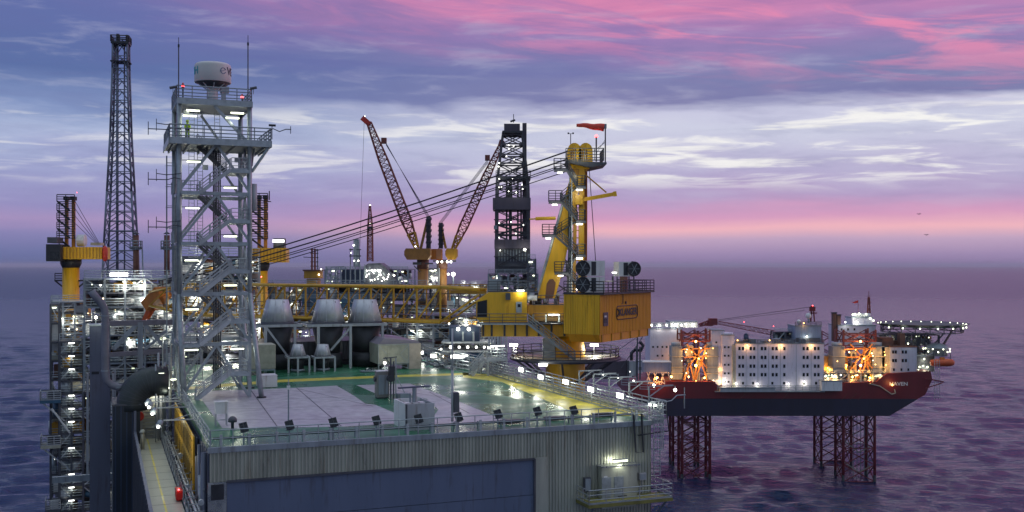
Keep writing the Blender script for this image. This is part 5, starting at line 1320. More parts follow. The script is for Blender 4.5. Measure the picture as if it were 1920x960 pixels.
# outer scaffolding strip
oo, S2, w2, h2 = module('outer_frame', 'slender steel frame strip standing over the sea outside the stair tower', 'steel frame', 95, 111, 570, 960, 152, 4, 11, 5, clutter=40, lamps=3, ncol=2, msteel=DGREY, lr=.1)
for i, (px0, px1, py, hh) in enumerate(((75, 114, 757, 3), (76, 114, 842, 3.2), (85, 113, 962, 4.2))):
    f_ = Fr(PX(px0, py, 149), TH); w_ = f_.front(px1, py).x
    b_ = thing('side_balcony', ('railed cantilever balcony high on the stair tower above the sea', 'railed cantilever balcony halfway down the stair tower', 'lowest cantilever balcony with white locker on the stair tower')[i], 'balcony', f_)
    MB().box(0, w_, -.2, 3, 0, .45).build('deck', (BLUE, TARP, DGREY)[i], b_)
    MB().rail([(0, 2.9, .45), (0.02, -.15, .45), (w_, -.15, .45)], 1.3, .9, .06, 3).build('railing', LGREY, b_)
    MB().bar((0.4, 0, 0), (w_ + .5, 0, -2.6), .2).build('brace', LGREY, b_); MB().bar((.3, 0, 1.9), (w_, 0, 1.9), .14).build('canopy_beam', DGREY, b_)
    MB().box(w_ * .3, w_ * .9, .5, 1.5, .46, 1.5).build('locker', (DGREY, DARK, WHITE)[i], b_)
F_ = Fr(PX(97, 766, 148), TH); single(MB().bar((0, 0, 0), F_.front(131, 812), .22), 'pale_brace', WHITE, 'bright white diagonal brace crossing the stair tower', 'brace', F_)
o, Mf, w, h = module('process_module', 'crowded process module with pipes and lamps between stair tower and lattice tower', 'process module', 158, 345, 522, 735, 150, 14, 8, 31, clutter=280, lamps=54, lpow=260, ncol=6, lr=.15)
MB().cb(Mf.front(223, 515, -.5), (2.4, .4, .5)).build('floodlight', L_W, o); light(o, Mf.front(223, 520, -1.2), 250, (.95, 1, .9), .4)
MB().cb(Mf.front(270, 562, -.5), (1.0, .4, .45)).build('floodlight', L_W, o)
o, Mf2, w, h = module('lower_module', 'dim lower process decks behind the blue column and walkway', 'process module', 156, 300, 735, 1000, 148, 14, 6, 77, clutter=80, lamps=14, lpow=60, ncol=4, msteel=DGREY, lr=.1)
o, Mf3, w, h = module('crane_base_module', 'open steel deck frame around the yellow crane column over the sea', 'process module', 96, 162, 566, 650, 175, 7, 4, 41, part=0, clutter=22, lamps=14, lpow=110, ncol=4, lr=.17)
# legs of that platform
for i, (px, Y) in enumerate(((120, 165), (300, 165), (330, 190))):
    c = PX(px, 900, Y); single(MB().tube((0, 0, -30), (0, 0, 42), 1.3, 12), 'jacket_leg', DGREY, ('dark round jacket leg under the stair tower', 'dark round jacket leg below the process module', 'dark round jacket leg deep behind the walkway')[i], 'platform leg', Fr((c.x, c.y, 0)))
o, Mt, w, h = module('lit_module', 'brightly lit process module seen through the lattice tower legs', 'process module', 340, 486, 480, 690, 146, 10, 7, 55, clutter=190, lamps=34, lpow=300, ncol=5, msteel=LGREY, lr=.17)
# chimneys
for i, (px, Y) in enumerate(((255, 158), (313, 158))):
    f_ = Fr(PX(px, 560, Y), TH); s = Y / FOC; zz = lambda py: f_.front(px, py).z
    o = thing('chimney', ('brown exhaust chimney with conical cap near the flare tower', 'brown exhaust chimney with conical cap beside the lattice tower')[i], 'chimney', f_)
    MB().tube((0, 0, zz(515)), (0, 0, zz(441)), 5.2 * s, 16).build('pipe', BRICK, o, True); MB().lathe((0, 0, zz(439)), [(7 * s, 0), (.4 * s, 5 * s)], 14).build('cap', DGREY, o, True)
    MB().box(-10 * s, 10 * s, -10 * s, 10 * s, zz(600), zz(530)).build('base', GREY, o); MB().lathe((0, 0, zz(530)), [(9 * s, 0), (6.5 * s, 14 * s)], 14).build('transition', GREY, o, True)
    MB().lathe((0, 0, zz(469)), [(5.3 * s, 0), (11 * s, .2), (11 * s, .4)], 16).build('gallery', DGREY, o)
    MB().rail([(11 * s * math.cos(a), 11 * s * math.sin(a), zz(468)) for a in [R(t) for t in range(0, 361, 40)]], 1.3, 2, .07, 2).build('railing', GREY, o)
    MB().bar((11 * s, 0, zz(468)), (13 * s, 0, zz(530)), .2).build('support', GREY, o)
# left crane and crane behind the tower
def far_crane(label, Y, cx, pw, ptop, pbot, hx0, hx1, hy0, hy1, mx, mw, mtop, rz, ladder_left, col=YEL, boomwire=None, mastcol=None, gal=None, nm='pedestal_crane'):
    f_ = Fr(PX(cx, ptop, Y), rz); s = Y / FOC; P_ = lambda x, y, yy=0: f_.front(x, y, yy)
    o = thing(nm, label, 'crane', f_); mastcol = mastcol or mat('orange brown mast paint', (.62, .25, .03), .5, 0, .3, .5, streak=True)
    MB().tube(P_(cx, pbot + 120), P_(cx, ptop + 2), pw * s, 18).build('pedestal', col, o, True)
    MB().lathe((0, 0, P_(cx, ptop + 14).z), [(pw * s * 1.02, 0), (pw * s * 1.25, .8), (pw * s * 1.25, 1.6)], 18).build('slewing_ring', DARK, o, True)
    D = pw * s * 1.8
    MB().box(P_(hx0, hy0, -D).x, P_(hx1, hy0, -D).x, -D, D, P_(cx, hy1, -D).z, P_(cx, hy0, -D).z).build('crane_house', col, o)
    rb = MB(); n = int((hx1 - hx0) / 6)
    for k in range(n): x = P_(hx0 + (hx1 - hx0) * (k + .5) / n, hy0, -D).x; rb.box(x - .1, x + .1, -D - .12, -D - .003, P_(cx, hy1, -D).z + .1, P_(cx, hy0, -D).z - .1)
    rb.build('rib', YELD, o)
    for j, x in enumerate(mx):
        MB().bar(P_(x, hy0 + 4), P_(x, (hy0 + mtop) / 2), mw * s).bar(P_(x, (hy0 + mtop) / 2), P_(x, mtop), mw * s).build('mast_post', mastcol, o)
        MB().cb(P_(x, mtop), (mw * s * 1.3, 1.6, mw * s * 1.3)).build('sheave', DARK, o)
    g_ = MB(); nn = 5
    lx = (min(mx) - 14) if ladder_left else (max(mx) + 12)
    for k in range(nn):
        y = mtop + 6 + (hy0 - mtop - 6) * k / nn
        a_, b_ = P_(lx, y), P_(max(mx) + 6 if ladder_left else min(mx) - 6, y)
        x0, x1 = min(a_.x, b_.x), max(a_.x, b_.x)
        g_.box(x0, x1, -1.2, -.6, a_.z - .15, a_.z).rail([(x0, -1.2, a_.z), (x1, -1.2, a_.z)], 1.2, 1.5, .08, 2, False)
        a2 = P_(lx, y + (hy0 - mtop - 6) / nn); g_.bar((a_.x, -1, a_.z), (a_.x + 2.2 * (1 if ladder_left else -1), -1, a2.z), .3)
    g_.bar(P_(lx, mtop + 8), P_(lx, hy0), .15).build('stair_platform', DARK, o)
    MB().bar(P_(cx - pw * 2, ptop + 38), P_(cx + pw * 1.9, ptop + 38), .6, .3).bar(P_(cx - pw * 2, ptop + 38), P_(cx - pw, ptop + 50), .25).bar(P_(cx + pw * 2, ptop + 38), P_(cx + pw, ptop + 50), .25).rail([P_(cx - pw * 2, ptop + 38), P_(cx - pw, ptop + 38)], 1.3, 1, .08, 2).build('service_platform', DARK, o)
    return o, f_, P_, s
o, f_, P_, s = far_crane('yellow crane with twin orange mast posts standing over the sea', 190, 133, 15, 488, 620, 104, 190, 463, 486, (125, 138), 5.5, 372, TH * .2, True)
MB().box(P_(90, 460, -3).x, P_(117, 460, -3).x, -4, 0, P_(100, 490, -3).z, P_(100, 458, -3).z).build('operator_cab', DARK, o)
MB().box(P_(98, 475, -3).x, P_(114, 475, -3).x, -4.1, -4.003, P_(100, 486, -4).z, P_(100, 472, -4).z).build('cab_window', GLASS, o)
MB().box(P_(93, 460, -3).x, P_(111, 460, -3).x, -4.2, -1, P_(100, 456, -3).z, P_(100, 445, -3).z).build('air_unit', DGREY, o)
MB().tube(P_(146, 451), P_(160, 451), 1.1, 12).build('winch_drum', WHITE, o); MB().box(P_(173, 460).x, P_(192, 460).x, -1, 1, P_(180, 460).z, P_(180, 455).z).build('lamp_box', TARP, o)
MB().lathe(P_(197, 490, -2), [(.25, 0), (.45, .5), (.5, 1.6), (.4, 2.4), (.15, 2.8)], 12).build('hook_block', mat('hook red paint', (.6, .05, .03), .5, 0, .2, 1), o, True)
wi = MB()
for k in range(4): wi.tube(P_(140, 376 + k * 14), P_(186 - k * 2, 456, 4), .05, 5)
wi.build('boom_wire', DGREY, o); bulb(o, P_(144, 361), .1, L_R); light(o, P_(150, 500, -8), 350, (1, .9, .6), .5); light(o, P_(140, 520, -7), 260, (1, .9, .6), .5)
light(o, P_(120, 440, -8), 120, (1, .8, .5), .5)  # light without a fitting, added to brighten the mast posts
MB().tube(P_(133, 565), P_(133, 628), 3.4, 20).build('lower_column', YELD, o, True); light(o, P_(140, 600, -9), 300, (1, .9, .5), .5)
o, f_, P_, s = far_crane('yellow crane with orange mast posts rising behind the lattice tower', 185, 489, 13, 494, 560, 473, 536, 465, 492, (486, 498), 6, 370, TH * .2, True)
MB().box(P_(514, 460).x, P_(534, 460).x, -1, 1.5, P_(520, 466).z, P_(520, 447).z).build('air_unit', DARK, o); MB().cb(P_(522, 452, -1.4), (2.0, .2, .4)).build('lamp', L_W, o)
MB().tube(P_(505, 375), P_(505, 358), .1, 6).bar(P_(494, 378), P_(508, 378), .5, .15).build('head_rail', DARK, o); bulb(o, P_(490, 519, -5), .15, L_R)
text('BRIDGE', 1.2, DARK, o, P_(505, 476, -4.35), (R(90), 0, 0), .01, 'faint_lettering').scale = (.7, .7, 1) if False else (1, .8, 1)
bpy.data.objects.remove([x for x in o.children if x.name.startswith('faint')][0])
light(o, P_(500, 530, -6), 300, (1, .85, .5), .5); light(o, P_(515, 480, -9), 200, (1, .85, .5), .5); light(o, P_(490, 420, -7), 120, (1, .6, .3), .5)  # lights without fittings; the last is added to brighten the mast posts
# orange head frame shown between pipe gantry and tower
# flare tower
FY = 205; f_ = Fr(PX(227, 560, FY), R(12)); s = FY / FOC; zz = lambda py: f_.front(227, py).z
o = thing('flare_tower', 'very tall tapering lattice flare tower with two burner tips', 'flare tower', f_)
FT = mat('blue grey flare steel', (.16, .19, .26), .5, .3, .3, .5)
segs = [(560, 64), (470, 58), (360, 47), (250, 36), (130, 29), (84, 28)]
ch = MB(); la = MB()
for (y0, w0), (y1, w1) in zip(segs, segs[1:]):
    n = max(1, round((y0 - y1) / 19)); h0, h1 = zz(y0), zz(y1)
    for k in range(n):
        t0, t1 = k / n, (k + 1) / n
        def CC(i, t):
            ww = (w0 + (w1 - w0) * t) * s / 2 * .92; sg = ((-1,-1),(1,-1),(1,1),(-1,1))[i % 4]; return Vector((sg[0]*ww, sg[1]*ww, h0 + (h1 - h0) * t))
        for i in range(4):
            la.tube(CC(i, t1), CC(i + 1, t1), .09, 5).tube(CC(i, t0), (CC(i, t1) + CC(i + 1, t1)) / 2, .09, 5).tube(CC(i + 1, t0), (CC(i, t1) + CC(i + 1, t1)) / 2, .09, 5)
    for i in range(4): ch.tube(CC(i, 0) if False else Vector((((-1,1,1,-1)[i]) * w0 * s / 2 * .92, ((-1,-1,1,1)[i]) * w0 * s / 2 * .92, h0)), Vector((((-1,1,1,-1)[i]) * w1 * s / 2 * .92, ((-1,-1,1,1)[i]) * w1 * s / 2 * .92, h1)), .2, 8)
ch.build('chord', FT, o, True); la.build('lacing', FT, o)
MB().tube((-.7, 0, zz(560)), (-.7, 0, zz(80)), .26, 10).tube((.6, .3, zz(560)), (.6, .3, zz(80)), .15, 10).build('flare_pipe', FT, o, True)
MB().box(-16 * s, 16 * s, -16 * s, 16 * s, zz(84), zz(81)).build('top_platform', DARK, o)
MB().rail([(-16*s, -16*s, zz(81)), (16*s, -16*s, zz(81)), (16*s, 16*s, zz(81)), (-16*s, 16*s, zz(81)), (-16*s, -16*s, zz(81))], 1.2, 1.5, .1, 2).build('railing', DARK, o)
MB().tube((-.6, 0, zz(81)), (-.6, 0, zz(64)), .32, 10).build('burner_tip', DARK, o); MB().tube((.6 + .5, 0, zz(81)), (.6 + .5, 0, zz(65)), .26, 10).build('burner_tip', DARK, o)
MB().box(-17 * s, 17 * s, -15 * s, 15 * s, zz(118), zz(116)).build('lower_gallery', DARK, o)

# ================================================================== BEHIND THE BOOM
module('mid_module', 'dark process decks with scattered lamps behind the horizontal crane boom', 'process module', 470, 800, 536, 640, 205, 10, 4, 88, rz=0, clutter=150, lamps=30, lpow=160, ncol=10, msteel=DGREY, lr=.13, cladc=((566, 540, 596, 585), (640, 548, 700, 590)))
module('east_module', 'brightly lit grey and blue process module below the horizontal crane boom', 'process module', 782, 935, 590, 705, 178, 9, 5, 99, rz=0, clutter=120, lamps=26, lpow=200, ncol=6, msteel=GREY, lr=.2, cladc=((840, 628, 900, 641), (858, 657, 905, 682)))
o = thing('blue_deckhouse', 'dark blue deckhouse with a row of bright floodlights behind the deck stair', 'deckhouse', Fr(PX(840, 676, 172), 0))
f_ = Fr(PX(840, 676, 172), 0); P_ = lambda x, y, yy=0: f_.front(x, y, yy)
MB().box(P_(843, 640).x, P_(899, 640).x, 0, 5, P_(843, 640).z, P_(843, 612).z).build('upper_house', NAVY, o); MB().box(P_(862, 680).x, P_(905, 680).x, .3, 5, P_(860, 682).z, P_(860, 658).z).build('lower_house', BLUE, o)
MB().box(P_(828, 642).x, P_(926, 642).x, -.6, 5.4, P_(860, 643.5).z, P_(860, 640.5).z).build('deck', LGREY, o); MB().box(P_(828, 659).x, P_(945, 659).x, -.6, 5.4, P_(860, 660).z, P_(860, 657.5).z).build('deck', LGREY, o)
for (px, py, r_) in ((859, 617, .42), (879, 617, .42), (845, 651, .36), (861, 651, .28), (877, 651, .3), (893, 651, .28), (917, 652, .4), (923, 651, .3), (931, 652, .25), (908, 651, .25), (827, 655, .25), (842, 607, .2)):
    bulb(o, P_(px, py, -.8), r_, L_WS, 130 if r_ > .3 else 0, 'floodlight', off=(0, -.8, -.3))
for px in (848, 868, 888): MB().tube(P_(px, 640, -.5), P_(px, 622, -.5), .15, 6).build('pipe', GALV, o)
o = thing('vertical_pipe_bank', 'bank of pale vertical pipes rising below the crane cabin', 'pipes', Fr(PX(930, 650, 150), 0))
for k in range(7): MB().tube((k * .42 - 1, 0, -4), (k * .42 - 1, 0, 2.4), .14, 8).build('pipe', (LGREY, GALV)[k % 2], o, True)
# far process platform with chimney, slender tower and small crane
o, fp, w, h = module('far_platform', 'distant grey process platform with chimney and crowded lamps on the horizon', 'platform', 610, 765, 505, 560, 420, 30, 3, 15, rz=0, clutter=120, lamps=46, lpow=400, ncol=9, lr=.42, lcol=(1, 1, .85))
f_ = Fr(PX(660, 530, 415), 0); P_ = lambda x, y, yy=0: f_.front(x, y, yy); s = 415 / FOC
MB().prism([(P_(*q).x, P_(*q).z) for q in ((640, 530), (640, 500), (650, 488), (700, 486), (712, 490), (728, 505), (742, 530))], 'y', 2, 14)
hp = thing('process_hall', 'grey domed process hall with a string of bright lamps on the distant platform', 'process hall', f_)
MB().prism([(P_(*q).x, P_(*q).z) for q in ((682, 535), (682, 500), (690, 494), (712, 493), (722, 500), (738, 518), (745, 535))], 'y', 0, 14).build('hall', DGREY, hp)
MB().box(P_(642, 520).x, P_(682, 520).x, -1, 10, P_(650, 535).z, P_(650, 506).z).build('side_building', NAVY, hp)
rn = random.Random(9)
for k in range(26):
    px, py = (688 + k * 5, 507) if k < 6 else (rn.uniform(686, 745), 0)
    if k >= 6: py = rn.uniform(508 + max(0, (px - 715)) * .3, 528)
    bulb(hp, P_(px, py, -1.2), .5 if k < 10 else .36, L_WS, 260 if k % 5 == 0 else 0, 'lamp', off=(0, -3, -1))
lt = MB()
for k in range(20): a_, b_ = rn.uniform(612, 735), rn.uniform(500, 530); lt.bar(P_(a_, b_, -1.5), P_(a_ + rn.uniform(-12, 12), b_ + rn.uniform(4, 14), -1.5), .35)
for k in range(10): a_ = 612 + k * 9; lt.bar(P_(a_, 500 - (4 if 4 < k < 9 else 0), -1.8), P_(a_, 530, -1.8), .4)
lt.bar(P_(612, 506, -1.8), P_(650, 504, -1.8), .5).bar(P_(620, 501, -1.8), P_(646, 500, -1.8), .5).build('framework', GALV, hp)
o = thing('chimney', 'square grey chimney with side ladder on the distant process platform', 'chimney', f_)
MB().box(P_(660.5, 490).x, P_(671, 490).x, 3, 5, P_(665, 500).z, P_(665, 448).z).build('stack', GREY, o); MB().bar(P_(657, 500), P_(657, 466), .3).bar(P_(674, 500), P_(674, 468), .3).bar(P_(655, 468), P_(662, 468), .5).bar(P_(668, 468), P_(677, 468), .4).bar(P_(655, 480), P_(677, 480), .5).build('side_ladder', DGREY, o)
bulb(o, P_(663, 460, 1), .45, L_WS); bulb(o, P_(658, 474, 1), .4, L_WS); bulb(o, P_(664, 489, 1), .4, L_WS); bulb(o, P_(672, 489, 1), .45, L_WS)
o = thing('slender_mast', 'slender red lattice mast with lit tip on the distant process platform', 'mast', f_)
MB().lattice(P_(694, 490, 3), P_(694, 425, 3), 10 * s, 8.5 * s, 12, .22, .14).lattice(P_(694, 425, 3), P_(693.5, 386, 3), 8.5 * s, 2.5 * s, 6, .2, .12).build('lattice', REDB, o)
MB().box(P_(689.5, 425, 3).x, P_(698.5, 425, 3).x, 1.5, 4.5, P_(694, 428).z, P_(694, 424).z).build('gallery', DARK, o); bulb(o, P_(694, 385, 3), .5, L_G); bulb(o, P_(694, 420, 1.5), .45, L_G)
# antenna dome at the far end
o = thing('satellite_dome', 'tiny white satellite dome at the far end of the distant platform', 'dome', Fr(PX(751, 532, 415), 0)); MB().lathe((0, 0, 0), [(.5, 0), (.5, 1.2), (.9, 1.6), (.95, 2.2), (.6, 2.8), (.1, 3.0)], 14).build('dome', WHITE, o, True)
# small crane
f_ = Fr(PX(588, 525, 380), 0); P_ = lambda x, y, yy=0: f_.front(x, y, yy)
o = thing('small_crane', 'small ochre crane house with twin red posts on the distant platform edge', 'crane', f_)
MB().box(P_(573, 520).x, P_(603, 520).x, -3, 3, P_(588, 522).z, P_(588, 508).z).build('crane_house', YELD, o); MB().box(P_(571, 520).x, P_(605, 520).x, -3.5, 3.5, P_(588, 508).z, P_(588, 505.5).z).build('roof_deck', BRICK, o)
MB().bar(P_(585, 506), P_(585, 466), .6).build('mast_post', REDB, o); MB().bar(P_(590.5, 506), P_(590.5, 466), .6).build('mast_post', REDB, o)
r_ = MB(); [r_.bar(P_(582, y), P_(597, y), .3) for y in (468, 475, 483, 491, 499)]; r_.bar(P_(595.5, 467), P_(595.5, 505), .3).bar(P_(569, 482), P_(584, 483), .25).build('stair_platform', DGREY, o)
MB().tube(P_(588, 523), P_(588, 600), 2.6, 14).build('pedestal', YELD, o, True); bulb(o, P_(598, 515, -3.5), .4, L_WS); bulb(o, P_(602, 505, -3.5), .3, L_WS)

# ------------------------------------------------------------------ twin lattice boom cranes
TY = 330
def boom_crane(label, cx, pw, hx0, hx1, foot, tip, midpt, mast, col, wire, Y, big):
    f_ = Fr(PX(cx, 487, Y), 0); P_ = lambda x, y, yy=0: f_.front(x, y, yy); s = Y / FOC
    o = thing('lattice_boom_crane', label, 'crane', f_)
    MB().tube(P_(cx, 600), P_(cx, 497), pw * s, 18).build('pedestal', mat('dull orange pedestal', (.36, .17, .045), .55, 0, .3, .4, streak=True), o, True)
    MB().tube(P_(cx, 504), P_(cx, 487), pw * s * 1.12, 18).build('slewing_ring', BRICK, o, True)
    MB().prism([(P_(*q).x, P_(*q).z) for q in ((hx0 + 5, 487), (hx1 - 5, 487), (hx1, 480), (hx1, 468), (hx1 - 2, 466), (hx0 + 3, 466), (hx0, 471), (hx0, 479))], 'y', -3.5, 3.5).build('crane_house', col, o)
    d = (Vector((tip[0] - foot[0], tip[1] - foot[1]))); yy = -1
    a_, b_ = P_(*foot, yy), P_(*tip, yy); m1 = a_.lerp(b_, .22)
    bo = MB().lattice(a_, m1, 6 * s, big * s, 4, .24, .13, x=(0, 1, 0)).lattice(m1, a_.lerp(b_, .7), big * s, big * s * .9, 11, .24, .12, x=(0, 1, 0)).lattice(a_.lerp(b_, .7), b_, big * s * .9, big * s * .45, 8, .22, .12, x=(0, 1, 0))
    bo.build('boom', REDB, o); MB().lattice(a_, a_.lerp(b_, .12), 6.05 * s, big * s * .8, 2, .3, .2, x=(0, 1, 0)).build('boom_foot', YELD, o)
    MB().bar(a_.lerp(b_, .985), b_ + (b_ - a_).normalized() * 1.0 + Vector(((tip[0] < foot[0]) * -1.8, 0, .6)), 1.6, 1.6).build('boom_head', RED if big > 17 else REDB, o)
    c = P_(*midpt, yy); MB().cb(c, (1.6, 1.6, 1.8)).build('sheave_block', REDB, o)
    mt = P_(*mast, 0); leg = P_(mast[0] + (-14 if tip[0] < foot[0] else 10), 466, 0)
    MB().bar(P_(mast[0], 466), mt, 1.2).bar(P_(mast[0] + 3, 466), mt + Vector((.5, 1, 0)), .6).build('mast', MAUVE, o); MB().bar(leg, mt, .8).build('mast_leg', col, o)
    r_ = MB()
    for k in range(5): z = mast[1] + 6 + (466 - mast[1] - 6) * k / 5; r_.bar(P_(mast[0] - 5, z, -1), P_(mast[0] + 6, z, -1), .4).bar(P_(mast[0] + 6, z, -1), P_(mast[0] + 6, z - 4, -1), .2).bar(P_(mast[0] + 4, z, -1), P_(mast[0] - 4, z + 9, -1), .3)
    r_.build('stair_platform', DARK, o)
    for k in range(4):
        MB().tube(mt + Vector((-.4 + k * .25, (k - 1.5) * .8, 0)), P_(*wire, yy) + Vector((.2, (k - 1.5) * .8, -.3 * k)), .07, 5).build('stay_wire', DGREY, o)
    return o, P_, s
o, P_, s = boom_crane('distant crane with long red lattice boom leaning towards the flare tower', 793, 10, 760, 808, (782, 466), (692, 230), (720, 264), (803, 406), mat('rust ochre paint', (.30, .14, .03), .55, 0, .35, .6), (722, 266), TY, 18)
MB().tube(P_(683, 222, -1), P_(675, 462, -1), .05, 5).build('hoist_wire', ROPE, o); bulb(o, P_(684, 218, -1), .3, L_G); bulb(o, P_(779, 462, -3), .3, L_WS); light(o, P_(784, 510, -9), 500, (1, .8, .5), .5)
MB().bar(P_(774, 494, -3), P_(790, 494, -3), .5, .8).bar(P_(776, 498, -3), P_(788, 510, -3), .3).bar(P_(797, 494, -3), P_(812, 494, -3), .4).build('service_platform', DARK, o)
o, P_, s = boom_crane('distant crane with red lattice boom leaning towards the drilling derrick', 829, 9, 836, 858, (850, 467), (939, 272), (914, 296), (826, 418), YELD, (914, 299), TY + 12, 15)
for px in (820, 828.5, 838.5, 845.5): bulb(o, P_(px, 491, -4), .5, L_WS, 400 if px in (820, 845.5) else 0, 'floodlight', off=(0, -1, -2))
MB().bar(P_(812, 489.5, -3), P_(855, 489.5, -3), .4, .5).build('service_platform', DARK, o)
c0 = P_(807, 487, -5); o = thing('container', 'orange rust container between the two distant boom cranes', 'container', Fr((c0 + Vector((0, 0, 0))) + Vector(PX(829, 487, TY + 12)), 0))
MB().box(0, P_(828, 487, -5).x - c0.x, 0, 5, 0, 20 * s).build('container_body', ORG, o); MB().box(P_(818, 487, -5).x - c0.x, P_(828, 487, -5).x - c0.x - .1, -.1, -.003, .2, 19 * s).build('container_door', mat('pinkish orange paint', (.55, .24, .12), .6, 0, .15, .5), o)
o = thing('lamp_mast', 'glaring floodlight mast beside the distant boom cranes', 'lamp', Fr(PX(850, 560, 338), 0))
MB().bar((0, 0, 0), (0, 0, 46 * .173), .3).build('post', GREY, o); bulb(o, (0, -.6, 46 * .173), .95, L_WS, 1500, 'floodlight', off=(0, -2, 0)); bulb(o, (-1.6, -.6, 46 * .173), .5, L_WS, 0, 'floodlight')
o, fq, w, h = module('crane_platform', 'lit steel deckhouses under the distant twin boom cranes', 'platform', 800, 920, 533, 600, 345, 12, 3, 44, rz=0, clutter=70, lamps=24, lpow=700, ncol=7, msteel=DGREY, lr=.32)
module('ladder_house', 'narrow lit stair block between the two distant crane pedestals', 'stair block', 803, 822, 503, 540, 336, 4, 3, 45, rz=0, clutter=14, lamps=12, lpow=260, ncol=3, msteel=LGREY, lr=.36)
f_ = Fr(PX(842, 545, 250), 0); o = thing('yellow_gangway', 'yellow railed gangway running towards the crane cabin behind the boom', 'gangway', f_)
w_ = f_.front(912, 545).x; MB().box(0, w_, 0, 2, -.8, 0).build('deck', YELD, o); MB().rail([(0, 0, 0), (w_, 0, 0)], 1.5, 1.2, .08, 2).build('railing', YELD, o)

# ------------------------------------------------------------------ drilling derrick
DY = 290; f_ = Fr(PX(960, 560, DY), 0); P_ = lambda x, y, yy=0: f_.front(x, y, yy); s = DY / FOC
o = thing('drilling_derrick', 'tall dark drilling derrick with purple grey wind walls and scattered lamps', 'derrick', f_)
DS = mat('derrick steel', (.05, .05, .068), .5, .2, .3, .6)
Wb, Wt = 60 * s, 32 * s
la = MB()
def DC(i, z, w): sg = ((-1,-1),(1,-1),(1,1),(-1,1))[i % 4]; return Vector((P_(961, 500).x + sg[0] * w / 2, 5 + sg[1] * w / 2, z))
rows = [(560, 60), (530, 60), (500, 60), (466, 60), (440, 60), (420, 60), (393, 60), (371, 59), (350, 58), (332, 56), (305, 51), (288, 46), (268, 42), (250, 37), (244, 35)]
for (y0, w0), (y1, w1) in zip(rows, rows[1:]):
    z0, z1 = P_(960, y0).z, P_(960, y1).z
    for i in range(4):
        a_, b_ = DC(i, z0, w0 * s), DC(i, z1, w1 * s); MB().bar(a_, b_, .95 if y0 > 332 else .6).build('column', DS, o)
        c_, d_ = DC(i + 1, z0, w0 * s), DC(i + 1, z1, w1 * s)
        la.bar(b_, d_, .4)
        if y0 <= 371 or i != 0 or True: la.bar(a_, d_, .28).bar(c_, b_, .28)
la.build('lacing', DS, o)
MB().box(P_(924, 380).x, P_(995, 380).x, -.6, 10.5, P_(960, 393).z, P_(960, 371).z).build('wind_wall', MAUVE, o)
MB().box(P_(927, 460).x, P_(994, 460).x, -.5, 10.5, P_(960, 466).z, P_(960, 449).z).build('wind_wall', MAUVE, o)
MB().box(P_(945, 240).x, P_(975, 240).x, 2, 8, P_(960, 246).z, P_(960, 230).z).build('crown_box', MAUVE, o); MB().box(P_(942, 246).x, P_(979, 246).x, 1, 9, P_(960, 248).z, P_(960, 245).z).build('crown_platform', DARK, o)
MB().bar(P_(963, 230, 5), P_(963, 214, 5), .2).bar(P_(957, 228, 5), P_(966, 225, 5), .5).build('antenna', DARK, o)
MB().box(P_(980, 400).x, P_(988, 400).x, 6, 8, P_(984, 560).z, P_(984, 225).z).build('standpipe_duct', MAUVE, o)
MB().box(P_(930, 334).x, P_(995, 334).x, 0, 10, P_(960, 335).z, P_(960, 331).z).build('gallery', DARK, o)
MB().rail([(P_(930, 331).x, 0, P_(960, 331).z), (P_(995, 331).x, 0, P_(960, 331).z)], 1.6, 2, .09, 2).build('railing', DARK, o)
MB().box(P_(950, 365).x, P_(961, 365).x, 3, 6, P_(955, 371).z, P_(955, 350).z).build('monkey_board', DARK, o)
for px in (950, 957, 971, 977): MB().bar(P_(px, 500, 4), P_(px, 340 if px < 975 else 350, 4), .5 if px != 957 else .9).build('guide_rail', DARK, o)
for py in (411, 434, 480): MB().box(P_(926, py).x, P_(994, py).x, -.4, -.1, P_(960, py + 2).z, P_(960, py).z).build('walkway', DARK, o)
MB().box(P_(926, 424).x, P_(932, 424).x, -1, 1, P_(930, 430).z, P_(930, 423).z).build('side_box', GREY, o)
MB().box(P_(928, 500).x, P_(992, 500).x, 1, 9, P_(960, 512).z, P_(960, 467).z).build('lower_housing', DGREY, o)
for k in range(12): x = P_(929 + k * 5.5, 480).x; MB().box(x, x + .3, .8, .997, P_(960, 490).z, P_(960, 468).z).build('cladding_rib', GREY, o)
rn = random.Random(8)
for k in range(26):
    px = rn.choice((936, 941, 975, 980, 960, 955, 967)) + rn.uniform(-3, 3); py = rn.uniform(258, 505)
    if py < 300: px = 960 + rn.uniform(-12, 12)
    if 368 < py < 395 or 446 < py < 467: continue
    bulb(o, P_(px, py, -.9), .2, L_WS, 120 if k % 4 == 0 else 0, 'lamp', off=(0, -1, 0), col=(1, 1, .85))
bulb(o, P_(984, 468, -1.5), .5, L_WS, 300, 'lamp')
module('derrick_base', 'cluttered drill floor module with cabins below the derrick', 'drill floor', 916, 1008, 513, 575, 270, 9, 3, 66, rz=0, clutter=80, lamps=14, lpow=350, ncol=6, msteel=GREY, lr=.25)
module('stair_block', 'thin grey stair block standing beside the derrick base', 'stair block', 990, 1004, 485, 540, 262, 4, 4, 67, rz=0, clutter=12, lamps=3, lpow=0, ncol=2, msteel=DGREY, lr=.2)

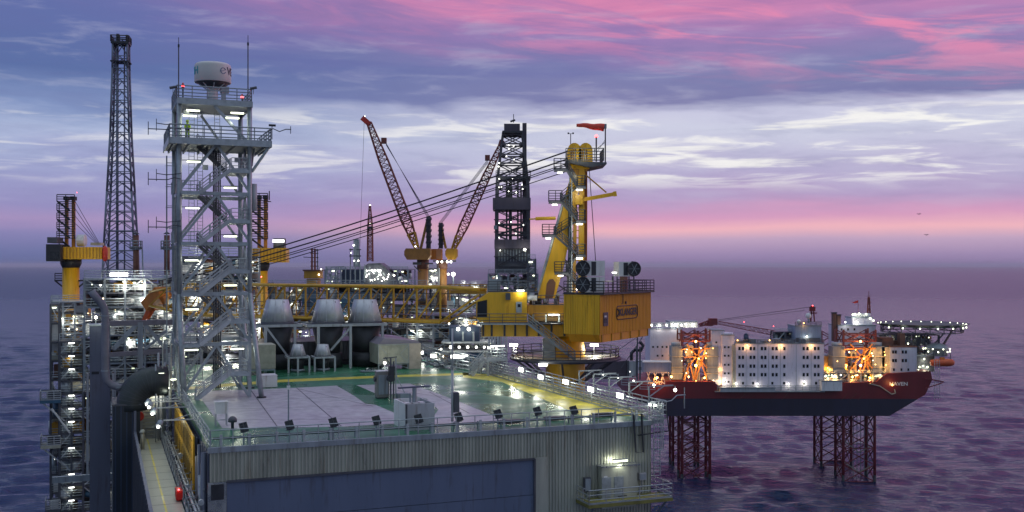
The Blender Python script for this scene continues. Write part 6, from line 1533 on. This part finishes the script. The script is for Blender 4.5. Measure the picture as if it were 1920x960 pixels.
# ================================================================== JACK-UP ACCOMMODATION RIG
HY = 360.0; HFr = Fr(PX(1200, 909, HY), 0); s = HY / FOC
H = lambda px, py, y=0.0: HFr.front(px, py, y)
rg = thing('jackup_hull', 'dark red and black jack-up rig hull standing on lattice legs above the sea', 'ship hull', HFr)
HR = mat('dark red hull paint', (.15, .014, .022), .5, 0, .3, .12, streak=True); HB = mat('black hull paint', (.02, .02, .048), .5, 0, .3, .12, streak=True)
def hull(pts, y0, y1, name, m):
    P2 = [(H(*q).x, H(*q).z) for q in pts]; return MB().prism(P2, 'y', y0, y1).build(name, m, rg)
hull([(1180, 747), (1180, 714), (1341, 716), (1353, 735), (1538, 735), (1576, 718), (1642, 716), (1662, 701), (1745, 696), (1748, 712), (1735, 740), (1721, 748)], 0, 42, 'upper_hull', HR)
hull([(1190, 747.3), (1721, 748.3), (1668, 780), (1250, 780)], .01, 42, 'lower_hull', HB)
mb = MB(); a_ = [(H(x, y, 0).x, H(x, y, 0).z) for x, y in ((1576, 718), (1642, 716))]
for (x, y) in ((1390, 735), (1470, 735), (1582, 735), (1598, 735), (1613, 735)): mb.bar(H(x + 8, y + 2, -.08), H(x - 4, y + 15, -.08), .08)
mb.build('scratch', BRICK, rg)
MB().box(H(1340, 733).x, H(1545, 733).x, -1.2, 3, H(1400, 734.5).z, H(1400, 733).z).build('deck_edge', GREY, rg)
for i, (px, sz) in enumerate(((1685, 1.7), (1231, 1.6))):
    text('HAVEN', sz, WHITE, rg, H(px, 720 if i == 0 else 718, -.03), (R(90), 0, 0), .01, 'name_lettering', bold=.04, sx=1.15)
light(rg, H(1231, 711, -2.5), 500, (1, .35, .05), .5); light(rg, H(1673, 719, -2), 300, (1, .5, .15), .4); bulb(rg, H(1673, 722, -.6), .45, L_O)
MB().bar(H(1630, 719, -.3), H(1650, 724, -.3), .3).bar(H(1650, 724, -.3), H(1672, 739, -.3), .3).bar(H(1672, 739, -.3), H(1679, 737, -.3), .3).bar(H(1679, 737, -.3), H(1677, 730, -.3), .3).build('gangway_rail', TARP, rg)
# legs
LEGR = mat('dark red leg paint', (.17, .022, .03), .5, 0, .3, .5)
def jleg(label, px0, px1, Y0, bay=7):
    a_, b_ = H(px0, 780, Y0), H(px1, 780, Y0); w = b_.x - a_.x; f2 = HFr.sub((a_.x, Y0, 0))
    o = thing('lattice_rig_support', label, 'rig leg', f2, 'lattice legs of the jack-up rig')
    top = 76 - (620 - HZ) * (HY + Y0) / FOC
    for (x, y) in ((0, 0), (w, 0), (0, w * .8), (w, w * .8)): MB().tube((x, y, -12), (x, y, top), .5, 10).build('chord', LEGR, o, True)
    for (x, y) in ((0, 0), (w, 0), (0, w * .8), (w, w * .8)): MB().tube((x, y, -12.1), (x, y, 2.2), .54, 10).build('wet_band', DARK, o, True)
    br = MB(); n = int((top + 12) / (w * .52)); hh = (top + 12) / n
    cs = [(0, 0), (w, 0), (w, w * .8), (0, w * .8)]
    for k in range(n):
        z0, z1 = -12 + k * hh, -12 + (k + 1) * hh
        for i in range(4):
            p, q = cs[i], cs[(i + 1) % 4]; m_ = ((p[0] + q[0]) / 2, (p[1] + q[1]) / 2)
            if k % 2: p, q = p, q
            br.bar((*p, z0), (*q, z1), .3).bar((*q, z0), (*p, z1), .3)
            if k % 2 == 0: br.bar((*p, z0), (*q, z0), .3)
    br.build('bracing', LEGR, o); return o
jleg('near lattice leg of the rig at the HAVEN end beside the platform', 1279, 1331, 8)
jleg('hidden side lattice leg of the rig behind the leg beside the platform', 1262, 1309, 32)
jleg('near lattice leg of the rig under the helideck end', 1581, 1640, 6)
jleg('far lattice leg of the rig under the helideck end, pale pipes beside it', 1540, 1596, 32)
o = thing('leg_pipes', 'pale riser pipes hanging inside the rig leg under the helideck end', 'pipes', HFr.sub(H(1600, 780, 12)))
for k in range(5): MB().tube((k * 1.3, 0, -24), (k * 1.3, 0, 2), .14, 6).build('pipe', GREY, o)
MB().bar((-3, 0, -9), (2, 0, -13), .3).bar((2, 0, -13), (6, 0, -11), .3).bar((-4, 0, -16), (2, 0, -20), .3).bar((2, 0, -20), (6, 0, -18), .3).build('clamp_frame', TARP, o)
# buildings on board
PWH = mat('pale lilac white rig paint', (.74, .70, .84), .5, 0, .12, .12, streak=True)
def block(name, label, cat, px0, px1, yt, yb, y, d, m=PWH, **k):
    a_ = H(px0, yb, y); f2 = HFr.sub(a_); o = thing(name, label, cat, f2); w = H(px1, yb, y).x - a_.x; h = H(px0, yt, y).z - a_.z
    MB().box(0, w, 0, d, 0, h).build('wall', m, o); MB().box(-.2, w + .2, -.2, d + .2, h + .003, h + .3).build('roof', k.get('roofm', GREY), o)
    return o, f2, w, h
def windows(o, f2, xs, ys, ww=2.9, hh=5.2):
    for y in ys:
        for x in xs:
            c = f2.front(x, y, 0); sx_ = HY / FOC
            wn = MB().box(c.x - ww / 2 * s, c.x + ww / 2 * s, -.07, -.003, c.z - hh / 2 * s, c.z + hh / 2 * s).build('window', DGREY, o)
            MB().box(c.x - ww * .4 * s, c.x + ww * .4 * s, -.1, -.073, c.z - hh * .42 * s, c.z + hh * .42 * s).build('pane', GLASS, wn)
def seams(o, f2, pxs, y0, y1, m=GREY):
    sm_ = MB()
    for x in pxs: p, q = f2.front(x, y0, -.02), f2.front(x, y1, -.02); sm_.bar(p, q, .12, .06)
    sm_.build('wall_seam', m, o)
def wl(o, f2, px, py, m=L_O, pw=120, col=(1, .5, .15), r=.3, y=-.5):
    c = f2.front(px, py, y); bulb(o, c, r, m, 0, 'wall_lamp')
    if pw: light(o, c + Vector((0, -.6, -.6)), pw * 2.4, col, .3)
W_ = L_WS
o, f2, w, h = block('accommodation_block', 'long pale accommodation block with five rows of paired windows on the rig', 'building', 1380, 1545, 645, 733, 1, 20)
xs = (1386.5, 1393, 1407.5, 1414, 1428.5, 1435, 1449, 1456, 1470.5, 1507, 1514, 1528, 1534.5)
windows(o, f2, xs, (653.5, 670, 686.5, 702.5), 4.2, 6.4); windows(o, f2, (1393, 1412, 1448, 1470, 1507, 1530), (718.5,), 4, 5)
seams(o, f2, (1399, 1421, 1441.5, 1463, 1493, 1521), 646, 733)
MB().box(-1.2, -.02, 0.2, 8, 0, h - .3).build('end_wall', TARP, o)
for px in (1401, 1464.5, 1521.5): wl(o, f2, px, 647, L_O, 170)
for px, py in ((1380, 719), (1420, 720), (1478, 720), (1508, 716), (1357, 714)): wl(o, f2, px, py, W_, 90, (1, .95, .7), .35)
MB().rail([f2.front(1345, 732, -1.1) , f2.front(1545, 732, -1.1)], 1.6, 2.5, .1, 2).build('railing', GREY, o)
MB().rail([(0, .2, h + .3), (w, .2, h + .3)], 1.2, 2.5, .1, 2).build('roof_railing', DGREY, o)
rf = MB(); [rf.box(1 + k * 4.4, 3 + k * 4.4, 2, 6, h + .31, h + .9 + (k % 2) * .7) for k in range(6)]; rf.build('roof_unit', GREY, o)
wl(o, f2, 1383, 638, L_O, 60); wl(o, f2, 1443, 638, L_O, 60)
for i, (px0, px1, py0, py1, lb) in enumerate(((1350, 1453, 727, 735, 'low white gangway section along the rig deck below the windows'), (1541, 1579, 715, 733, 'pale square container hung at the rig deck edge'), )):
    if i: o, f2, w, h = block('deck_container', lb, 'container', px0, px1, py0, py1, -2.2, 3, WHITE)
    else: o, f2, w, h = block('gangway_section', lb, 'gangway', px0, px1, py0 + 1, py1, -1.6, 1.2, LGREY)
o, f2, w, h = block('white_tower', 'windowed white service tower of the rig, taller of the adjoining pair', 'building', 1335, 1358, 620, 722, 3, 8)
windows(o, f2, (1343,), (642,), 3.4, 3.4); seams(o, f2, (1346,), 645, 722); wl(o, f2, 1351, 690, L_O, 110, r=.1); wl(o, f2, 1351, 712, L_O, 150, r=.1)
o, f2, w, h = block('white_tower', 'rounded white service tower of the rig beside the long accommodation block', 'building', 1354, 1377, 629, 727, 2, 9)
windows(o, f2, (1359, 1366), (651, 667), 3.4, 3.6); windows(o, f2, (1359, 1366), (684, 700, 716), 3.4, 3.6)
MB().tube((w * .5, 2, h), (w * .5, 2, h + .9), w * .49, 16).build('round_top', PWH, o, True)
wl(o, f2, 1357, 713, W_, 120, (1, .95, .7), .3)
o, f2, w, h = block('end_block', 'white accommodation block at the platform end of the rig, lamps along its roof', 'building', 1219, 1277, 617, 700, 14, 14)
windows(o, f2, (1224.5, 1233, 1242, 1250, 1261), (650.5,), 3.4, 3.6); windows(o, f2, (1233, 1242), (667,), 3.4, 3.6)
for k, px in enumerate((1222, 1236, 1250, 1265, 1278)): wl(o, f2, px, 610, W_, 120 if k % 2 else 0, (1, 1, .8), .5)
MB().rail([f2.front(1219, 613, -.3), f2.front(1285, 613, -.3)], 1.4, 2, .12, 2).build('roof_railing', GALV, o)
wl(o, f2, 1262, 690, L_O, 500, (1, .45, .1)); wl(o, f2, 1272, 660, L_O, 400, (1, .45, .1))
o, f2, w, h = block('helideck_net_house', 'pale flat deckhouse with lit roof edge behind the red lattice leg top', 'deckhouse', 1256, 1308, 604, 614, 24, 10, WHITE)
for px in (1260, 1270, 1285, 1300): wl(o, f2, px, 608, W_, 60, (1, 1, .8), .4)
o, f2, w, h = block('blue_container', 'blue grey container on lit trestle at the platform end of the rig', 'container', 1206, 1258, 680, 698, -1, 6, mat('blue grey container paint', (.26, .31, .45), .5, 0, .15, .3, streak=True), roofm=WHITE)
tr = MB(); [tr.bar(f2.front(x, 698, .5), f2.front(x + 5 * (-1) ** k, 713, .5), .3) for k, x in enumerate((1213, 1218, 1226, 1231, 1240, 1245, 1252))]; tr.build('trestle', WHITE, o)
wl(o, f2, 1232, 708, L_O, 500, (1, .4, .08), .6)
o, f2, w, h = block('white_cabin', 'small white cabin with dark window next to the blue grey container', 'cabin', 1195, 1205, 678, 700, 1, 5)
windows(o, f2, (1200,), (691,), 5, 6)
# pipes / cranes at the platform end, in front of the rig
o = thing('mooring_frame', 'dark steel frame with folding gangway between platform and rig', 'steel frame', Fr(PX(1150, 690, 210), 0)); f2 = Fr(PX(1150, 690, 210), 0)
MB().prism([(f2.front(*q).x, f2.front(*q).z) for q in ((1060, 706), (1110, 682), (1176, 676), (1196, 690), (1190, 706), (1150, 712))], 'y', 0, 6).build('gangway_deck', MAUVE, o)
MB().box(f2.front(1176, 700).x, f2.front(1192, 700).x, -.3, 1.5, f2.front(1180, 705).z, f2.front(1180, 677).z).build('end_panel', LGREY, o)
pf = MB(); [pf.bar(f2.front(x, 712, -.5), f2.front(x, 650 if x > 1185 else 676, -.5), .3) for x in (1178, 1194, 1200)]; pf.bar(f2.front(1195, 625, -.5), f2.front(1195, 712, -.5), .25).bar(f2.front(1150, 663, -.5), f2.front(1200, 628, -.5), .1).bar(f2.front(1165, 690, -.5), f2.front(1206, 630, -.5), .15).build('post', DGREY, o)
MB().path([f2.front(*q) for q in ((1184, 676), (1184, 662), (1190, 656), (1202, 657), (1206, 648), (1200, 641))], .35, 8).build('hose', DARK, o)
bulb(o, f2.front(1181, 697, -.8), .12, L_W)
for k, (x, y) in enumerate(((1100, 712), (1130, 716), (1165, 722), (1200, 730))): MB().rail([f2.front(x, y, -1), f2.front(x + 28, y + 1, -1)], 1.6, 1.6, .07, 2).build('railing', LGREY, o)
# jacking frames glowing orange around the leg tops
def jack(label, px0, px1, seed, power):
    a_ = H(px0, 716, 2); f2 = HFr.sub(a_); o = thing('jacking_frame', label, 'jacking frame', f2); rn = random.Random(seed)
    w = H(px1, 716, 2).x - a_.x; z = lambda py: f2.front(px0, py).z
    ORF = mat('lattice paint with sodium glow', (.45, .20, .06), .5, 0, .3, .5)  # orange sodium light is mixed into this base colour
    t_ = MB()
    for (x) in (0, w): t_.bar((x, 0, z(640)), (x, 0, z(618)), .5).bar((x, 8, z(640)), (x, 8, z(618)), .5)
    for zz_ in (z(628), z(640)): t_.bar((0, 0, zz_), (w, 0, zz_), .4).bar((0, 8, zz_), (w, 8, zz_), .4)
    t_.bar((0, 0, z(640)), (w / 2, 0, z(628)), .3).bar((w, 0, z(640)), (w / 2, 0, z(628)), .3); t_.build('top_frame', REDB, o)
    f_ = MB()
    for k, (a, b_, c, d_) in enumerate(((.1, 712, .3, 680), (.45, 712, .3, 680), (.45, 712, .65, 650), (.5, 712, .85, 655), (.2, 690, .9, 645), (.9, 690, .2, 645), (.1, 670, .9, 668), (.0, 655, 1, 653), (.9, 712, .7, 680))):
        f_.bar((w * a, 0, z(b_)), (w * c, 0, z(d_)), .45)
    f_.build('lattice', ORF, o)
    for k in range(16):
        x = rn.uniform(-.15, 1.1) * w; zz_ = z(rn.uniform(655, 712)); g = rn.uniform(.8, 2.6)
        if rn.random() < .5: MB().box(x, x + g, .8, 3, zz_, zz_ + g * rn.uniform(.6, 1.6)).build('machinery', (GREY, ORF, TARP, DGREY)[k % 4], o)
        else: MB().tube((x, 1, z(714)), (x, 1, zz_), .35, 8).build('pipe', (TARP, GREY)[k % 2], o)
    for sx_ in (-.32, .92):
        MB().box(w * sx_, w * (sx_ + .38), .5, 6, z(712), z(650)).build('jack_housing', GREY, o)
        ml = MB(); [ml.box(w * sx_ - .3, w * (sx_ + .38) + .3, .2, 6.2, z(py) - .25, z(py)) for py in (668, 688, 700)]; ml.build('gallery', TARP, o)
        MB().tube((w * (sx_ + .19), 3, z(650)), (w * (sx_ + .19), 3, z(643)), w * .17, 12).build('jack_cap', LGREY, o, True)
    for (a, py, pw, r_) in ((.5, 640, power, .5), (.15, 660, power, .3), (.85, 662, power, .3), (.5, 685, power * 1.4, .6), (.25, 706, power, .4), (.8, 708, power, .4), (.6, 672, power, .3), (-.35, 706, power * .6, .5)):
        bulb(o, (w * a, -.8, z(py)), r_ * 1.2, L_O, pw * 2.4, 'sodium_lamp', (1, .45, .1), (0, -.9, 0))
    for k in range(10):
        bulb(o, (rn.uniform(-.3, 1.3) * w, -.6, z(rn.uniform(650, 714))), .26, (L_O, L_G)[k % 2], 0, 'small_lamp')
jack('orange lit jacking frame around the leg at the platform end of the rig', 1277, 1331, 3, 420)
jack('orange lit jacking frame around the leg near the rig helideck', 1582, 1642, 6, 480)
o, f2, w, h = block('glowing_shed', 'low orange lit shed between the long block and the jacking frame', 'shed', 1545, 1590, 668, 700, 8, 8, mat('shed paint with orange lamplight', (.5, .30, .12), .55, 0, .3, .3))  # wall colour carries the orange glow of the sodium lamps
for (px, py, r_) in ((1568, 685, .8), (1575, 686, .7), (1586, 686, .8), (1552, 690, .3)): wl(o, f2, px, py, L_O, 450, (1, .5, .08), r_)
o, f2, w, h = module('pipe_deck', 'tangle of lit pipes on the rig deck beside the long block', 'pipe deck', 1545, 1660, 700, 718, 361, 8, 1, 71, rz=0, clutter=46, lamps=22, lpow=160, ncol=6, lr=.3, lcol=(1, .7, .3))[0], None, 0, 0
# blocks behind, above
o, f2, w, h = block('bridge_house', 'white upper deckhouse with railings below the tall red mast of the rig', 'deckhouse', 1572, 1642, 611, 650, 20, 12)
windows(o, f2, (1578, 1590, 1602), (617.5,), 3.4, 4.6); wl(o, f2, 1640, 640, L_G, 100, (1, 1, .8)); wl(o, f2, 1585, 604, W_, 90, (1, 1, .8), .35)
o, f2, w, h = block('wheelhouse', 'small white wheelhouse with lit dome roof beneath the red mast', 'wheelhouse', 1598, 1636, 596, 611, 22, 8)
MB().tube((w * .75, 2, h), (w * .75, 2, h + 1.6), 1.8, 14).build('dome', WHITE, o, True); MB().box(w * .2, w * .55, 1, 4, h, h + 1.6).build('upper_cabin', WHITE, o)
for px, py in ((1599, 590), (1603, 589), (1611, 588), (1624, 589), (1607, 604), (1638, 601), (1632, 597)): wl(o, f2, px, py, L_G, 60 if px % 2 else 0, (1, 1, .8), .5)
md = thing('rig_mast', 'tall thin red communication mast on top of the rig wheelhouse', 'mast', HFr.sub(H(1629, 592, 24)))
zt = H(1629, 546, 24).z - H(1629, 592, 24).z
MB().lattice((0, 0, 0), (0, 0, zt * .75), 1.0, .5, 6, .14, .09).tube((0, 0, zt * .7), (0, 0, zt), .1, 6).bar((-.8, 0, zt * .8), (.8, 0, zt * .8), .15).bar((-.6, 0, zt * .55), (.9, 0, zt * .55), .2).build('mast', REDB, md); MB().cb((0, 0, zt * .62), (.6, .6, 1.2)).build('radar_box', DGREY, md)
md = thing('rig_flag', 'small red flag on a thin staff above the rig wheelhouse', 'flag', HFr.sub(H(1609, 590, 24))); zt = H(1609, 563, 24).z - H(1609, 590, 24).z
MB().tube((0, 0, 0), (0, 0, zt), .07, 6).build('staff', REDB, md); MB().prism([(0, zt), (0, zt - .9), (-1.2, zt - 1.1), (-2.4, zt - .8), (-1.2, zt - .4)], 'y', -.03, .03).build('cloth', RED, md)
for i, (px0, px1, yt) in enumerate(((1562, 1569, 588), (1570, 1577, 592))):
    o = thing('rig_chimney', ('taller brown exhaust stack left of the rig bridge house', 'shorter brown exhaust stack touching the rig bridge house')[i], 'chimney', HFr.sub(H(px0, 640, 21)))
    zt = H(px0, yt, 21).z - H(px0, 640, 21).z; w_ = (px1 - px0) * s; MB().box(0, w_, 0, 2, 0, zt).build('stack', BRICK, o); MB().box(-.15, w_ + .15, -.15, 2.15, zt + .002, zt + .5).build('cap', DARK, o)
o, f2, w, h = block('blue_deckhouse', 'blue grey roof house with radomes above the long accommodation block', 'deckhouse', 1491, 1540, 612, 644, 6, 10, mat('blue grey container paint', (1, 1, 1)))
MB().box(w * .02, w * .95, -.3, -.003, h * .02, h * .33).build('lower_band', DGREY, o); wl(o, f2, 1513, 631, L_G, 90, (1, 1, .8), .45); wl(o, f2, 1507, 606, L_O, 60)
seams(o, f2, (1503, 1515, 1528), 613, 643); MB().rail([(0, 0, h + .3), (w, 0, h + .3)], 1.3, 1.8, .09, 2).build('roof_railing', DGREY, o)
for i, (px, py, r_) in enumerate(((1516, 592, 5.5), (1498, 603, 4), (1278, 612, 3.6))):
    o = thing('rig_radome', ('larger white radome ball on the blue grey roof house', 'smaller white radome ball on the blue grey roof house', 'white radome ball on the block at the platform end of the rig')[i], 'radome', HFr.sub(H(px, py + r_, 9 if i < 2 else 20)))
    rr = r_ * s; MB().lathe((0, 0, 0), [(rr * .5, 0), (rr, rr * .6), (rr, rr * 1.2), (rr * .7, rr * 1.8), (rr * .1, rr * 2.05)], 16).build('ball', WHITE, o, True); MB().tube((0, 0, -1.6), (0, 0, 0), rr * .35, 8).build('stand', GREY, o)
md = thing('rig_mast', 'short dark red mast with lamp above the blue grey roof house', 'mast', HFr.sub(H(1523, 604, 9))); zt = H(1523, 573, 9).z - H(1523, 604, 9).z
MB().bar((-.6, 0, 0), (-.2, 0, zt), .5).bar((.8, 0, 0), (.3, 0, zt), .4).cb((0, 0, zt * .8), (2.0, 1, 1.6)).cb((.6, 0, zt * .55), (2.2, .5, .4)).build('mast', LEGR, md); bulb(md, (0, -.5, zt), .3, L_R)
o, f2, w, h = module('roof_pipework', 'dark bent ventilation pipes on the roof of the long accommodation block', 'pipework', 1452, 1492, 622, 645, 370, 5, 1, 72, rz=0, clutter=16, lamps=2, ncol=3, msteel=DGREY, lr=.2)[0], None, 0, 0
# bow block, brown roof, helideck
o, f2, w, h = block('bow_block', 'pale blue bow accommodation block with brown roof under the helideck', 'building', 1669, 1719, 651, 699, 2, 14, mat('pale blue rig paint', (.46, .50, .64), .5, 0, .1, .2, streak=True), roofm=BRICK)
windows(o, f2, (1674.5, 1679.5, 1692.5, 1698.5), (660, 676), 4, 6); windows(o, f2, (1676, 1690, 1703), (693,), 3.4, 4.8)
MB().box(-2.6, -.02, .5, 10, 0, h).build('end_wall', TARP, o); wl(o, f2, 1661, 684, L_O, 300, (1, .5, .12), .2, -1); wl(o, f2, 1658, 660, L_O, 200, (1, .5, .12), .2, -1)
rr_ = MB().box(-2, w * .2, 2, 8, h + .31, h + 3.2).box(w * .5, w * .68, 3, 6, h + .31, h + 4.6).box(w * .1, w * .9, 8, 12, h + .31, h + 1.6); rr_.build('roof_house', BRICK, o)
bulb(o, (w * .65, -.5, h + 1.3), .4, L_G, 80)
hd = thing('helideck', 'dark green round helideck edged with small lamps at the bow of the rig', 'helideck', HFr.sub(H(1728, 608, 18)))
rx_ = (H(1804, 608, 18).x - H(1652, 608, 18).x) / 2
MB().lathe((0, 0, -.6), [(rx_ * .96, 0), (rx_, .5), (rx_ * .98, .6)], 28).build('deck', mat('dark green helideck paint', (.035, .09, .075), .6, 0, .3, .4), hd)
MB().lathe((0, 0, -.5), [(rx_, .3), (rx_ + 1.6, .9), (rx_ + 1.6, 1.0), (rx_, .4)], 28).build('safety_net', DGREY, hd)
tr = MB(); n = 18
for k in range(n):
    a, b_ = 2 * math.pi * k / n, 2 * math.pi * (k + 1) / n
    for r2 in (rx_ * .95,):
        p, q = Vector((r2 * math.cos(a), r2 * math.sin(a), -.6)), Vector((r2 * math.cos(b_), r2 * math.sin(b_), -.6)); dn = Vector((0, 0, -2.0))
        tr.bar(p + dn, q + dn, .3).bar(p, p + dn, .25).bar(p, q + dn, .2)
tr.build('edge_truss', DGREY, hd)
for k in range(26): a = 2 * math.pi * k / 26; bulb(hd, (rx_ * 1.02 * math.cos(a), rx_ * 1.02 * math.sin(a), .25), .26, L_G, 0, 'edge_lamp')
for k in range(7): a = R(200 + k * 23); bulb(hd, (rx_ * math.cos(a), rx_ * math.sin(a) - .4, -.8), .42, L_G, 70 if k % 2 else 0, 'edge_floodlight')
sp = MB(); [sp.bar(p, q, .4) for p, q in (((-9, -8, -2.6), (-9, -8, -13)), ((-2, -8, -2.6), (-2, -8, -11)), ((9, -4, -2.6), (3, -8, -9)), ((5, -8, -2.6), (0, -8, -8)), ((11, 0, -2.6), (6, -4, -8)))]; sp.build('support_leg', DGREY, hd)
o, f2, w, h = block('lower_bow_deck', 'grey open deck structure between bow block and helideck stair', 'deckhouse', 1719, 1752, 668, 697, 6, 10, DGREY)
for (px, py) in ((1724, 688), (1731, 686), (1739, 688), (1722, 694), (1733, 673)): wl(o, f2, px, py, L_G, 90 if px % 2 else 0, (1, 1, .7), .4)
module('bow_machinery', 'cluttered machinery deck with lamps under the helideck of the rig', 'machinery deck', 1640, 1760, 628, 666, 374, 10, 2, 73, rz=0, clutter=46, lamps=20, lpow=140, ncol=7, msteel=DGREY, lr=.3)
f2 = HFr.sub(H(1752, 668, 4)); o = thing('lookout_house', 'small round glazed house with many lamps at the bow of the rig', 'deckhouse', f2)
MB().tube((1.8, 2, 0), (1.8, 2, 2.8), 3.4, 16).build('house', DGREY, o); MB().lathe((1.8, 2, 2.8), [(4.0, 0), (3.2, 1.0), (1.2, 1.6)], 16).build('roof', GREY, o)
for k in range(8): a = R(180 + k * 24); bulb(o, (1.8 + 4.2 * math.cos(a), 2 + 4.2 * math.sin(a), 2.6 - (k % 2) * 1.0), .38, L_G, 60 if k % 3 == 0 else 0, 'lamp')
lb = thing('lifeboat', 'orange enclosed lifeboat hanging at the bow of the rig', 'lifeboat', HFr.sub(H(1767, 680, 3)))
MB().path([(-4.3, 0, .1), (-3.8, 0, 0), (-2, 0, 0), (2, 0, 0), (3.6, 0, .1), (4.2, 0, .3)], [.3, 1.1, 1.35, 1.35, 1.1, .3], 14).build('hull', mat('lifeboat orange', (.6, .10, .03), .45, 0, .15, .6), lb, True)
MB().box(-.8, .6, -.6, .6, 1.2, 1.9).build('cabin', ORG, lb); MB().bar((-2.8, 0, 1), (-2.8, 0, 3.2), .2).bar((2.8, 0, 1), (2.8, 0, 3.2), .2).build('davit_wire', DGREY, lb)
ld = thing('bow_ladder', 'pale caged landing ladder hanging down from the bow of the rig', 'ladder', HFr.sub(H(1752, 668, -1)))
zt = H(1752, 668, -1).z; zl = H(1752, 748, -1).z - zt
la = MB(); [la.bar((x, 0, -1), (x, 0, zl), .12) for x in (0, .9, 1.8)]; [la.bar((0, 0, zl * k / 24), (1.8, 0, zl * k / 24), .08) for k in range(24)]
la.build('ladder_frame', LGREY, ld); MB().bar((-3, 0, zl * .52), (3.2, 0, zl * .6), .4).bar((-3, 0, zl * .75), (2.8, 0, zl * .62), .3).build('landing_arm', LEGR, ld)
MB().bar((-3.4, 1, -.5), (-.5, 0, 1.2), .0 or .3).build('brace', LGREY, ld)
# rig crane lying across the roofs
cr2 = thing('rig_crane', 'dark red lattice boom crane lying low across the rig roofs', 'crane', HFr.sub(H(1338, 612, 16)))
q = lambda x, y: H(x, y, 16) - H(1338, 612, 16)
MB().lattice(q(1342, 604), q(1470, 628), 1.0, 1.9, 16, .13, .07).build('boom', LEGR, cr2)
MB().lattice(q(1310, 610), q(1340, 602), .8, 1.8, 5, .2, .14).build('boom_head', LEGR, cr2); MB().cb(q(1336, 603), (3, 2.6, 2.4)).cb(q(1330, 608), (2.4, 2, 1.2)).build('head_block', LEGR, cr2)
MB().tube(q(1345, 600), q(1523, 575), .08, 5).tube(q(1345, 602), q(1508, 582), .06, 5).build('boom_wire', ROPE, cr2)
MB().cb(q(1475, 628), (4, 3, 2.4)).build('crane_base', MAUVE, cr2); bulb(cr2, q(1394, 606) + Vector((0, -1, .5)), .22, L_R); bulb(cr2, q(1449, 614) + Vector((0, -1, .5)), .22, L_R)
o = thing('roof_figure', 'dark blue capped post standing on the roof of the long accommodation block', 'post', HFr.sub(H(1399, 640, 6))); MB().tube((0, 0, 0), (0, 0, 2.2), .9, 10).tube((0, 0, 2.2), (0, 0, 2.9), .9, 10, .3).build('post', NAVY, o, True)
MB().box(-1.1, 1.1, -1.1, 1.1, -.8, -.003).build('base', DGREY, o)
# sea birds far out
for i, (px, py) in enumerate(((1723, 402), (1737, 441))):
    o = thing('seabird', ('tiny dark seabird high over the sea beyond the rig', 'tiny dark seabird lower over the sea beyond the rig')[i], 'bird', Fr(PX(px, py, 300), 0))
    MB().add([(-.7, 0, .2), (-.3, .1, .32), (0, 0, 0), (.3, .1, .32), (.7, 0, .2), (0, .3, .05)], [(0, 1, 2), (2, 3, 4), (1, 5, 2), (2, 5, 3)]).path([(0, -.3, 0), (0, 0, 0), (0, .35, .05)], [.04, .1, .03], 6).build('body', DARK, o)

# ================================================================== AIR
def haze():
    m = bpy.data.materials.new('sea haze'); m.use_nodes = True; t = m.node_tree; t.nodes.clear()
    v = t.nodes.new('ShaderNodeVolumePrincipled'); v.inputs['Color'].default_value = (.90, .84, 1, 1); v.inputs['Density'].default_value = .000025
    v.inputs['Anisotropy'].default_value = .0
    o_ = t.nodes.new('ShaderNodeOutputMaterial'); t.links.new(v.outputs[0], o_.inputs['Volume'])
    o = MB().box(-61000, 61000, -61000, 61000, -26, 150).build('haze', m); props(o, 'thin violet sea haze in the dusk air', 'haze', kind='stuff')
    m.cycles.homogeneous_volume = True if hasattr(m.cycles, 'homogeneous_volume') else None
haze()
